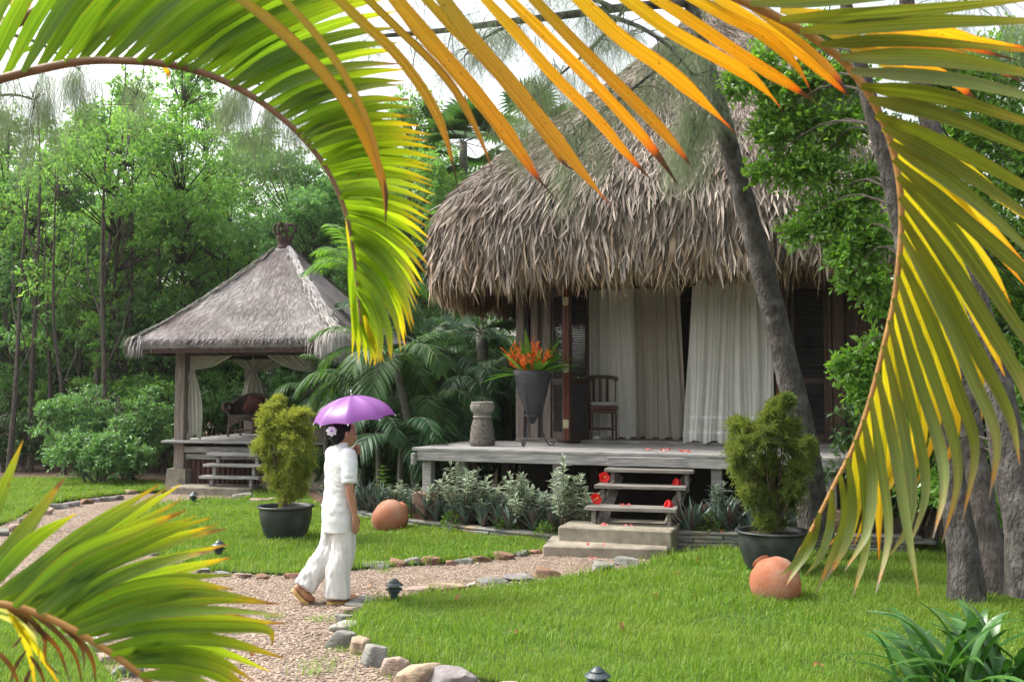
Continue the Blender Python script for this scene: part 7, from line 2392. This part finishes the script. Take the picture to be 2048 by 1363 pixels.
for (a, w, m_) in (([(692, 430), (702, 500), (708, 560), (702, 614)], 13, 'yellow'), ([(703, 480), (704, 560), (708, 640), (704, 714)], 18, 'lime'), ([(710, 540), (712, 610), (716, 670), (718, 724)], 18, 'lime'), ([(716, 570), (722, 640), (728, 690), (733, 728)], 18, 'lime'), ([(722, 600), (734, 660), (745, 700), (752, 728)], 17, 'lime'), ([(728, 630), (745, 680), (760, 708), (768, 724)], 15, 'yellow')):
    leaflet(FA, a, DA + .04, w, FM[m_], dd=.05)

# ---- orange frond hanging from above, curving down the right side
DB = 2.05
FB = empty('palm_frond', W(430, -330, DB), 0, 'large palm frond with orange leaflets above and olive ones drooping down the right side', 'palm frond')
RB_ = [(430, -330, DB), (700, -300, DB), (950, -230, DB), (1200, -135, DB), (1380, -48, DB), (1480, 0, DB), (1580, 48, DB), (1650, 92, DB), (1700, 137, DB), (1745, 200, DB), (1775, 265, DB), (1795, 340, DB), (1803, 420, DB), (1800, 500, DB), (1788, 600, DB), (1768, 690, DB), (1740, 800, DB), (1708, 890, DB), (1668, 970, DB), (1628, 1050, DB), (1590, 1120, DB)]
rachis(FB, RB_, 22, 7, M['rachis'], 110)
def ryx(x):
    for a, b in zip(RB_, RB_[1:]):
        if a[0] <= x <= b[0]: return a[1] + (b[1] - a[1]) * (x - a[0]) / (b[0] - a[0])
    return -330
def up_to_rachis(p):
    (x0, y0), (x1, y1) = p[0], p[1]
    dx, dy = x0 - x1, y0 - y1; L = math.hypot(dx, dy); dx /= L; dy /= L
    x, y = x0, y0
    for k in range(200):
        if y <= ryx(x): break
        x += dx * 6; y += dy * 6 * 1.0
    return [(x, y)] + p if y < y0 - 8 else p
OR = [
    ([(470, -10), (540, 45), (620, 120), (690, 205), (740, 300), (768, 380), (772, 440)], 36, 'ochre', 'leaf'),
    ([(560, -10), (620, 55), (680, 135), (722, 215), (752, 300), (768, 400), (772, 470)], 22, 'ochre', 'tail'),
    ([(668, -10), (725, 45), (790, 105), (850, 185), (885, 255), (905, 325), (918, 385)], 30, 'ochre', 'tail'),
    ([(728, -10), (800, 60), (860, 118), (912, 180), (950, 250), (978, 320), (987, 365)], 26, 'ochre', 'tail'),
    ([(785, -10), (850, 70), (920, 150), (985, 230), (1040, 305), (1075, 355), (1112, 398)], 46, 'orange', 'tail'),
    ([(880, -10), (945, 80), (1020, 165), (1080, 240), (1140, 315), (1190, 375), (1222, 410)], 46, 'orange', 'tail'),
    ([(835, -20), (900, 50), (975, 125), (1030, 190), (1090, 270), (1130, 330), (1175, 345)], 30, 'ochre', 'tail'),
    ([(962, -10), (1040, 75), (1110, 155), (1190, 235), (1250, 305), (1305, 362)], 33, 'orange', 'leaf'),
    ([(1010, -10), (1090, 70), (1170, 150), (1250, 235), (1310, 305), (1358, 372)], 33, 'orange', 'leaf'),
    ([(1060, -10), (1150, 85), (1230, 165), (1300, 235), (1350, 290), (1385, 335)], 34, 'orange', 'leaf'),
    ([(1150, -10), (1240, 75), (1320, 130), (1380, 180), (1430, 226), (1480, 275)], 42, 'orange', 'tail'),
    ([(1245, -10), (1340, 60), (1420, 105), (1490, 145), (1535, 185), (1565, 220)], 40, 'orange', 'tail'),
    ([(1300, -10), (1380, 40), (1460, 95), (1530, 140), (1580, 170), (1632, 206)], 34, 'orange', 'leaf'),
    ([(1375, -10), (1450, 30), (1520, 65), (1570, 105), (1605, 150), (1632, 205)], 34, 'orange', 'tail'),
    ([(1425, -10), (1510, 45), (1590, 100), (1650, 150), (1700, 195)], 30, 'orange', 'leaf'),
    ([(1480, 0), (1580, 70), (1650, 130), (1700, 190)], 24, 'orange', 'leaf'),
]
for pts, w, m_, pf in OR:
    pf = {'leaf': 'strap', 'tail': 'thread'}[pf]
    leaflet(FB, up_to_rachis(pts), DB + fr.uniform(0, .06), w * .72, FM[m_], dd=fr.uniform(-.15, .15), prof=pf, twist=fr.uniform(-.3, .3))
OL = [
    ([(1500, 8), (1650, 0), (1850, -20), (2120, -60)], 40), ([(1560, 38), (1800, 22), (2120, -8)], 46), ([(1600, 62), (1850, 44), (2150, 42)], 46), ([(1640, 88), (1820, 80), (2150, 110)], 40), ([(1680, 115), (1900, 120), (2160, 168)], 50),
    ([(1702, 143), (1930, 165), (2170, 225)], 44), ([(1722, 172), (1900, 197), (2160, 280)], 48), ([(1738, 198), (1900, 235), (2160, 345)], 44), ([(1752, 228), (1940, 312), (2180, 445)], 48),
    ([(1768, 255), (1930, 345), (2160, 505)], 46), ([(1780, 285), (1930, 385), (2150, 585)], 48), ([(1788, 318), (1930, 440), (2080, 570), (2160, 660)], 50), ([(1796, 352), (1900, 460), (2040, 660), (2110, 770)], 50),
    ([(1801, 392), (1890, 510), (1990, 670), (2050, 780), (2075, 900)], 48), ([(1803, 430), (1880, 560), (1960, 710), (2020, 830), (2040, 930)], 46), ([(1802, 468), (1875, 605), (1945, 760), (1992, 880), (1978, 1000)], 46),
    ([(1799, 510), (1860, 640), (1918, 790), (1950, 900), (1924, 1045)], 42), ([(1795, 552), (1850, 710), (1898, 850), (1915, 960), (1884, 1085)], 40), ([(1789, 596), (1835, 750), (1880, 890), (1888, 980), (1866, 1075)], 38),
    ([(1780, 640), (1815, 780), (1846, 910), (1850, 1000), (1815, 1100)], 36), ([(1768, 690), (1800, 830), (1822, 960), (1815, 1050), (1780, 1110)], 36), ([(1755, 745), (1788, 890), (1812, 1040), (1838, 1190)], 36),
    ([(1742, 795), (1765, 940), (1778, 1070), (1752, 1185)], 34), ([(1728, 838), (1745, 950), (1735, 1060), (1690, 1140)], 32), ([(1712, 878), (1733, 980), (1731, 1100), (1706, 1190)], 34), ([(1696, 915), (1705, 1010), (1690, 1090), (1650, 1160)], 30),
    ([(1680, 948), (1690, 1030), (1668, 1100), (1632, 1186)], 30), ([(1664, 978), (1660, 1050), (1640, 1110), (1612, 1148)], 28), ([(1640, 1025), (1625, 1080), (1600, 1125), (1572, 1170)], 28), ([(1620, 1062), (1605, 1100), (1585, 1130), (1556, 1152)], 22)]
for i, (pts, w) in enumerate(OL):
    leaflet(FB, pts, DB - .02 - .03 * (i % 2), w * (.72 if i < 9 else .63), FM['olive'], dd=fr.uniform(-.1, .05), prof='leaf' if i < 13 else 'tail2', twist=fr.uniform(-.45, .45))
    if i >= 8 and i < 25:   # leaflets of the far side, backlight put into their yellow colour
        b = pts[0]; a = R(fr.uniform(7, 12)); k = fr.uniform(.72, .9)
        q = [(b[0] + ((p[0] - b[0]) * math.cos(a) - (p[1] - b[1]) * math.sin(a)) * k, b[1] + ((p[0] - b[0]) * math.sin(a) + (p[1] - b[1]) * math.cos(a)) * k) for p in pts]
        leaflet(FB, q, DB + .08, w * .72, FM['yellow'], dd=.18, twist=fr.uniform(-.4, .4))
for pts in ([(1560, 20), (1700, 48), (1850, 75), (2040, 122)], [(1640, 60), (1760, 100), (1900, 108), (2060, 170)], [(1700, 95), (1800, 130), (1900, 160), (1960, 210)], [(1740, 40), (1860, 60), (1960, 85), (2080, 100)]):
    leaflet(FB, pts, DB + .12, 34, FM['orange'], dd=.1)

# ---- frond at the bottom left
DC = 1.7
FC = empty('palm_frond', W(-80, 1195, DC), 0, 'broad green palm frond rising from the bottom left corner', 'palm frond')
rachis(FC, [(-120, 1190, DC), (0, 1207, DC), (60, 1221, DC), (130, 1250, DC), (200, 1291, DC), (260, 1332, DC), (310, 1374, DC), (370, 1440, DC)], 17, 10, M['rachis'], 40)
CL = [([(-95, 1190), (-20, 1040), (46, 880)], 46), ([(-60, 1196), (30, 1085), (130, 955)], 54), ([(-45, 1198), (60, 1085), (152, 1026)], 46), ([(-25, 1203), (60, 1150), (190, 1050), (320, 968)], 50), ([(5, 1207), (110, 1130), (240, 1045), (362, 968)], 46), ([(28, 1213), (150, 1110), (270, 1060), (372, 1020)], 50),
      ([(52, 1218), (180, 1130), (310, 1070), (422, 1034)], 48), ([(75, 1225), (200, 1135), (330, 1085), (452, 1056)], 50), ([(98, 1235), (230, 1170), (350, 1140), (462, 1114)], 48), ([(120, 1245), (240, 1185), (360, 1165), (470, 1178)], 46), ([(142, 1256), (280, 1215), (420, 1195), (558, 1207)], 46),
      ([(165, 1270), (290, 1238), (430, 1238), (572, 1246)], 42), ([(188, 1283), (300, 1255), (440, 1252), (535, 1258), (545, 1292)], 38), ([(210, 1297), (330, 1275), (450, 1282), (572, 1316)], 42), ([(232, 1312), (340, 1300), (430, 1315), (510, 1362)], 40), ([(255, 1328), (350, 1325), (440, 1350), (520, 1410)], 40), ([(280, 1348), (370, 1352), (450, 1390)], 38),
      ([(64, 1222), (190, 1120), (300, 1062), (400, 1040)], 40), ([(110, 1240), (230, 1160), (340, 1120), (430, 1100)], 38), ([(152, 1262), (300, 1225), (400, 1220), (500, 1235)], 36)]
CL += [([tuple((p[k] + q[k]) / 2 + (3 if k else 0) for k in (0, 1)) for p, q in zip(a[0], b[0])], 34) for a, b in zip(CL[3:15], CL[4:16]) if len(a[0]) == len(b[0])]
for pts, w in CL:
    leaflet(FC, pts, DC + fr.uniform(-.03, .04), w * .66, FM['green'], dd=fr.uniform(.0, .3), prof='tail2', twist=fr.uniform(-.3, .3), fold=.22)
DL = [([(0, 1210), (55, 1232), (88, 1272), (92, 1322), (132, 1358)], 9, 'dry'), ([(15, 1216), (80, 1260), (118, 1300), (142, 1372)], 11, 'dry'), ([(55, 1222), (110, 1260), (150, 1310), (167, 1380)], 10, 'dry'), ([(100, 1238), (140, 1262), (166, 1300), (168, 1345)], 9, 'dry'), ([(110, 1243), (160, 1280), (186, 1322), (192, 1378)], 11, 'dry'),
      ([(18, 1225), (50, 1280), (64, 1330), (72, 1390)], 12, 'yellow'), ([(25, 1230), (78, 1305), (130, 1385)], 11, 'yellow'), ([(-20, 1290), (20, 1330), (48, 1390)], 9, 'dry'), ([(-30, 1205), (40, 1232), (92, 1290)], 12, 'pale'), ([(44, 1272), (34, 1285), (20, 1296)], 6, 'dry'), ([(52, 1300), (30, 1335), (18, 1380)], 7, 'dry'), ([(62, 1338), (52, 1360), (44, 1385)], 9, 'dry'), ([(60, 1310), (80, 1340), (95, 1385)], 7, 'dry'), ([(-20, 1222), (60, 1262), (82, 1330)], 10, 'pale')]
for pts, w, m_ in DL:
    leaflet(FC, pts, DC + .03, w, FM[m_], dd=fr.uniform(.0, .1), name='dried_leaflet' if m_ == 'dry' else 'leaflet')

# ---- stalk and stray leaves in the top left corner
DD = 2.6
FD = empty('palm_frond', W(-40, 85, DD), 0, 'brown palm stalk with pale backlit leaflets in the top left corner', 'palm frond')
rachis(FD, [(-60, 98, DD), (0, 62, DD), (60, 30, DD), (110, 0, DD), (190, -60, DD)], 26, 20, M['rachis_b'], 30)
for pts, w, m_ in (([(10, 55), (-5, 20), (-30, -30)], 16, 'pale'), ([(30, 45), (25, 10), (10, -40)], 14, 'pale'), ([(60, 30), (50, 0), (45, -40)], 14, 'pale'), ([(5, 60), (8, 85), (-5, 118)], 10, 'yellow'), ([(20, 52), (50, 50), (85, 62)], 8, 'yellow'), ([(-10, 70), (10, 85), (25, 110)], 12, 'pale'),
                   ([(100, -20), (122, 25), (134, 75), (140, 134)], 8, 'green'), ([(20, 118), (70, 92), (130, 74), (190, 76), (240, 92), (272, 106)], 10, 'green'), ([(328, 132), (336, 146), (341, 160)], 10, 'orange')):
    leaflet(FD, pts, DD, w, FM[m_])
# ------------------------------------------------------------------ moist garden air
def haze(density):
    m = bpy.data.materials.new('haze'); m.use_nodes = True
    nt = m.node_tree
    for n in list(nt.nodes): nt.nodes.remove(n)
    out = nt.nodes.new('ShaderNodeOutputMaterial'); v = nt.nodes.new('ShaderNodeVolumePrincipled')
    v.inputs['Density'].default_value = density; v.inputs['Color'].default_value = (.93, .95, .96, 1); v.inputs['Anisotropy'].default_value = .45
    nt.links.new(v.outputs[0], out.inputs['Volume'])
    mb = MB(); mb.box((0, 320, 6.5), (900, 900, 15.2))
    o = mb.build('haze', m); o['kind'] = 'stuff'
    tag(o, 'thin moist haze lightening the far grove', 'haze')
haze(.0004)
